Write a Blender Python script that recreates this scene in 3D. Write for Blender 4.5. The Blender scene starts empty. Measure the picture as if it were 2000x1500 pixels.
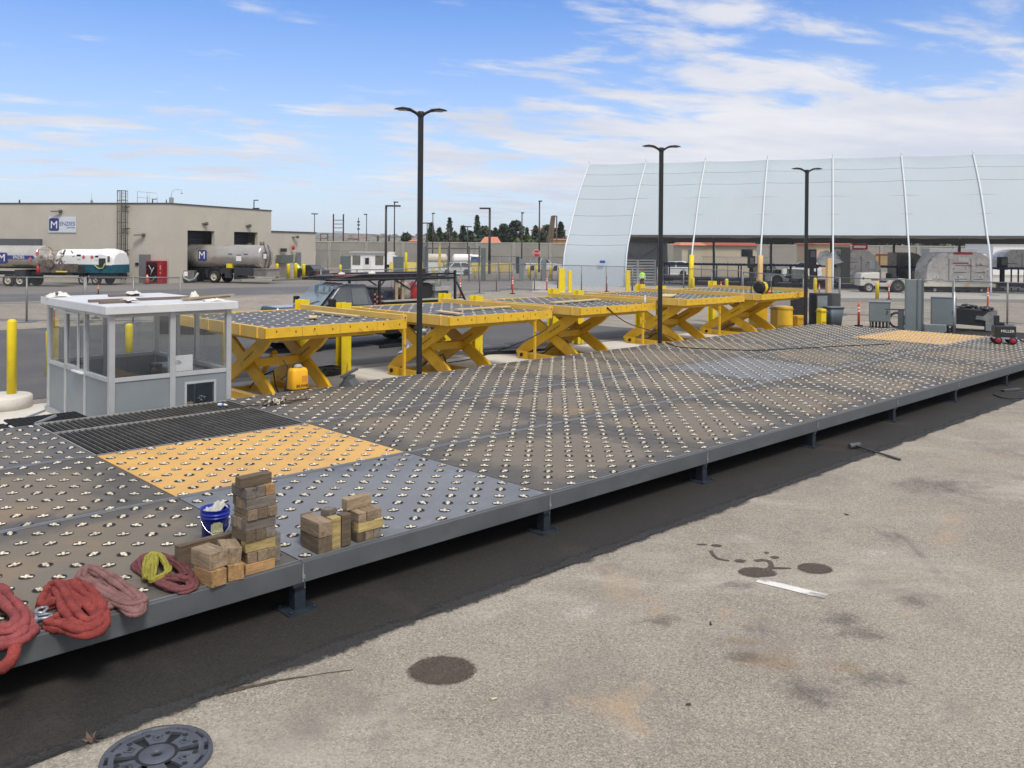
import bpy, bmesh, math, random
from mathutils import Vector, Matrix, noise as mnoise
R = math.radians
rnd = random.Random(7)
scene = bpy.context.scene
COL = scene.collection
# ------------------------------------------------------------------ camera
H = 3.65; HD = 0.5; FPX = 1700.0; PITCH = R(.42); ROLL = R(.437); CY = 494.0; YAW = R(46.19)
cam = bpy.data.objects.new('camera', bpy.data.cameras.new('camera')); COL.objects.link(cam)
cam.data.sensor_width = 36; cam.data.lens = 36 * FPX / 2000
cam.data.shift_y = -(750 - CY) / 2000
cam.data.clip_start = .05; cam.data.clip_end = 8000
_fw = Vector((0, math.cos(PITCH), -math.sin(PITCH))); _up0 = Vector((0, math.sin(PITCH), math.cos(PITCH))); _rt0 = Vector((1, 0, 0))
_rt = _rt0 * math.cos(ROLL) + _up0 * math.sin(ROLL); _up = -_rt0 * math.sin(ROLL) + _up0 * math.cos(ROLL)
_m = Matrix((_rt, _up, -_fw)).transposed().to_4x4(); _m.translation = Vector((0, 0, H))
cam.matrix_world = _m
scene.camera = cam
# ------------------------------------------------------------------ world, sun, exposure
SUN_EL, SUN_AZ = R(56), R(152)
w = bpy.data.worlds.new('World'); scene.world = w; w.use_nodes = True
nt = w.node_tree; nt.nodes.clear()
def N(nt, t, **k):
    n = nt.nodes.new(t)
    for a, b in k.items(): setattr(n, a, b)
    return n
def L(nt, a, b): nt.links.new(a, b)
def MA(nt, op, a, b=None, c=None, clamp=False):
    n = N(nt, 'ShaderNodeMath', operation=op, use_clamp=clamp)
    for i, x in enumerate((a, b, c)):
        if x is None: continue
        if isinstance(x, (int, float)): n.inputs[i].default_value = x
        else: L(nt, x, n.inputs[i])
    return n.outputs[0]
def MIX(nt, f, a, b, bt='MIX'):
    n = N(nt, 'ShaderNodeMix', data_type='RGBA', blend_type=bt)
    for s, x in ((n.inputs[0], f), (n.inputs[6], a), (n.inputs[7], b)):
        if isinstance(x, (int, float)): s.default_value = x
        elif isinstance(x, tuple): s.default_value = x if len(x) == 4 else (*x, 1)
        else: L(nt, x, s)
    return n.outputs[2]
def MR(nt, x, a, b, c=0., d=1., smooth=True):
    n = N(nt, 'ShaderNodeMapRange'); n.interpolation_type = 'SMOOTHSTEP' if smooth else 'LINEAR'
    L(nt, x, n.inputs[0])
    for i, q in enumerate((a, b, c, d)): n.inputs[i + 1].default_value = q
    return n.outputs[0]
def NOISE(nt, vec, scale, detail=4, rough=.55, dist=0., dim='3D'):
    n = N(nt, 'ShaderNodeTexNoise'); n.noise_dimensions = dim
    n.inputs['Scale'].default_value = scale; n.inputs['Detail'].default_value = detail
    n.inputs['Roughness'].default_value = rough; n.inputs['Distortion'].default_value = dist
    if vec is not None: L(nt, vec, n.inputs['Vector'])
    return n.outputs['Fac']
sky = N(nt, 'ShaderNodeTexSky'); sky.sky_type = 'NISHITA'; sky.sun_disc = False
sky.sun_elevation = SUN_EL; sky.sun_rotation = SUN_AZ; sky.air_density = 1.0; sky.dust_density = .6; sky.ozone_density = 2.0
hs = N(nt, 'ShaderNodeHueSaturation'); hs.inputs['Saturation'].default_value = 1.25; hs.inputs['Value'].default_value = 1.0
L(nt, sky.outputs[0], hs.inputs['Color'])
tc = N(nt, 'ShaderNodeTexCoord'); sx = N(nt, 'ShaderNodeSeparateXYZ'); L(nt, tc.outputs['Generated'], sx.inputs[0])
dx, dy, dz = sx.outputs
zz = MA(nt, 'ADD', MA(nt, 'MAXIMUM', dz, 0.0), .07)
cx = MA(nt, 'DIVIDE', dx, zz); cyy = MA(nt, 'DIVIDE', dy, zz)
# cloud sheet at altitude, streaks running to the far right
cmb = N(nt, 'ShaderNodeCombineXYZ')
L(nt, MA(nt, 'ADD', MA(nt, 'MULTIPLY', cx, .62), MA(nt, 'MULTIPLY', cyy, .22)), cmb.inputs[0])
L(nt, MA(nt, 'ADD', MA(nt, 'MULTIPLY', cyy, 1.0), MA(nt, 'MULTIPLY', cx, -.45)), cmb.inputs[1])
n1 = NOISE(nt, cmb.outputs[0], 2.4, 9, .60, .25); n2 = NOISE(nt, cmb.outputs[0], .62, 4, .5, .2)
az = MA(nt, 'DIVIDE', dx, MA(nt, 'MAXIMUM', dy, .05))
cov = MR(nt, az, -.30, .24, -.12, .045)
low = MA(nt, 'MULTIPLY', MR(nt, dz, .02, .085, 0., .125), MR(nt, dz, .10, .20, 1., 0.))
dens = MA(nt, 'ADD', MA(nt, 'ADD', MA(nt, 'MULTIPLY', n1, .8), MA(nt, 'MULTIPLY', n2, .45)), MA(nt, 'ADD', cov, low))
fill_cloud = MA(nt, 'ADD', MR(nt, dz, .30, .55, 0., .30), MR(nt, dy, .25, -.15, 0., .28))  # unseen cloud overhead and behind the camera, added to whiten the light
cf = MR(nt, MA(nt, 'ADD', dens, fill_cloud), .575, .745, 0., .95)
shade = MR(nt, NOISE(nt, cmb.outputs[0], .8, 5, .6), .35, .7, .0, 1.)
ccol = MIX(nt, shade, (6.6, 6.9, 7.9), (8.6, 8.6, 8.9))
hz = MA(nt, 'POWER', MR(nt, dz, -.02, .36, 1., 0., False), 1.35)
skyb = MIX(nt, MA(nt, 'MULTIPLY', hz, .9), MIX(nt, 1.0, hs.outputs[0], (.76, 1.18, 1.70), 'MULTIPLY'), (7.9, 8.3, 9.3))
bg = N(nt, 'ShaderNodeBackground'); bg.inputs[1].default_value = .1
L(nt, MIX(nt, cf, skyb, ccol), bg.inputs[0])
wo = N(nt, 'ShaderNodeOutputWorld'); L(nt, bg.outputs[0], wo.inputs[0])
sun = bpy.data.lights.new('sun', 'SUN'); sun.energy = 2.6; sun.angle = R(16); sun.color = (1, .93, .82)
so = bpy.data.objects.new('sun', sun); COL.objects.link(so)
_d = Vector((math.sin(SUN_AZ) * math.cos(SUN_EL), math.cos(SUN_AZ) * math.cos(SUN_EL), math.sin(SUN_EL)))
so.rotation_euler = _d.to_track_quat('Z', 'Y').to_euler(); so.location = _d * 60
scene.view_settings.view_transform = 'Standard'; scene.view_settings.look = 'None'
scene.view_settings.exposure = 0.05; scene.view_settings.gamma = 1.0
scene.render.engine = 'CYCLES'
scene.cycles.max_bounces = 6; scene.cycles.transparent_max_bounces = 24; scene.cycles.diffuse_bounces = 3
scene.cycles.use_denoising = True
# ------------------------------------------------------------------ places
cP, sP, cR, sR = math.cos(PITCH), math.sin(PITCH), math.cos(ROLL), math.sin(ROLL)
def _ray(px, py):
    X = (px - 1000) / FPX; Y = (py - CY) / FPX
    X, Y = X * cR + Y * sR, -X * sR + Y * cR
    return (X, cP - Y * sP, -sP - Y * cP)
def G(px, py, z=0.):
    "ground (or level z) point surveyed from the photograph"
    r = _ray(px, py); t = (z - H) / r[2]; return Vector((r[0] * t, r[1] * t, z))
def A(px, py, d):
    "point at distance d"
    r = _ray(px, py); t = d / r[1]; return Vector((r[0] * t, d, H + r[2] * t))
UX, UY = math.sin(YAW), math.cos(YAW); OX, OY = -2.08, 8.65
RZ = math.atan2(UY, UX)          # turn of the deck grid
def D(u, v, z=0.): return Vector((OX + UX * u - UY * v, OY + UY * u + UX * v, z))
def UV(p): return ((p.x - OX) * UX + (p.y - OY) * UY, -(p.x - OX) * UY + (p.y - OY) * UX)
# ------------------------------------------------------------------ materials
MATS = {}
def mat(name, col, rough=.6, metal=0., var=.12, vs=3., stain=None, bump=None, coat=0., coords='Object', rand=0., stretch=None, spec=None, fine=None):
    """procedural paint/metal/stone: colour broken by noise; stain=(colour, scale, lo, hi) weathering or painted highlights; bump=(scale, strength)"""
    if name in MATS: return MATS[name]
    m = bpy.data.materials.new(name); m.use_nodes = True; t = m.node_tree; b = t.nodes['Principled BSDF']
    tc = N(t, 'ShaderNodeTexCoord'); v = tc.outputs[coords]
    if rand or stretch:
        mp = N(t, 'ShaderNodeMapping'); L(t, v, mp.inputs[0])
        if stretch: mp.inputs['Scale'].default_value = stretch
        if rand:
            oi = N(t, 'ShaderNodeObjectInfo'); cb = N(t, 'ShaderNodeCombineXYZ')
            L(t, MA(t, 'MULTIPLY', oi.outputs['Random'], 37.), cb.inputs[0]); L(t, MA(t, 'MULTIPLY', oi.outputs['Random'], 91.), cb.inputs[2])
            L(t, cb.outputs[0], mp.inputs['Location'])
        v = mp.outputs[0]
    f = MR(t, NOISE(t, v, vs, 6, .6), .25, .75)
    c = MIX(t, f, tuple(x * (1 - var) for x in col), tuple(min(1, x * (1 + var)) for x in col))
    if fine:
        fc, fs, lo, hi = fine
        c = MIX(t, MR(t, NOISE(t, v, fs, 2, .7), lo, hi), c, fc)
    if stain:
        for (sc, ss, lo, hi) in (stain if isinstance(stain, list) else [stain]):
            c = MIX(t, MR(t, NOISE(t, v, ss, 7, .62, .4), lo, hi), c, sc)
    if rand:
        hsv = N(t, 'ShaderNodeHueSaturation'); L(t, c, hsv.inputs['Color'])
        L(t, MA(t, 'ADD', MA(t, 'MULTIPLY', oi.outputs['Random'], rand), 1 - rand / 2), hsv.inputs['Value']); c = hsv.outputs[0]
    L(t, c, b.inputs['Base Color'])
    L(t, MR(t, f, 0, 1, max(0, rough - .1), min(1, rough + .1)), b.inputs['Roughness'])
    b.inputs['Metallic'].default_value = metal
    if spec is not None: b.inputs['Specular IOR Level'].default_value = spec
    if coat: b.inputs['Coat Weight'].default_value = coat; b.inputs['Coat Roughness'].default_value = .08
    if bump:
        bp = N(t, 'ShaderNodeBump'); bp.inputs['Strength'].default_value = bump[1]; bp.inputs['Distance'].default_value = .02
        L(t, NOISE(t, v, bump[0], 5, .65), bp.inputs['Height']); L(t, bp.outputs[0], b.inputs['Normal'])
    MATS[name] = m; return m
def glass(name, tint=(.90, .925, .92), fac=.2):
    if name in MATS: return MATS[name]
    m = bpy.data.materials.new(name); m.use_nodes = True; t = m.node_tree; t.nodes.clear()
    o = N(t, 'ShaderNodeOutputMaterial'); g = N(t, 'ShaderNodeBsdfGlossy'); g.inputs['Roughness'].default_value = .02
    tr = N(t, 'ShaderNodeBsdfTransparent'); tr.inputs[0].default_value = (*tint, 1)
    fr = N(t, 'ShaderNodeLayerWeight'); fr.inputs[0].default_value = .5
    mx = N(t, 'ShaderNodeMixShader'); L(t, MA(t, 'ADD', MA(t, 'MULTIPLY', MA(t, 'POWER', fr.outputs[1], 4.), .6), fac * .5, clamp=True), mx.inputs[0])
    L(t, tr.outputs[0], mx.inputs[1]); L(t, g.outputs[0], mx.inputs[2]); L(t, mx.outputs[0], o.inputs[0])
    MATS[name] = m; return m
def wire_mesh(name, col, pitch=.06, wid=.10):
    "chain link: crossed diagonal wires, open between"
    if name in MATS: return MATS[name]
    m = bpy.data.materials.new(name); m.use_nodes = True; t = m.node_tree; b = t.nodes['Principled BSDF']
    b.inputs['Base Color'].default_value = (*col, 1); b.inputs['Roughness'].default_value = .5; b.inputs['Metallic'].default_value = .3
    tc = N(t, 'ShaderNodeTexCoord'); s = N(t, 'ShaderNodeSeparateXYZ'); L(t, tc.outputs['Object'], s.inputs[0])
    x, y, z = s.outputs
    def band(e):
        fr = MA(t, 'FRACT', MA(t, 'DIVIDE', e, pitch)); return MA(t, 'LESS_THAN', fr, wid)
    a = MA(t, 'MAXIMUM', band(MA(t, 'ADD', x, z)), band(MA(t, 'ADD', MA(t, 'SUBTRACT', x, z), 500.)))
    tr = N(t, 'ShaderNodeBsdfTransparent'); mx = N(t, 'ShaderNodeMixShader'); L(t, a, mx.inputs[0]); L(t, tr.outputs[0], mx.inputs[1]); L(t, b.outputs[0], mx.inputs[2])
    L(t, mx.outputs[0], t.nodes['Material Output'].inputs[0]); MATS[name] = m; return m
# ------------------------------------------------------------------ mesh builder
class MB:
    def __init__(s): s.v = []; s.f = []; s.m = []; s.s = []
    def add(s, vs, fs, m=0, sm=False):
        o = len(s.v); s.v += [tuple(p) for p in vs]
        for f in fs: s.f.append([i + o for i in f]); s.m.append(m); s.s.append(sm)
        return s
    def box(s, x0, y0, z0, x1, y1, z1, m=0, M=None):
        vs = [Vector(p) for p in ((x0, y0, z0), (x1, y0, z0), (x1, y1, z0), (x0, y1, z0), (x0, y0, z1), (x1, y0, z1), (x1, y1, z1), (x0, y1, z1))]
        if M is not None: vs = [M @ p for p in vs]
        return s.add(vs, [(0, 3, 2, 1), (4, 5, 6, 7), (0, 1, 5, 4), (1, 2, 6, 5), (2, 3, 7, 6), (3, 0, 4, 7)], m)
    def beam(s, a, b, w, h, m=0, up=(0, 0, 1)):
        "rectangular bar from a to b, w across, h along up"
        a, b = Vector(a), Vector(b); d = (b - a).normalized(); up = Vector(up)
        x = d.cross(up); x = x.normalized() if x.length > 1e-5 else Vector((1, 0, 0)); y = x.cross(d)
        vs = [p + x * (w / 2 * i) + y * (h / 2 * j) for p in (a, b) for i, j in ((-1, -1), (1, -1), (1, 1), (-1, 1))]
        return s.add(vs, [(0, 1, 2, 3), (7, 6, 5, 4), (0, 4, 5, 1), (1, 5, 6, 2), (2, 6, 7, 3), (3, 7, 4, 0)], m)
    def cyl(s, a, b, r0, r1=None, n=12, m=0, cap=True, sm=True):
        a, b = Vector(a), Vector(b); r1 = r0 if r1 is None else r1; d = (b - a).normalized()
        x = d.orthogonal().normalized(); y = d.cross(x)
        vs = [p + (x * math.cos(6.28318 * i / n) + y * math.sin(6.28318 * i / n)) * r for p, r in ((a, r0), (b, r1)) for i in range(n)]
        s.add(vs, [(i, (i + 1) % n, n + (i + 1) % n, n + i) for i in range(n)], m, sm)
        if cap: s.add(vs[:n], [tuple(range(n))[::-1]], m); s.add(vs[n:], [tuple(range(n))], m)
        return s
    def tube(s, pts, r, n=8, m=0, closed=False, flat=1.0, jit=0.):
        pts = [Vector(p) for p in pts]; k = len(pts); rs = r if isinstance(r, (list, tuple)) else [r] * k
        x = None; vs = []
        for i, p in enumerate(pts):
            d = (pts[(i + 1) % k] - pts[i - 1]) if closed else (pts[min(i + 1, k - 1)] - pts[max(i - 1, 0)])
            d = d.normalized() if d.length > 1e-9 else Vector((0, 0, 1))
            x = (x - d * x.dot(d)) if x is not None else d.orthogonal()
            x = x.normalized() if x.length > 1e-6 else d.orthogonal().normalized(); y = d.cross(x)
            for j in range(n):
                a = 6.28318 * j / n; q = (x * math.cos(a) + y * math.sin(a)) * rs[i]
                if jit: q *= 1 + jit * mnoise.noise((p + q) * 14)
                q.z *= flat; vs.append(p + q)
        fs = []
        for i in range(k if closed else k - 1):
            i2 = (i + 1) % k
            fs += [(i * n + j, i * n + (j + 1) % n, i2 * n + (j + 1) % n, i2 * n + j) for j in range(n)]
        s.add(vs, fs, m, True)
        if not closed: s.add(vs[:n], [tuple(range(n))[::-1]], m); s.add(vs[-n:], [tuple(range(n))], m)
        return s
    def lathe(s, prof, n=20, c=(0, 0, 0), m=0, sm=True, ax='z', caps=True, sq=(1, 1)):
        vs = []
        for r, h in prof:
            for i in range(n):
                a = 6.28318 * i / n; p = (r * math.cos(a) * sq[0], r * math.sin(a) * sq[1], h)
                if ax == 'x': p = (p[2], p[0], p[1])
                if ax == 'y': p = (p[1], p[2], p[0])
                vs.append(Vector(p) + Vector(c))
        k = len(prof)
        s.add(vs, [(i * n + j, i * n + (j + 1) % n, (i + 1) * n + (j + 1) % n, (i + 1) * n + j) for i in range(k - 1) for j in range(n)], m, sm)
        if caps:
            if prof[0][0] > 1e-4: s.add(vs[:n], [tuple(range(n))[::-1]], m)
            if prof[-1][0] > 1e-4: s.add(vs[-n:], [tuple(range(n))], m)
        return s
    def prism(s, poly, ax, a, b, m=0):
        "extrude polygon along axis ax from a to b; poly in the two other axes"
        def P(p, t): return {'x': (t, p[0], p[1]), 'y': (p[0], t, p[1]), 'z': (p[0], p[1], t)}[ax]
        n = len(poly); vs = [P(p, a) for p in poly] + [P(p, b) for p in poly]
        return s.add(vs, [tuple(range(n)), tuple(range(n, 2 * n))[::-1]] + [(i, n + i, n + (i + 1) % n, (i + 1) % n) for i in range(n)], m)
    def slab(s, poly, m=0, sm=False):
        "side outline [(x, z, halfwidth)] mirrored across y=0"
        n = len(poly); vs = [(x, -w, z) for x, z, w in poly] + [(x, w, z) for x, z, w in poly]
        return s.add(vs, [tuple(range(n)), tuple(range(n, 2 * n))[::-1]] + [(i, n + i, n + (i + 1) % n, (i + 1) % n) for i in range(n)], m, sm)
    def loft(s, rings, m=0, sm=True, cap=True):
        n = len(rings[0]); vs = [p for r in rings for p in r]
        s.add(vs, [(i * n + j, i * n + (j + 1) % n, (i + 1) * n + (j + 1) % n, (i + 1) * n + j) for i in range(len(rings) - 1) for j in range(n)], m, sm)
        if cap: s.add(rings[0], [tuple(range(n))[::-1]], m); s.add(rings[-1], [tuple(range(n))], m)
        return s
    def ball(s, c, r, n=10, m=0):
        r = (r, r, r) if isinstance(r, (int, float)) else r; k = max(4, n // 2)
        return s.loft([[(c[0] + r[0] * math.sin(3.14159 * i / k) * math.cos(6.28318 * j / n), c[1] + r[1] * math.sin(3.14159 * i / k) * math.sin(6.28318 * j / n), c[2] - r[2] * math.cos(3.14159 * i / k)) for j in range(n)] for i in range(k + 1)], m, True, False)
    def quad(s, a, b, c, d, m=0): return s.add([a, b, c, d], [(0, 1, 2, 3)], m)
    def build(s, name, mats, parent=None, loc=(0, 0, 0), rz=0., bevel=0., fix=True):
        me = bpy.data.meshes.new(name); me.from_pydata(s.v, [], s.f)
        for x in (mats if isinstance(mats, (list, tuple)) else [mats]): me.materials.append(x)
        me.polygons.foreach_set('material_index', s.m); me.polygons.foreach_set('use_smooth', s.s)
        if fix:
            b = bmesh.new(); b.from_mesh(me); bmesh.ops.remove_doubles(b, verts=b.verts, dist=1e-5); bmesh.ops.recalc_face_normals(b, faces=b.faces); b.to_mesh(me); b.free()
        me.update(); o = bpy.data.objects.new(name, me); COL.objects.link(o); o.location = loc; o.rotation_euler = (0, 0, rz)
        if parent: o.parent = parent
        if bevel:
            bv = o.modifiers.new('bevel', 'BEVEL'); bv.width = bevel; bv.segments = 2; bv.limit_method = 'ANGLE'; bv.angle_limit = R(35)
        return o
def tag(o, label=None, cat=None, group=None, kind=None):
    for k, x in (('label', label), ('category', cat), ('group', group), ('kind', kind)):
        if x: o[k] = x
    return o
def thing(name, label, cat, loc=(0, 0, 0), rz=0., group=None):
    o = bpy.data.objects.new(name, None); COL.objects.link(o); o.empty_display_size = .1
    o.location = loc; o.rotation_euler = (0, 0, rz); return tag(o, label, cat, group)
def dup(o, loc=None, rz=None, label=None, group=None, parent=None):
    c = o.copy(); COL.objects.link(c)
    if parent: c.parent = parent
    if loc is not None: c.location = loc
    if rz is not None: c.rotation_euler = (0, 0, rz)
    if label: c['label'] = label
    if group: c['group'] = group
    for ch in list(o.children): dup(ch, parent=c)
    return c
def struct(name, mb, mats, **k): return tag(mb.build(name, mats, **k), kind='structure')
def text(name, body, size, m, parent, M, ext=.004, align='CENTER'):
    cu = bpy.data.curves.new(name, 'FONT'); cu.body = body; cu.size = size; cu.extrude = ext; cu.align_x = align; cu.align_y = 'CENTER'
    cu.materials.append(m); t = bpy.data.objects.new(name, cu); me = bpy.data.meshes.new_from_object(t); bpy.data.objects.remove(t)
    o = bpy.data.objects.new(name, me); COL.objects.link(o); o.parent = parent; o.matrix_local = M; return o
def frame_m(loc, xdir, ydir):
    x = Vector(xdir).normalized(); y = Vector(ydir).normalized(); z = x.cross(y)
    m = Matrix((x, y, z)).transposed().to_4x4(); m.translation = Vector(loc); return m
# ------------------------------------------------------------------ shared paints
YEL = mat('lift_yellow', (.74, .45, .022), .45, var=.10, vs=2.2, stain=[((.46, .27, .02), 1.3, .52, .8), ((.22, .12, .03), 3.4, .62, .76)], coat=.08, bump=(6, .03))
YEL2 = mat('lift_yellow_lit', (.74, .48, .11), .5, var=.08, vs=2.2, stain=((.30, .18, .05), 3.1, .62, .8))  # paler copy of the lift yellow, light on the table sides painted in
YELB = mat('bollard_yellow', (.78, .60, .012), .5, var=.08, vs=4, stain=((.45, .33, .03), 5, .64, .82))
GREYP = mat('deck_grey_paint', (.088, .098, .104), .55, var=.14, vs=2, stain=((.13, .135, .135), 1.7, .55, .85), bump=(9, .04))
BLACK = mat('black_steel', (.016, .018, .022), .45, var=.2)
BLKP = mat('pole_black', (.012, .013, .014), .4, var=.2)
RUBBER = mat('rubber', (.02, .02, .021), .85, var=.2)
DARK = mat('dark_recess', (.008, .008, .009), .9)
GALV = mat('galvanised', (.42, .44, .46), .42, .6, var=.12)
WHITE = mat('white_paint', (.78, .79, .79), .45, var=.05, stain=((.55, .53, .48), 1.3, .62, .85))
CREAM = mat('cream_plastic', (.68, .62, .50), .6, var=.15, rand=.4, vs=30)
CHROME = mat('bright_metal', (.72, .72, .70), .2, 1.0, var=.06)
ORANGE = mat('safety_orange', (.80, .10, .025), .5, var=.06)
REFL = mat('reflective_white', (.8, .8, .78), .4, var=.03)
RED = mat('red_paint', (.52, .02, .02), .45, var=.1)
ALU = mat('aluminium_frame', (.47, .485, .50), .38, .25, var=.06)
CONC = mat('wall_concrete', (.33, .31, .275), .9, var=.12, vs=.5, stain=((.20, .19, .17), .22, .52, .8), bump=(3, .1))
GLS = glass('window_glass'); DGLS = mat('dark_glass', (.02, .028, .035), .06, var=.2, spec=.8)
# ------------------------------------------------------------------ ground sheets
def aggregate(name, base, var=.12, amt=.30, rough=.92, cell=85., smears=()):
    """worn asphalt/concrete: stone-by-stone colour, clouded weathering, smears of dirt"""
    m = bpy.data.materials.new(name); m.use_nodes = True; t = m.node_tree; bs = t.nodes['Principled BSDF']; tc = N(t, 'ShaderNodeTexCoord'); v = tc.outputs['Object']
    def vor(sc):
        n = N(t, 'ShaderNodeTexVoronoi'); n.inputs['Scale'].default_value = sc; L(t, v, n.inputs['Vector']); q = N(t, 'ShaderNodeSeparateColor'); L(t, n.outputs['Color'], q.inputs[0]); return q.outputs
    a1 = vor(cell); a2 = vor(cell * .92); big = NOISE(t, v, .33, 8, .66, .3); mid = NOISE(t, v, 1.9, 7, .68, .3); grit = NOISE(t, v, 24, 5, .72)
    k = MA(t, 'ADD', MA(t, 'MULTIPLY', MA(t, 'SUBTRACT', a1[0], .5), amt), MA(t, 'MULTIPLY', MA(t, 'SUBTRACT', grit, .5), amt * 1.6))
    k = MA(t, 'ADD', k, MA(t, 'ADD', MA(t, 'MULTIPLY', MA(t, 'SUBTRACT', big, .5), var * 3.2), MA(t, 'MULTIPLY', MA(t, 'SUBTRACT', mid, .5), var * 1.5)))
    k = MA(t, 'ADD', k, 1.0)
    hs = N(t, 'ShaderNodeHueSaturation'); hs.inputs['Color'].default_value = (*base, 1); L(t, k, hs.inputs['Value']); c = hs.outputs[0]
    c = MIX(t, MR(t, a2[1], .90, .97, 0., .60), c, tuple(min(.8, x * 1.8) for x in base)); c = MIX(t, MR(t, a2[2], .86, .96, 0., .55), c, tuple(x * .42 for x in base))
    for (sc, ss, lo, hi, st, off) in smears:
        mp = N(t, 'ShaderNodeMapping'); L(t, v, mp.inputs[0]); mp.inputs['Scale'].default_value = st; mp.inputs['Location'].default_value = (off, off * .7, 0); mp.inputs['Rotation'].default_value = (0, 0, off)
        f = MA(t, 'MULTIPLY', MR(t, NOISE(t, mp.outputs[0], ss, 8, .68, .5), lo, hi), MR(t, grit, .30, .62, .35, .95)); c = MIX(t, f, c, sc)
    L(t, c, bs.inputs['Base Color']); bs.inputs['Roughness'].default_value = rough; bs.inputs['Specular IOR Level'].default_value = .3
    bp = N(t, 'ShaderNodeBump'); bp.inputs['Strength'].default_value = .35; bp.inputs['Distance'].default_value = .008; L(t, MA(t, 'ADD', grit, MA(t, 'MULTIPLY', a1[1], .5)), bp.inputs['Height']); L(t, bp.outputs[0], bs.inputs['Normal'])
    MATS[name] = m; return m
m = aggregate('apron', (.288, .257, .214), .22, .56, smears=(((.19, .17, .148), .55, .50, .72, (1, 1, 1), .3), ((.115, .105, .098), 1.0, .57, .74, (1, .45, 1), 2.1), ((.40, .285, .175), .75, .57, .76, (1, .6, 1), 4.2), ((.46, .425, .365), .45, .52, .76, (.6, 1, 1), 5.9), ((.075, .07, .066), 1.1, .64, .78, (.35, 1, 1), 7.7)))
g = MB().add([(-3000, -200, 0), (3000, -200, 0), (3000, 3600, 0), (-3000, 3600, 0)], [(0, 1, 2, 3)])
struct('ground', g, m)
def sheet(name, pts, m, z):
    return struct(name, MB().add([(p[0], p[1], z) for p in pts], [tuple(range(len(pts)))]), m)
ASPH = aggregate('new_asphalt', (.027, .0255, .024), .16, .5, .85, 95., smears=(((.048, .043, .038), .7, .50, .74, (1, 1, 1), 1.7), ((.016, .016, .018), .9, .60, .8, (1, .5, 1), 3.3)))
e = [D(-14 + .22 * i, -.98 + .035 * mnoise.noise(Vector((i * .31, 3, 0))) + .05 * mnoise.noise(Vector((i * .07, 8, 0)))) for i in range(240)]
sheet('asphalt_strip', [tuple(p) for p in e] + [tuple(D(38.6, 9.0)), tuple(D(-14, 9.0))], ASPH, .004)
# tack-coat band along the edge of the patch
bd = [D(-14 + .22 * i, -.955 + .035 * mnoise.noise(Vector((i * .31, 3, 0))) + .05 * mnoise.noise(Vector((i * .07, 8, 0)))) for i in range(240)]
bd = [D(-14 + .22 * i, -1.10) for i in range(240)] + [D(-14 + .22 * i, -.74) for i in range(239, -1, -1)]
tm = aggregate('tack_coat', (.036, .036, .037), .2, .6, .85, 90.); tt = tm.node_tree; tcc = N(tt, 'ShaderNodeTexCoord'); mpp = N(tt, 'ShaderNodeMapping'); L(tt, tcc.outputs['Object'], mpp.inputs[0]); mpp.inputs['Location'].default_value = (-OX, -OY, 0)
vr = N(tt, 'ShaderNodeVectorMath', operation='DOT_PRODUCT'); L(tt, mpp.outputs[0], vr.inputs[0]); vr.inputs[1].default_value = (-UY, UX, 0)
dd = MA(tt, 'ABSOLUTE', MA(tt, 'ADD', vr.outputs['Value'], .93)); dd = MA(tt, 'ADD', dd, MA(tt, 'ADD', MA(tt, 'MULTIPLY', MA(tt, 'SUBTRACT', NOISE(tt, tcc.outputs['Object'], 1.6, 8, .72), .5), .42), MA(tt, 'MULTIPLY', MA(tt, 'SUBTRACT', NOISE(tt, tcc.outputs['Object'], 22, 4, .8), .5), .16)))
L(tt, MR(tt, dd, .03, .13, .92, 0.), tt.nodes['Principled BSDF'].inputs['Alpha'])
sheet('tack_coat_band', [tuple(p) for p in bd], tm, .0085)
PAD = mat('pad_concrete', (.63, .60, .54), .88, var=.08, vs=.8, stain=[((.36, .33, .29), .6, .56, .82), ((.25, .22, .19), 1.4, .66, .84)], bump=(14, .12), fine=((.40, .37, .33), 40, .6, .75))
p = MB()
for u0, u1 in ((-16, 1.6), (1.6, 9.6), (9.6, 16.4), (16.4, 23.0), (23.0, 31.4)): p.box(u0 + .008, 9.0, -.03, u1 - .008, 13.9, .012)
struct('concrete_pad', p, PAD, loc=(OX, OY, 0), rz=RZ)
ROAD = mat('road_asphalt', (.085, .083, .083), .85, var=.18, vs=.3, fine=((.14, .135, .13), 28, .55, .72), bump=(40, .2), stain=[((.13, .125, .118), .35, .5, .8), ((.045, .045, .047), .28, .60, .85)])
sheet('service_road', [tuple(D(-30, 14.6)), tuple(D(26.5, 14.6)), tuple(D(26.5, 19)), tuple(D(24.5, 33.2)), tuple(D(-30, 33.2))], ROAD, .004)
GR2 = mat('grey_road', (.185, .172, .16), .9, var=.14, vs=.2, fine=((.26, .245, .225), 22, .55, .72), stain=[((.14, .13, .122), .16, .5, .78)])
sheet('outer_road', [G(-400, 594)[:], G(0, 594)[:], G(454, 580)[:], G(573, 576)[:], G(800, 569)[:], G(1120, 566)[:], G(1180, 575)[:], G(1380, 590)[:], G(1640, 606)[:], G(1640, 590)[:], G(2300, 592)[:], G(2300, 548)[:], G(900, 535)[:], G(-400, 540)[:]], GR2, .004)
BAND = mat('road_band', (.115, .112, .115), .85, var=.14, vs=.2, stain=((.16, .155, .15), .2, .5, .8))
sheet('road_lane', [G(-400, 590)[:], G(0, 590)[:], G(454, 577)[:], G(573, 573)[:], G(640, 570)[:], G(640, 559)[:], G(460, 562)[:], G(0, 575)[:], G(-400, 577)[:]], BAND, .008)
LINE = mat('worn_road_paint', (.62, .61, .58), .8, var=.15, vs=2, stain=((.30, .28, .26), 3.5, .50, .62))
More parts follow.
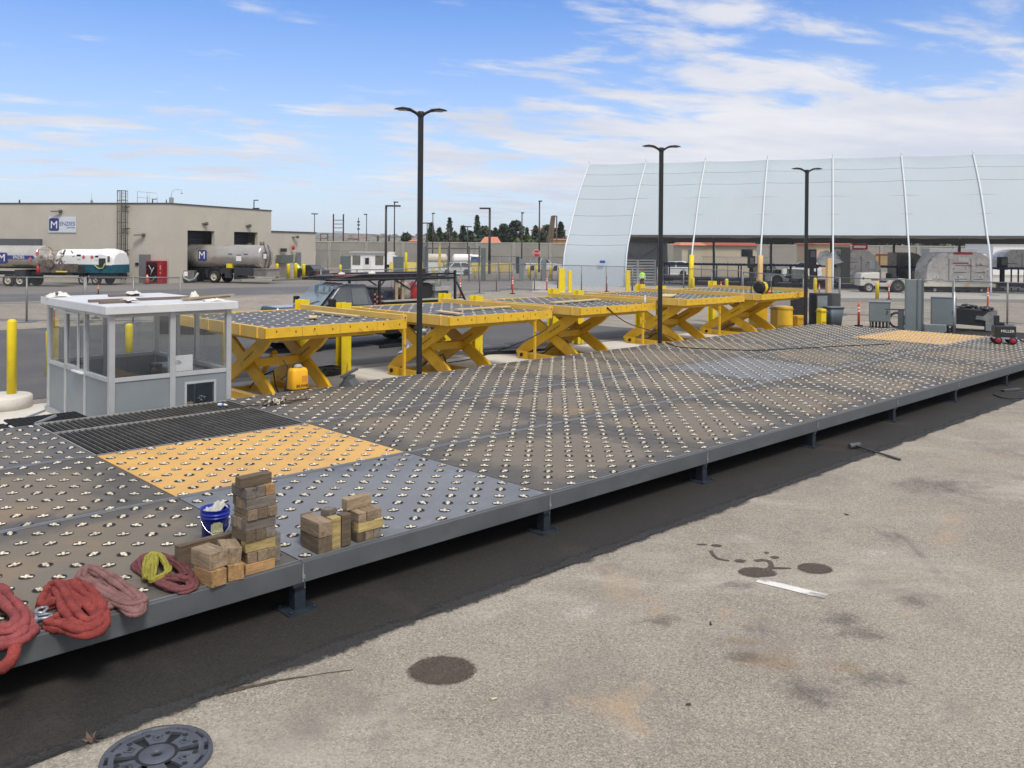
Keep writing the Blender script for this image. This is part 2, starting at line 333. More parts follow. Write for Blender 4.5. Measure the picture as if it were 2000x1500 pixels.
def stripe(name, a, b, wd, z=.012):
    a, b = Vector(a), Vector(b); d = (b - a).normalized(); n = Vector((-d.y, d.x, 0)) * wd / 2
    q = MB(); k = max(2, int((b - a).length / .12)); k = min(k, 160)
    for i in range(k):
        p0 = a.lerp(b, i / k); p1 = a.lerp(b, (i + 1) / k)
        j = lambda t: 1 + .16 * mnoise.noise(Vector((t * 9.1, 2.2, wd)))
        q.quad(p0 - n * j(i), p1 - n * j(i + 1), p1 + n * j(i + 1.5), p0 + n * j(i + .5))
    for i in range(len(q.v)): q.v[i] = (q.v[i][0], q.v[i][1], z)
    return struct(name, q, LINE)
stripe('road_line', G(-300, 600), G(573, 576), .16)
stripe('lane_line', G(-300, 584), G(330, 578), .12, .014)
stripe('parking_line', G(1480, 1134), G(1614, 1166), .13, .006)
# kerb in front of the pump island and along the canopy apron
kb = MB(); a, b = G(360, 553), G(640, 541)
KERB = mat('kerb_concrete', (.36, .345, .31), .9, var=.12, vs=1)
kb.beam(G(470, 549) + Vector((0, 0, .07)), G(545, 547) + Vector((0, 0, .07)), .3, .14); kb.beam(G(534, 549) + Vector((0, 0, .08)), G(640, 545) + Vector((0, 0, .08)), .35, .16, 1)
struct('kerb', kb, [KERB, mat('kerb_dark', (.14, .145, .15), .85)])
APR = mat('canopy_apron', (.40, .38, .345), .9, var=.1, vs=.3, stain=((.28, .26, .24), .3, .5, .8))
sheet('canopy_apron', [G(1040, 571)[:], G(1200, 574)[:], G(1600, 582)[:], G(2300, 588)[:], G(2300, 540)[:], G(1040, 549)[:]], APR, .012)
# wet stains and rust drips on the apron
WET = aggregate('wet_stain', (.088, .071, .053), .12, .6, .7, 70.)
def soft(name, base, amount=1., edge=.80):
    "stain soaked into the slab: broken, fading rim"
    m = aggregate(name, base, .15, .6, .75, 75.); t = m.node_tree; bs = t.nodes['Principled BSDF']; tc = N(t, 'ShaderNodeTexCoord')
    vm = N(t, 'ShaderNodeVectorMath', operation='SUBTRACT'); L(t, tc.outputs['Generated'], vm.inputs[0]); vm.inputs[1].default_value = (.5, .5, 0)
    s3 = N(t, 'ShaderNodeSeparateXYZ'); L(t, vm.outputs[0], s3.inputs[0]); r = MA(t, 'MULTIPLY', MA(t, 'SQRT', MA(t, 'ADD', MA(t, 'POWER', s3.outputs[0], 2.), MA(t, 'POWER', s3.outputs[1], 2.))), 2.)
    r = MA(t, 'ADD', r, MA(t, 'ADD', MA(t, 'MULTIPLY', MA(t, 'SUBTRACT', NOISE(t, tc.outputs['Object'], 3.2, 8, .74), .5), 2.2 if edge < .7 else .10), MA(t, 'MULTIPLY', MA(t, 'SUBTRACT', NOISE(t, tc.outputs['Object'], 40, 4, .8), .5), .5)))
    al = MR(t, r, edge - (.62 if edge < .7 else .12), edge + .10, amount, 0.); L(t, al, bs.inputs['Alpha']); return m
WETS = soft('wet_stain_soft', (.080, .064, .048), .94, .86); GRIME = soft('grime', (.10, .093, .085), .34, .55); RUSTY = soft('rust_dust', (.38, .27, .165), .42, .5); PALE = soft('pale_dust', (.55, .51, .44), .55, .5)
def blob(name, cx, cy, rx, ry, seed, jag=.14, z=.005, m=None, skew=0.):
    c = G(cx, cy); ex = G(cx + rx, cy - skew) - c; ey = G(cx, cy - ry) - c; q = []
    for i in range(64):
        a = 6.28318 * i / 64; k = 1 + jag * mnoise.noise(Vector((math.cos(a) * 1.3, math.sin(a) * 1.3, seed))) + .05 * mnoise.noise(Vector((math.cos(a) * 6, math.sin(a) * 6, seed)))
        q.append((*(c + ex * math.cos(a) * k + ey * math.sin(a) * k)[:2], 0))
    return sheet(name, q, m or WETS, z)
blob('wet_stain', 862, 1309, 76, 30, 1.5, .10, skew=10); blob('wet_stain', 1591, 1111, 36, 12, 4.2, .12); blob('wet_stain', 1478, 1118, 42, 12, 7.7, .35)
for i, (x, y, rx, ry) in enumerate(((1445, 1096, 12, 4), (1513, 1089, 9, 3), (1400, 1066, 12, 3), (1372, 1064, 12, 1.6), (1497, 1080, 5, 2), (1520, 1110, 28, 2.4))): blob('wet_stain', x, y, rx, ry, 11 + i, .3)
for i, (x, y, rx, ry, sk, m_) in enumerate(((1690, 1240, 95, 22, -6, GRIME), (1590, 1345, 120, 40, -34, GRIME), (1700, 1330, 90, 22, 18, GRIME), (1455, 1280, 50, 16, -6, GRIME), (1290, 1215, 70, 14, 20, GRIME), (1640, 1210, 110, 12, -22, GRIME), (1440, 1145, 60, 9, 12, GRIME), (1790, 1175, 60, 16, -10, GRIME), (1520, 1290, 120, 34, -18, RUSTY), (1660, 1310, 60, 20, 0, RUSTY), (1430, 1250, 60, 20, -8, RUSTY), (1230, 1010, 90, 22, 14, PALE), (1440, 1050, 90, 18, -12, PALE), (1700, 1080, 150, 22, -16, PALE), (1150, 1200, 120, 40, 30, PALE), (1850, 950, 120, 18, 14, GRIME), (1250, 1440, 90, 40, 0, PALE))): blob('grime_patch', x, y, rx * 1.3, ry * 1.3, 30 + i, .35, .0025 + .0001 * i, m_, sk)
def trail(pts, wd, z=.0054):
    q = MB(); P = [G(*p) for p in pts]
    for i in range(len(P) - 1):
        d = (P[i + 1] - P[i]).normalized(); n = Vector((-d.y, d.x, 0)) * wd / 2 * (.8 + .3 * rnd.random()); q.quad(P[i] - n, P[i + 1] - n, P[i + 1] + n, P[i] + n)
    for i in range(len(q.v)): q.v[i] = (q.v[i][0], q.v[i][1], z + .0003 * (i // 4))
    struct('wet_trail', q, WET)
trail(((1388, 1076), (1392, 1083), (1400, 1091), (1412, 1094), (1424, 1096)), .05)
trail(((1474, 1096), (1494, 1094), (1504, 1098), (1507, 1106), (1502, 1113), (1490, 1118)), .07)
for w0, a_ in ((.075, ((425, 1356), (455, 1349), (480, 1344))), (.05, ((478, 1344), (510, 1338), (540, 1331))), (.025, ((538, 1331), (575, 1325), (600, 1322))), (.010, ((598, 1322), (640, 1315), (690, 1309)))): trail(a_, w0, .0056)
# ------------------------------------------------------------------ caster deck: modules standing on legs, bolted edge to edge
def plate_mat(name, rim, mid, rust, amt=1.0):
    """steel plate: dark painted rim, patina worn through towards the middle of every module"""
    m = mat(name, rim, .60, var=.2, vs=.9, rand=.16, bump=(10, .05), fine=(tuple(x * 1.4 for x in rim), 5, .56, .8))
    t = m.node_tree; bs = t.nodes['Principled BSDF']; c0 = bs.inputs['Base Color'].links[0].from_socket
    tc = N(t, 'ShaderNodeTexCoord'); s3 = N(t, 'ShaderNodeSeparateXYZ'); L(t, tc.outputs['Generated'], s3.inputs[0])
    ob = N(t, 'ShaderNodeObjectInfo'); cb = N(t, 'ShaderNodeVectorMath', operation='ADD'); L(t, tc.outputs['Object'], cb.inputs[0]); c3 = N(t, 'ShaderNodeCombineXYZ'); L(t, MA(t, 'MULTIPLY', ob.outputs['Random'], 53.), c3.inputs[0]); L(t, c3.outputs[0], cb.inputs[1]); v = cb.outputs[0]
    x, y = s3.outputs[0], s3.outputs[1]
    e = MA(t, 'MINIMUM', MA(t, 'MINIMUM', x, MA(t, 'SUBTRACT', 1., x)), MA(t, 'MINIMUM', y, MA(t, 'SUBTRACT', 1., y)))
    n1 = NOISE(t, v, 1.1, 7, .62, .5); n2 = NOISE(t, v, .62, 5, .6, .8); n3 = NOISE(t, v, 3.4, 5, .6, .4)
    k = MR(t, MA(t, 'ADD', e, MA(t, 'MULTIPLY', MA(t, 'SUBTRACT', n1, .5), .55)), .06, .22, 0., .88 * amt)
    c = MIX(t, k, c0, mid); c = MIX(t, MA(t, 'MULTIPLY', MR(t, n2, .52, .70), MA(t, 'MULTIPLY', k, .85)), c, rust)
    c = MIX(t, MR(t, n3, .60, .82, 0., .6), c, tuple(q * .8 for q in rim))
    L(t, c, bs.inputs['Base Color']); bs.inputs['Specular IOR Level'].default_value = .28; return m
PLATES = {'brown': plate_mat('worn_plate', (.098, .090, .079), (.185, .157, .117), (.27, .18, .10)),
          'dark': plate_mat('dark_plate', (.098, .096, .093), (.145, .130, .108), (.19, .145, .10), .8),
          'grey': plate_mat('new_grey_plate', (.165, .175, .192), (.20, .207, .22), (.17, .175, .18), .6),
          'yellow': mat('yellow_plate', (.60, .35, .10), .6, var=.10, vs=1.2, rand=.06, stretch=(1, 1, 1), stain=[((.62, .36, .12), 1.3, .52, .82), ((.22, .165, .11), 1.9, .60, .86)], bump=(10, .04))}
def caster_mesh():
    b = MB(); n = 18
    b.lathe([(.0001, .003), (.082, .003)], n, m=0, caps=False)
    b.lathe([(.082, .0025), (.082, .006), (.087, .006), (.089, .0025)], n, m=2, caps=False)
    for s in (-1, 1):
        b.cyl((.026 * s, 0, .003), (.064 * s, 0, .003), .017, .013, 10, 1); b.ball((.058 * s, 0, .006), (.018, .020, .012), 8, 1)
    b.cyl((-.017, 0, .003), (.017, 0, .003), .034, None, 14, 1); b.cyl((-.024, 0, .006), (.024, 0, .006), .012, None, 8, 1)
    
    for i in range(len(b.v)): x, y, z = b.v[i]; b.v[i] = (x * .80, y * .80, z * .62)
    o = b.build('caster', [DARK, CREAM, mat('hole_edge', (.05, .05, .05), .5)]); me = o.data; bpy.data.objects.remove(o); return me
CME = caster_mesh()
def casters_merged(pts, parent, name='caster_row'):
    src = CME; b = MB()
    V0 = [v.co.copy() for v in src.vertices]; F0 = [(tuple(p.vertices), p.material_index, p.use_smooth) for p in src.polygons]
    for (x, y, z) in pts:
        a = rnd.random() * 6.28; c, s_ = math.cos(a), math.sin(a); o = len(b.v)
        b.v += [(x + q.x * c - q.y * s_, y + q.x * s_ + q.y * c, z + q.z) for q in V0]
        for f, mi, sm_ in F0: b.f.append([i + o for i in f]); b.m.append(mi); b.s.append(sm_)
    o = b.build(name, list(src.materials), parent, fix=False); return tag(o, kind='stuff')
def put_casters(pts, parent, limit=100, cull=None):
    pts = sorted(pts, key=cull) if cull else pts
    for (x, y, z) in pts[:limit]:
        c = bpy.data.objects.new('caster', CME); COL.objects.link(c); c.parent = parent; c.location = (x, y, z); c.rotation_euler = (0, 0, rnd.choice((0, .2, .5, .8, -.3, -.6, 1.1, 1.5)) - RZ + rnd.uniform(-.25, .25))
    if len(pts) > limit: casters_merged(pts[limit:], parent)
EDGE = GREYP; SEAM = mat('seam_grey', (.15, .152, .155), .45, var=.3, vs=1.5, stain=((.10, .10, .10), 2, .55, .8)); LEGM = mat('leg_blue_black', (.022, .030, .042), .45, var=.2)
def module(u0, v0, u1, v1, kind, label, near=True, front=False, lastcol=False, back=False, zoff=0.):
    ci_far = u0 > 9
    du, dv = u1 - u0, v1 - v0; g = .008
    t = thing('caster_deck_module', label, 'caster deck', D(u0, v0, 0), RZ, 'caster deck modules')
    z1 = HD + zoff
    MB().box(g, g, z1 - .014, du - g, dv - g, z1).build('deck_plate', PLATES[kind], t, bevel=.004)
    f = MB(); bt = .075
    y0 = -.035 if front else g
    if not front: f.box(g, g, .30, du - g, g + bt, z1 - .016)
    f.box(g, dv - g - bt, .30, du - g, dv - g, z1 - .016); f.box(g, g + bt, .32, g + bt, dv - g - bt, z1 - .016); f.box(du - g - bt, g + bt, .32, du - g, dv - g - bt, z1 - .016)
    for k in (1, 2): f.box(g + bt, dv * k / 3 - .04, .36, du - g - bt, dv * k / 3 + .04, z1 - .016)
    f.build('frame', EDGE, t)
    e = MB(); e.box(g, dv - g - (.075 if ci_far else .035), z1, du - g, dv - g, z1 + .008); e.box(g, .0 + g, z1, du - g, g + (.05 if not front else .02), z1 + .008)
    e.build('seam_strip', SEAM, t)
    if front:
        e = MB(); e.box(.003, y0, .292, du - .003, .05, z1 - .003)
        e.build('edge_beam', EDGE, t, bevel=.006)
        w_ = MB()
        if ci_far: w_.lathe([(.030, 0), (.035, .004), (.044, .004), (.048, 0)], 14, (0, 0, 0), 0, caps=False, ax='y')
        for i in range(len(w_.v)) if ci_far else (): x, y, z = w_.v[i]; w_.v[i] = (.05 + x * .7, y0 - y - .002 + .0, .40 + z * 1.15)
        if not ci_far: w_.box(-.004, y0 - .004, .30, .012, y0 + .001, .485); w_.box(.012, y0 - .003, .33, .03, y0 + .001, .37)
        w_.build('weld_ring', mat('weld_mark', (.21, .215, .22), .5, var=.5, vs=9), t)
        b = MB(); b.box(du - .10, y0 + .004, .262, du + .02, .10, .292); b.build('splice_plate', LEGM, t)
    lg = [(.0, .07), (.0, dv - .12)] if not back else [(0, .07), (0, dv - .12)]
    if lastcol: lg += [(du, .07), (du, dv - .12)]
    for lx, ly in lg:
        l = MB(); x = lx + (.0 if lx == 0 else 0.)
        l.box(x - .06, ly - .06, .018, x + .06, ly + .06, .20); l.box(x - .052, ly - .05, .20, x + .052, ly + .05, .318)
        l.box(x - .17, ly - .15, .004, x + .17, ly + .15, .018)
        for bx, by in ((-.13, -.11), (.13, -.11), (-.13, .11), (.13, .11)): l.cyl((x + bx, ly + by, .018), (x + bx, ly + by, .04), .014, None, 6)
        l.box(x + .052, ly - .055, .21, x + .06, ly + .055, .30, 1)
        l.build('leg', [LEGM, GALV], t)
    nu = max(4, round(du / .222)); nv = max(4, round(dv / .211)); pts = []
    for i in range(nu):
        for j in range(nv):
            if (i + j) % 2: continue
            pts.append(((i + .5) * du / nu, (j + .5) * dv / nv, z1))
    if near: put_casters(pts, t, 100, lambda p: p[1] + .35 * p[0])
    else: casters_merged(pts, t)
    return t
CU = [0, 3.55, 7.10, 10.65, 14.20, 17.75, 21.5, 25.85, 30.1]
KN = {(0, 0): 'grey', (0, 1): 'yellow', (4, 1): 'grey', (7, 1): 'yellow', (2, 2): 'dark', (3, 2): 'brown', (5, 1): 'brown', (6, 2): 'dark', (7, 2): 'dark', (1, 2): 'dark', (7, 0): 'dark'}
ORD = ['first', 'second', 'third', 'fourth', 'fifth', 'sixth', 'seventh', 'eighth']
ROWN = {0: 'along the open front edge', 1: 'in the middle row', 2: 'in the back row'}
for ci in range(8):
    u0, u1 = CU[ci], CU[ci + 1]
    bk = [9.0, 9.05, 9.25, 9.4, 9.5, 9.6, 9.7, 9.75][ci]; rows = [0, 2.95, 5.90, bk] if ci < 6 else [0, 3.12, 6.4, bk]
    for ri in range(3):
        if ci == 0 and ri == 2: continue
        kd = KN.get((ci, ri), 'brown')
        if (ci, ri) == (0, 0): lb = 'clean blue-grey caster deck module under the two small block piles'
        elif (ci, ri) == (0, 1): lb = 'large yellow-orange caster deck module between the black grating and the grey module'
        elif (ci, ri) == (7, 1): lb = 'distant yellow-orange caster deck module in front of the grey cabinets'
        elif (ci, ri) == (4, 1): lb = 'blue-grey caster deck module among worn brown ones in the middle row'
        else: lb = '%s caster deck module, %s column past the block tower, %s' % ('rust-stained' if kd == 'brown' else 'dark', ORD[ci], ROWN[ri])
        module(u0, rows[ri], u1, rows[ri + 1], kd, lb, near=(ci <= 2 or (ri == 0 and ci == 3)), front=(ri == 0), lastcol=(ci == 7), back=(ri == 2))
for k in (1, 2):
    for ri in range(3):
        if k == 2 and ri == 2: continue
        module(-3.55 * k, [0, 2.95, 5.9][ri], -3.55 * (k - 1), [2.95, 5.9, 8.86][ri], 'dark' if ri == 2 else 'brown',
               ['rust-stained caster deck module under the lifting slings', 'worn caster deck module left of the yellow-orange one', 'dark caster deck module left of the black grating'][ri] if k == 1 else
               ['caster deck module under the leftmost pink sling, cut by the picture edge', 'worn caster deck module at the far left edge behind the slings'][ri], near=True, front=(ri == 0))
# black bar grating beside the booth
t = thing('floor_grating', 'black bar grating walkway on the deck in front of the glazed booth', 'grating', D(0, 5.9, 0), RZ)
MB().box(.01, .01, .36, 3.54, 3.09, .43).build('tray', DARK, t)
GB = mat('grating_bar', (.022, .022, .024), .6, var=.3, vs=4, stain=((.06, .052, .042), .8, .5, .75))
GBL = mat('grating_bar_lit', (.15, .145, .135), .45, var=.2)  # paler bars, the lit bar tops put into the colour
b = MB()
for i in range(106):
    x = .02 + i * .0334
    if i % 3: b.box(x, .02, .44, x + .006, 3.07, HD - .022)
    else: b.box(x - .003, .02, .45, x + .009, 3.07, HD, 1)
b.build('bars', [GB, GBL], t)
b = MB()
for y in (.005, 2.08, 3.07): b.box(.005, y, .40, 3.545, y + .022, HD + .003)
b.box(.005, .027, .40, .018, 3.07, HD + .001); b.box(3.53, .027, .40, 3.545, 3.07, HD + .001)
b.build('border_bar', mat('grating_rim', (.33, .325, .31), .5, var=.2), t)
# ------------------------------------------------------------------ attendant booth
BP = mat('booth_panel_grey', (.225, .255, .275), .5, var=.05, vs=1.5); BF = ALU
BW, BD = 2.40, 3.78; ES, SL = 2.33, 1.10
bo = thing('guard_booth', 'small grey glazed booth with a flat white roof behind the black grating', 'booth', D(1.30, 9.12, 0), RZ)
rf = MB(); rf.box(-.10, -.10, ES, BW + .10, BD + .10, ES + .16); rf.build('roof', mat('booth_roof_white', (.62, .63, .64), .5, var=.05, stain=[((.40, .385, .36), .9, .55, .8), ((.30, .28, .25), 2.2, .62, .84)]), bo, bevel=.012)
MB().box(-.03, -.03, 0, BW + .03, BD + .03, .12).build('floor_base', GALV, bo)
p = MB(); ps = .105
for x, y in ((0, 0), (BW - ps, 0), (0, BD - ps), (BW - ps, BD - ps)): MB().box(x, y, .12, x + ps, y + ps, ES).build('corner_post', BF, bo, bevel=.006)
MU = []
MU.append((1.14, .003, .12, 1.25, .09, ES))
for y in (1.36, 2.55): MU.append((.003, y, .12, .09, y + .08, ES))
for y in (1.5, 2.5): MU.append((BW - .09, y, .12, BW - .003, y + .09, ES))
MU.append((1.14, BD - .09, .12, 1.24, BD - .003, ES))
for q in MU: MB().box(*q).build('mullion', BF, bo, bevel=.006)
p = MB()
for z0, z1 in ((SL - .045, SL + .03), (ES - .07, ES - .002)):
    for x0, x1 in ((ps, 1.14), (1.25, BW - ps)): p.box(x0, .012, z0, x1, .085, z1)
    for y0, y1 in ((ps, 1.36), (1.44, 2.55), (2.63, BD - ps)): p.box(.012, y0, z0, .085, y1, z1)
    for y0, y1 in ((ps, 1.5), (1.59, 2.5), (2.59, BD - ps)): p.box(BW - .085, y0, z0, BW - .012, y1, z1)
    p.box(ps, BD - .085, z0, 1.14, BD - .012, z1); p.box(1.24, BD - .085, z0, BW - ps, BD - .012, z1)
    p.build('sill_rail' if z0 < 2 else 'head_rail', mat('frame_white', (.44, .455, .47), .4, var=.05), bo); p = MB()
0 and p.build('window_frame', mat('frame_white', (.44, .455, .47), .4, var=.05), bo)
pn = MB(); pn.box(ps, .03, .12, 1.14, .07, SL - .045)
# right front panel with the pass-through opening
ox0, ox1, oz1 = 1.48, 2.04, .88
pn.box(1.25, .03, .12, ox0, .07, SL - .045); pn.box(ox1, .03, .12, BW - ps, .07, SL - .045); pn.box(ox0, .03, oz1, ox1, .07, SL - .045)
for y0, y1 in ((ps, 1.36), (1.44, 2.55), (2.63, BD - ps)): pn.box(.03, y0, .12, .07, y1, SL - .045)
for y0, y1 in ((ps, 1.5), (1.59, 2.5), (2.59, BD - ps)): pn.box(BW - .07, y0, .12, BW - .03, y1, SL - .045)
pn.box(ps, BD - .07, .12, 1.14, BD - .03, SL - .045); pn.box(1.24, BD - .07, .12, BW - ps, BD - .03, SL - .045)
pn.build('lower_panel', BP, bo)
fr = MB(); fr.box(ox0 - .045, .018, .2, ox0, .085, oz1 + .045); fr.box(ox1, .018, .2, ox1 + .045, .085, oz1 + .045); fr.box(ox0, .018, oz1, ox1, .085, oz1 + .045)
fr.build('hatch_frame', mat('frame_white', (.66, .68, .70)), bo)
for nm, q in (('window', (ps, .045, 1.14, .05)), ('window', (1.25, .045, BW - ps, .05)), ('window', (ps, BD - .05, 1.14, BD - .045)), ('window', (1.24, BD - .05, BW - ps, BD - .045))):
    MB().quad((q[0], q[1], SL + .03), (q[2], q[1], SL + .03), (q[2], q[1], ES - .07), (q[0], q[1], ES - .07)).build(nm, GLS, bo)
for y0, y1 in ((ps, 1.36), (1.44, 2.55), (2.63, BD - ps)): MB().quad((.045, y0, SL + .03), (.045, y1, SL + .03), (.045, y1, ES - .07), (.045, y0, ES - .07)).build('window', GLS, bo)
for y0, y1 in ((ps, 1.5), (1.59, 2.5), (2.59, BD - ps)): MB().quad((BW - .05, y0, SL + .03), (BW - .05, y1, SL + .03), (BW - .05, y1, ES - .07), (BW - .05, y0, ES - .07)).build('window', GLS, bo)
# sliding sash in the side wall
sl = MB(); y0, y1 = 1.75, 2.55
for a in ((.0, y0, SL + .03, .03, y0 + .06, ES - .08), (.0, y1 - .05, SL + .03, .03, y1, ES - .08), (0, y0 + .06, SL + .03, .03, y1 - .05, SL + .08), (0, y0 + .06, ES - .13, .03, y1 - .05, ES - .08)): sl.box(*a)
sl.build('sliding_sash', mat('frame_white', (.66, .68, .70)), bo)
MB().box(-.05, 1.40, SL - .03, .02, 2.0, SL).build('sill', WHITE, bo)
dh = MB(); dh.cyl((.62, BD - .12, 1.0), (.80, BD - .12, 1.0), .014); dh.cyl((.62, BD - .12, 1.0), (.62, BD - .06, 1.0), .02); dh.build('door_handle', BLACK, bo)
ct = MB(); ct.box(.10, .10, SL - .12, BW - .12, .62, SL - .085); ct.box(BW - .62, .62, SL - .12, BW - .12, 2.6, SL - .085); ct.build('counter', mat('counter_grey', (.36, .35, .33), .5), bo)
DB = lambda x, y, z: D(1.30 + x, 9.12 + y, z)
sc = thing('monitor', 'white computer monitor on the counter inside the booth', 'monitor', DB(1.50, .38, SL - .085), RZ)
b = MB(); b.box(-.25, -.02, .08, .25, .02, .40); b.build('screen_case', mat('pc_white', (.7, .72, .74), .4), sc, bevel=.008)
b = MB(); b.box(-.03, 0, .0, .03, .03, .1); b.box(-.1, -.06, 0, .1, .09, .012); b.build('stand', mat('pc_white', (.7, .72, .74)), sc)
text('label', '62b', .1, mat('faded_print', (.25, .27, .28), .6), sc, frame_m((-.06, -.024, .27), (1, 0, 0), (0, 0, 1)))
b = MB(); b.lathe([(.03, 0), (.045, .01), (.045, .2), (.04, .21), (.0001, .21)], 14); tag(b.build('desk_speaker', BLACK, None, DB(.93, .28, SL - .085), RZ), 'black cylinder speaker beside the monitor in the booth', 'speaker')
b = MB(); b.box(-.09, -.1, 0, .09, .1, .26); b.build_ = None; o = b.build('storage_box', BLACK, None, DB(1.06, .5, SL - .085), RZ, bevel=.01); tag(o, 'black box on the booth counter behind the speaker', 'box')
b = MB(); b.ball((0, 0, .04), (.09, .07, .05), 10); tag(b.build('cap', RED, None, DB(1.13, .26, SL - .085), RZ), 'red cap lying on the booth counter', 'cap')
b = MB(); b.box(-.33, -.05, 0, .33, .05, .012); tag(b.build('paper_sheet', WHITE, None, DB(.55, .2, SL - .085), RZ), 'white paper along the booth window ledge', 'paper')
CARD = mat('cardboard', (.20, .165, .115), .85, var=.12)
for i, (x, y, sx_, sy, h) in enumerate(((1.58, .32, .24, .2, .36), (1.80, .35, .12, .2, .28), (1.98, .36, .18, .2, .30))):
    o = MB().box(-sx_ / 2, -sy / 2, 0, sx_ / 2, sy / 2, h).build('carton', CARD, None, DB(x, y, .122), RZ + .05 * i, bevel=.004)
    tag(o, ('tall brown carton seen through the left of the booth hatch', 'narrow brown carton in the middle of the booth hatch', 'brown carton under the crumpled foil in the booth hatch')[i], 'carton')
b = MB()
for k in range(5): b.ball((rnd.uniform(-.08, .08), rnd.uniform(-.05, .05), .05 + .02 * k), (.06, .05, .045), 7)
tag(b.build('foil_bag', mat('foil', (.45, .52, .54), .25, .7, var=.3, vs=12), None, DB(1.93, .36, .424), RZ), 'crumpled silvery bag on a carton inside the booth hatch', 'bag')
# things left on the booth roof
RT = ES + .161; WD = mat('old_board', (.17, .13, .11), .8, var=.2, vs=6, stretch=(.3, 6, 6)); PAPER = mat('wrapper', (.62, .60, .57), .7, var=.12, vs=20)
b = MB(); b.beam((-1.25, .0, .03), (1.25, .0, .03), .09, .05); tag(b.build('timber_plank', WD, None, DB(1.28, 1.25, RT), RZ + .02), 'long dark timber lying along the middle of the booth roof', 'plank')
b = MB(); b.beam((-.30, 0, .03), (.30, 0, .03), .09, .05); tag(b.build('timber_plank', WD, None, DB(.35, .72, RT), RZ + .1), 'short timber offcut at the front of the booth roof', 'plank')
b = MB(); b.beam((-.33, 0, .03), (.33, 0, .03), .10, .05); tag(b.build('timber_plank', WD, None, DB(1.3, 2.9, RT), RZ + .1), 'short timber offcut at the back of the booth roof', 'plank')
b = MB(); b.beam((-.62, 0, .05), (.62, 0, .09), .06, .03); b.beam((-.5, .12, .02), (.55, .05, .05), .08, .03); tag(b.build('timber_batten', mat('pale_batten', (.36, .29, .20), .8, var=.2), None, DB(2.18, .62, RT), RZ + .15), 'pale battens sticking out over the right end of the booth roof', 'plank')
def rag(loc, rx, ry, h, seed, m, lab, cat, n=14):
    b = MB(); vs = []; fs = []
    for i in range(n + 1):
        for j in range(n + 1):
            x, y = (i / n - .5) * 2, (j / n - .5) * 2; r = math.hypot(x, y); k = .75 + .25 * mnoise.noise(Vector((math.atan2(y, x) * 1.5, seed, 0)))
            z = max(0, 1 - r * r * .7) * (.45 + .9 * abs(mnoise.noise(Vector((x * 2.2, y * 2.2, seed))))) * h
            vs.append((x * rx * k, y * ry * k, max(.004, z)))
    fs = [(i * (n + 1) + j, (i + 1) * (n + 1) + j, (i + 1) * (n + 1) + j + 1, i * (n + 1) + j + 1) for i in range(n) for j in range(n)]
    b.add(vs, fs, 0, True); o = b.build(cat.replace(' ', '_'), m, None, loc, RZ); md = o.modifiers.new('thick', 'SOLIDIFY'); md.thickness = .006
    return tag(o, lab, cat)
rag(DB(.62, .70, RT + .05), .14, .26, .09, 3, PAPER, 'printed paper wrapper over the front offcut on the booth roof', 'wrapper')
rag(DB(1.5, 2.86, RT + .05), .2, .26, .1, 5, PAPER, 'printed paper wrapper over the back offcut on the booth roof', 'wrapper')
rag(DB(.14, 3.55, RT), .34, .26, .13, 9, mat('white_rag', (.68, .66, .62), .8, var=.1), 'white rag bundle on the far left corner of the booth roof', 'rag')
rag(DB(2.15, .25, RT), .30, .14, .08, 12, mat('white_rag', (.68, .66, .62)), 'white rag on the right front corner of the booth roof', 'rag')
rag(DB(2.0, .85, RT), .16, .14, .22, 15, mat('white_rag', (.68, .66, .62)), 'crumpled white plastic bag by the battens on the booth roof', 'bag')
b = MB(); b.beam((-.28, 0, .10), (.28, 0, .02), .05, .025); tag(b.build('timber_batten', WD, None, DB(.16, 3.6, RT), RZ + 1.2), 'thin dark stick on the rag bundle at the roof corner', 'stick')
# metal stair beside the booth
st = thing('access_stair', 'black open mesh steps with two grey rails at the left of the booth', 'stair', D(.0, 9.05, 0), RZ)
b = MB()
for i in range(3):
    x0 = -.25 - .30 * i; z = .40 - .14 * i
    b.box(x0 - .27, .02, z - .03, x0, .85, z)
b.box(-.25, .02, .44, .95, .85, .47); b.build('tread', DARK, st)
b = MB()
for y in (.16, .80): b.beam((-1.4, y, .02), (.42, y, .56), .05, .035)
b.build('rail', GALV, st)
b = MB()
for i in range(12): b.box(-.2 + .1 * i, .04, .47, -.194 + .1 * i, .83, .482)
for i in range(8): b.box(-.24, .06 + .1 * i, .4715, .94, .064 + .1 * i, .480)
b.build('mesh_tread', GB, st)
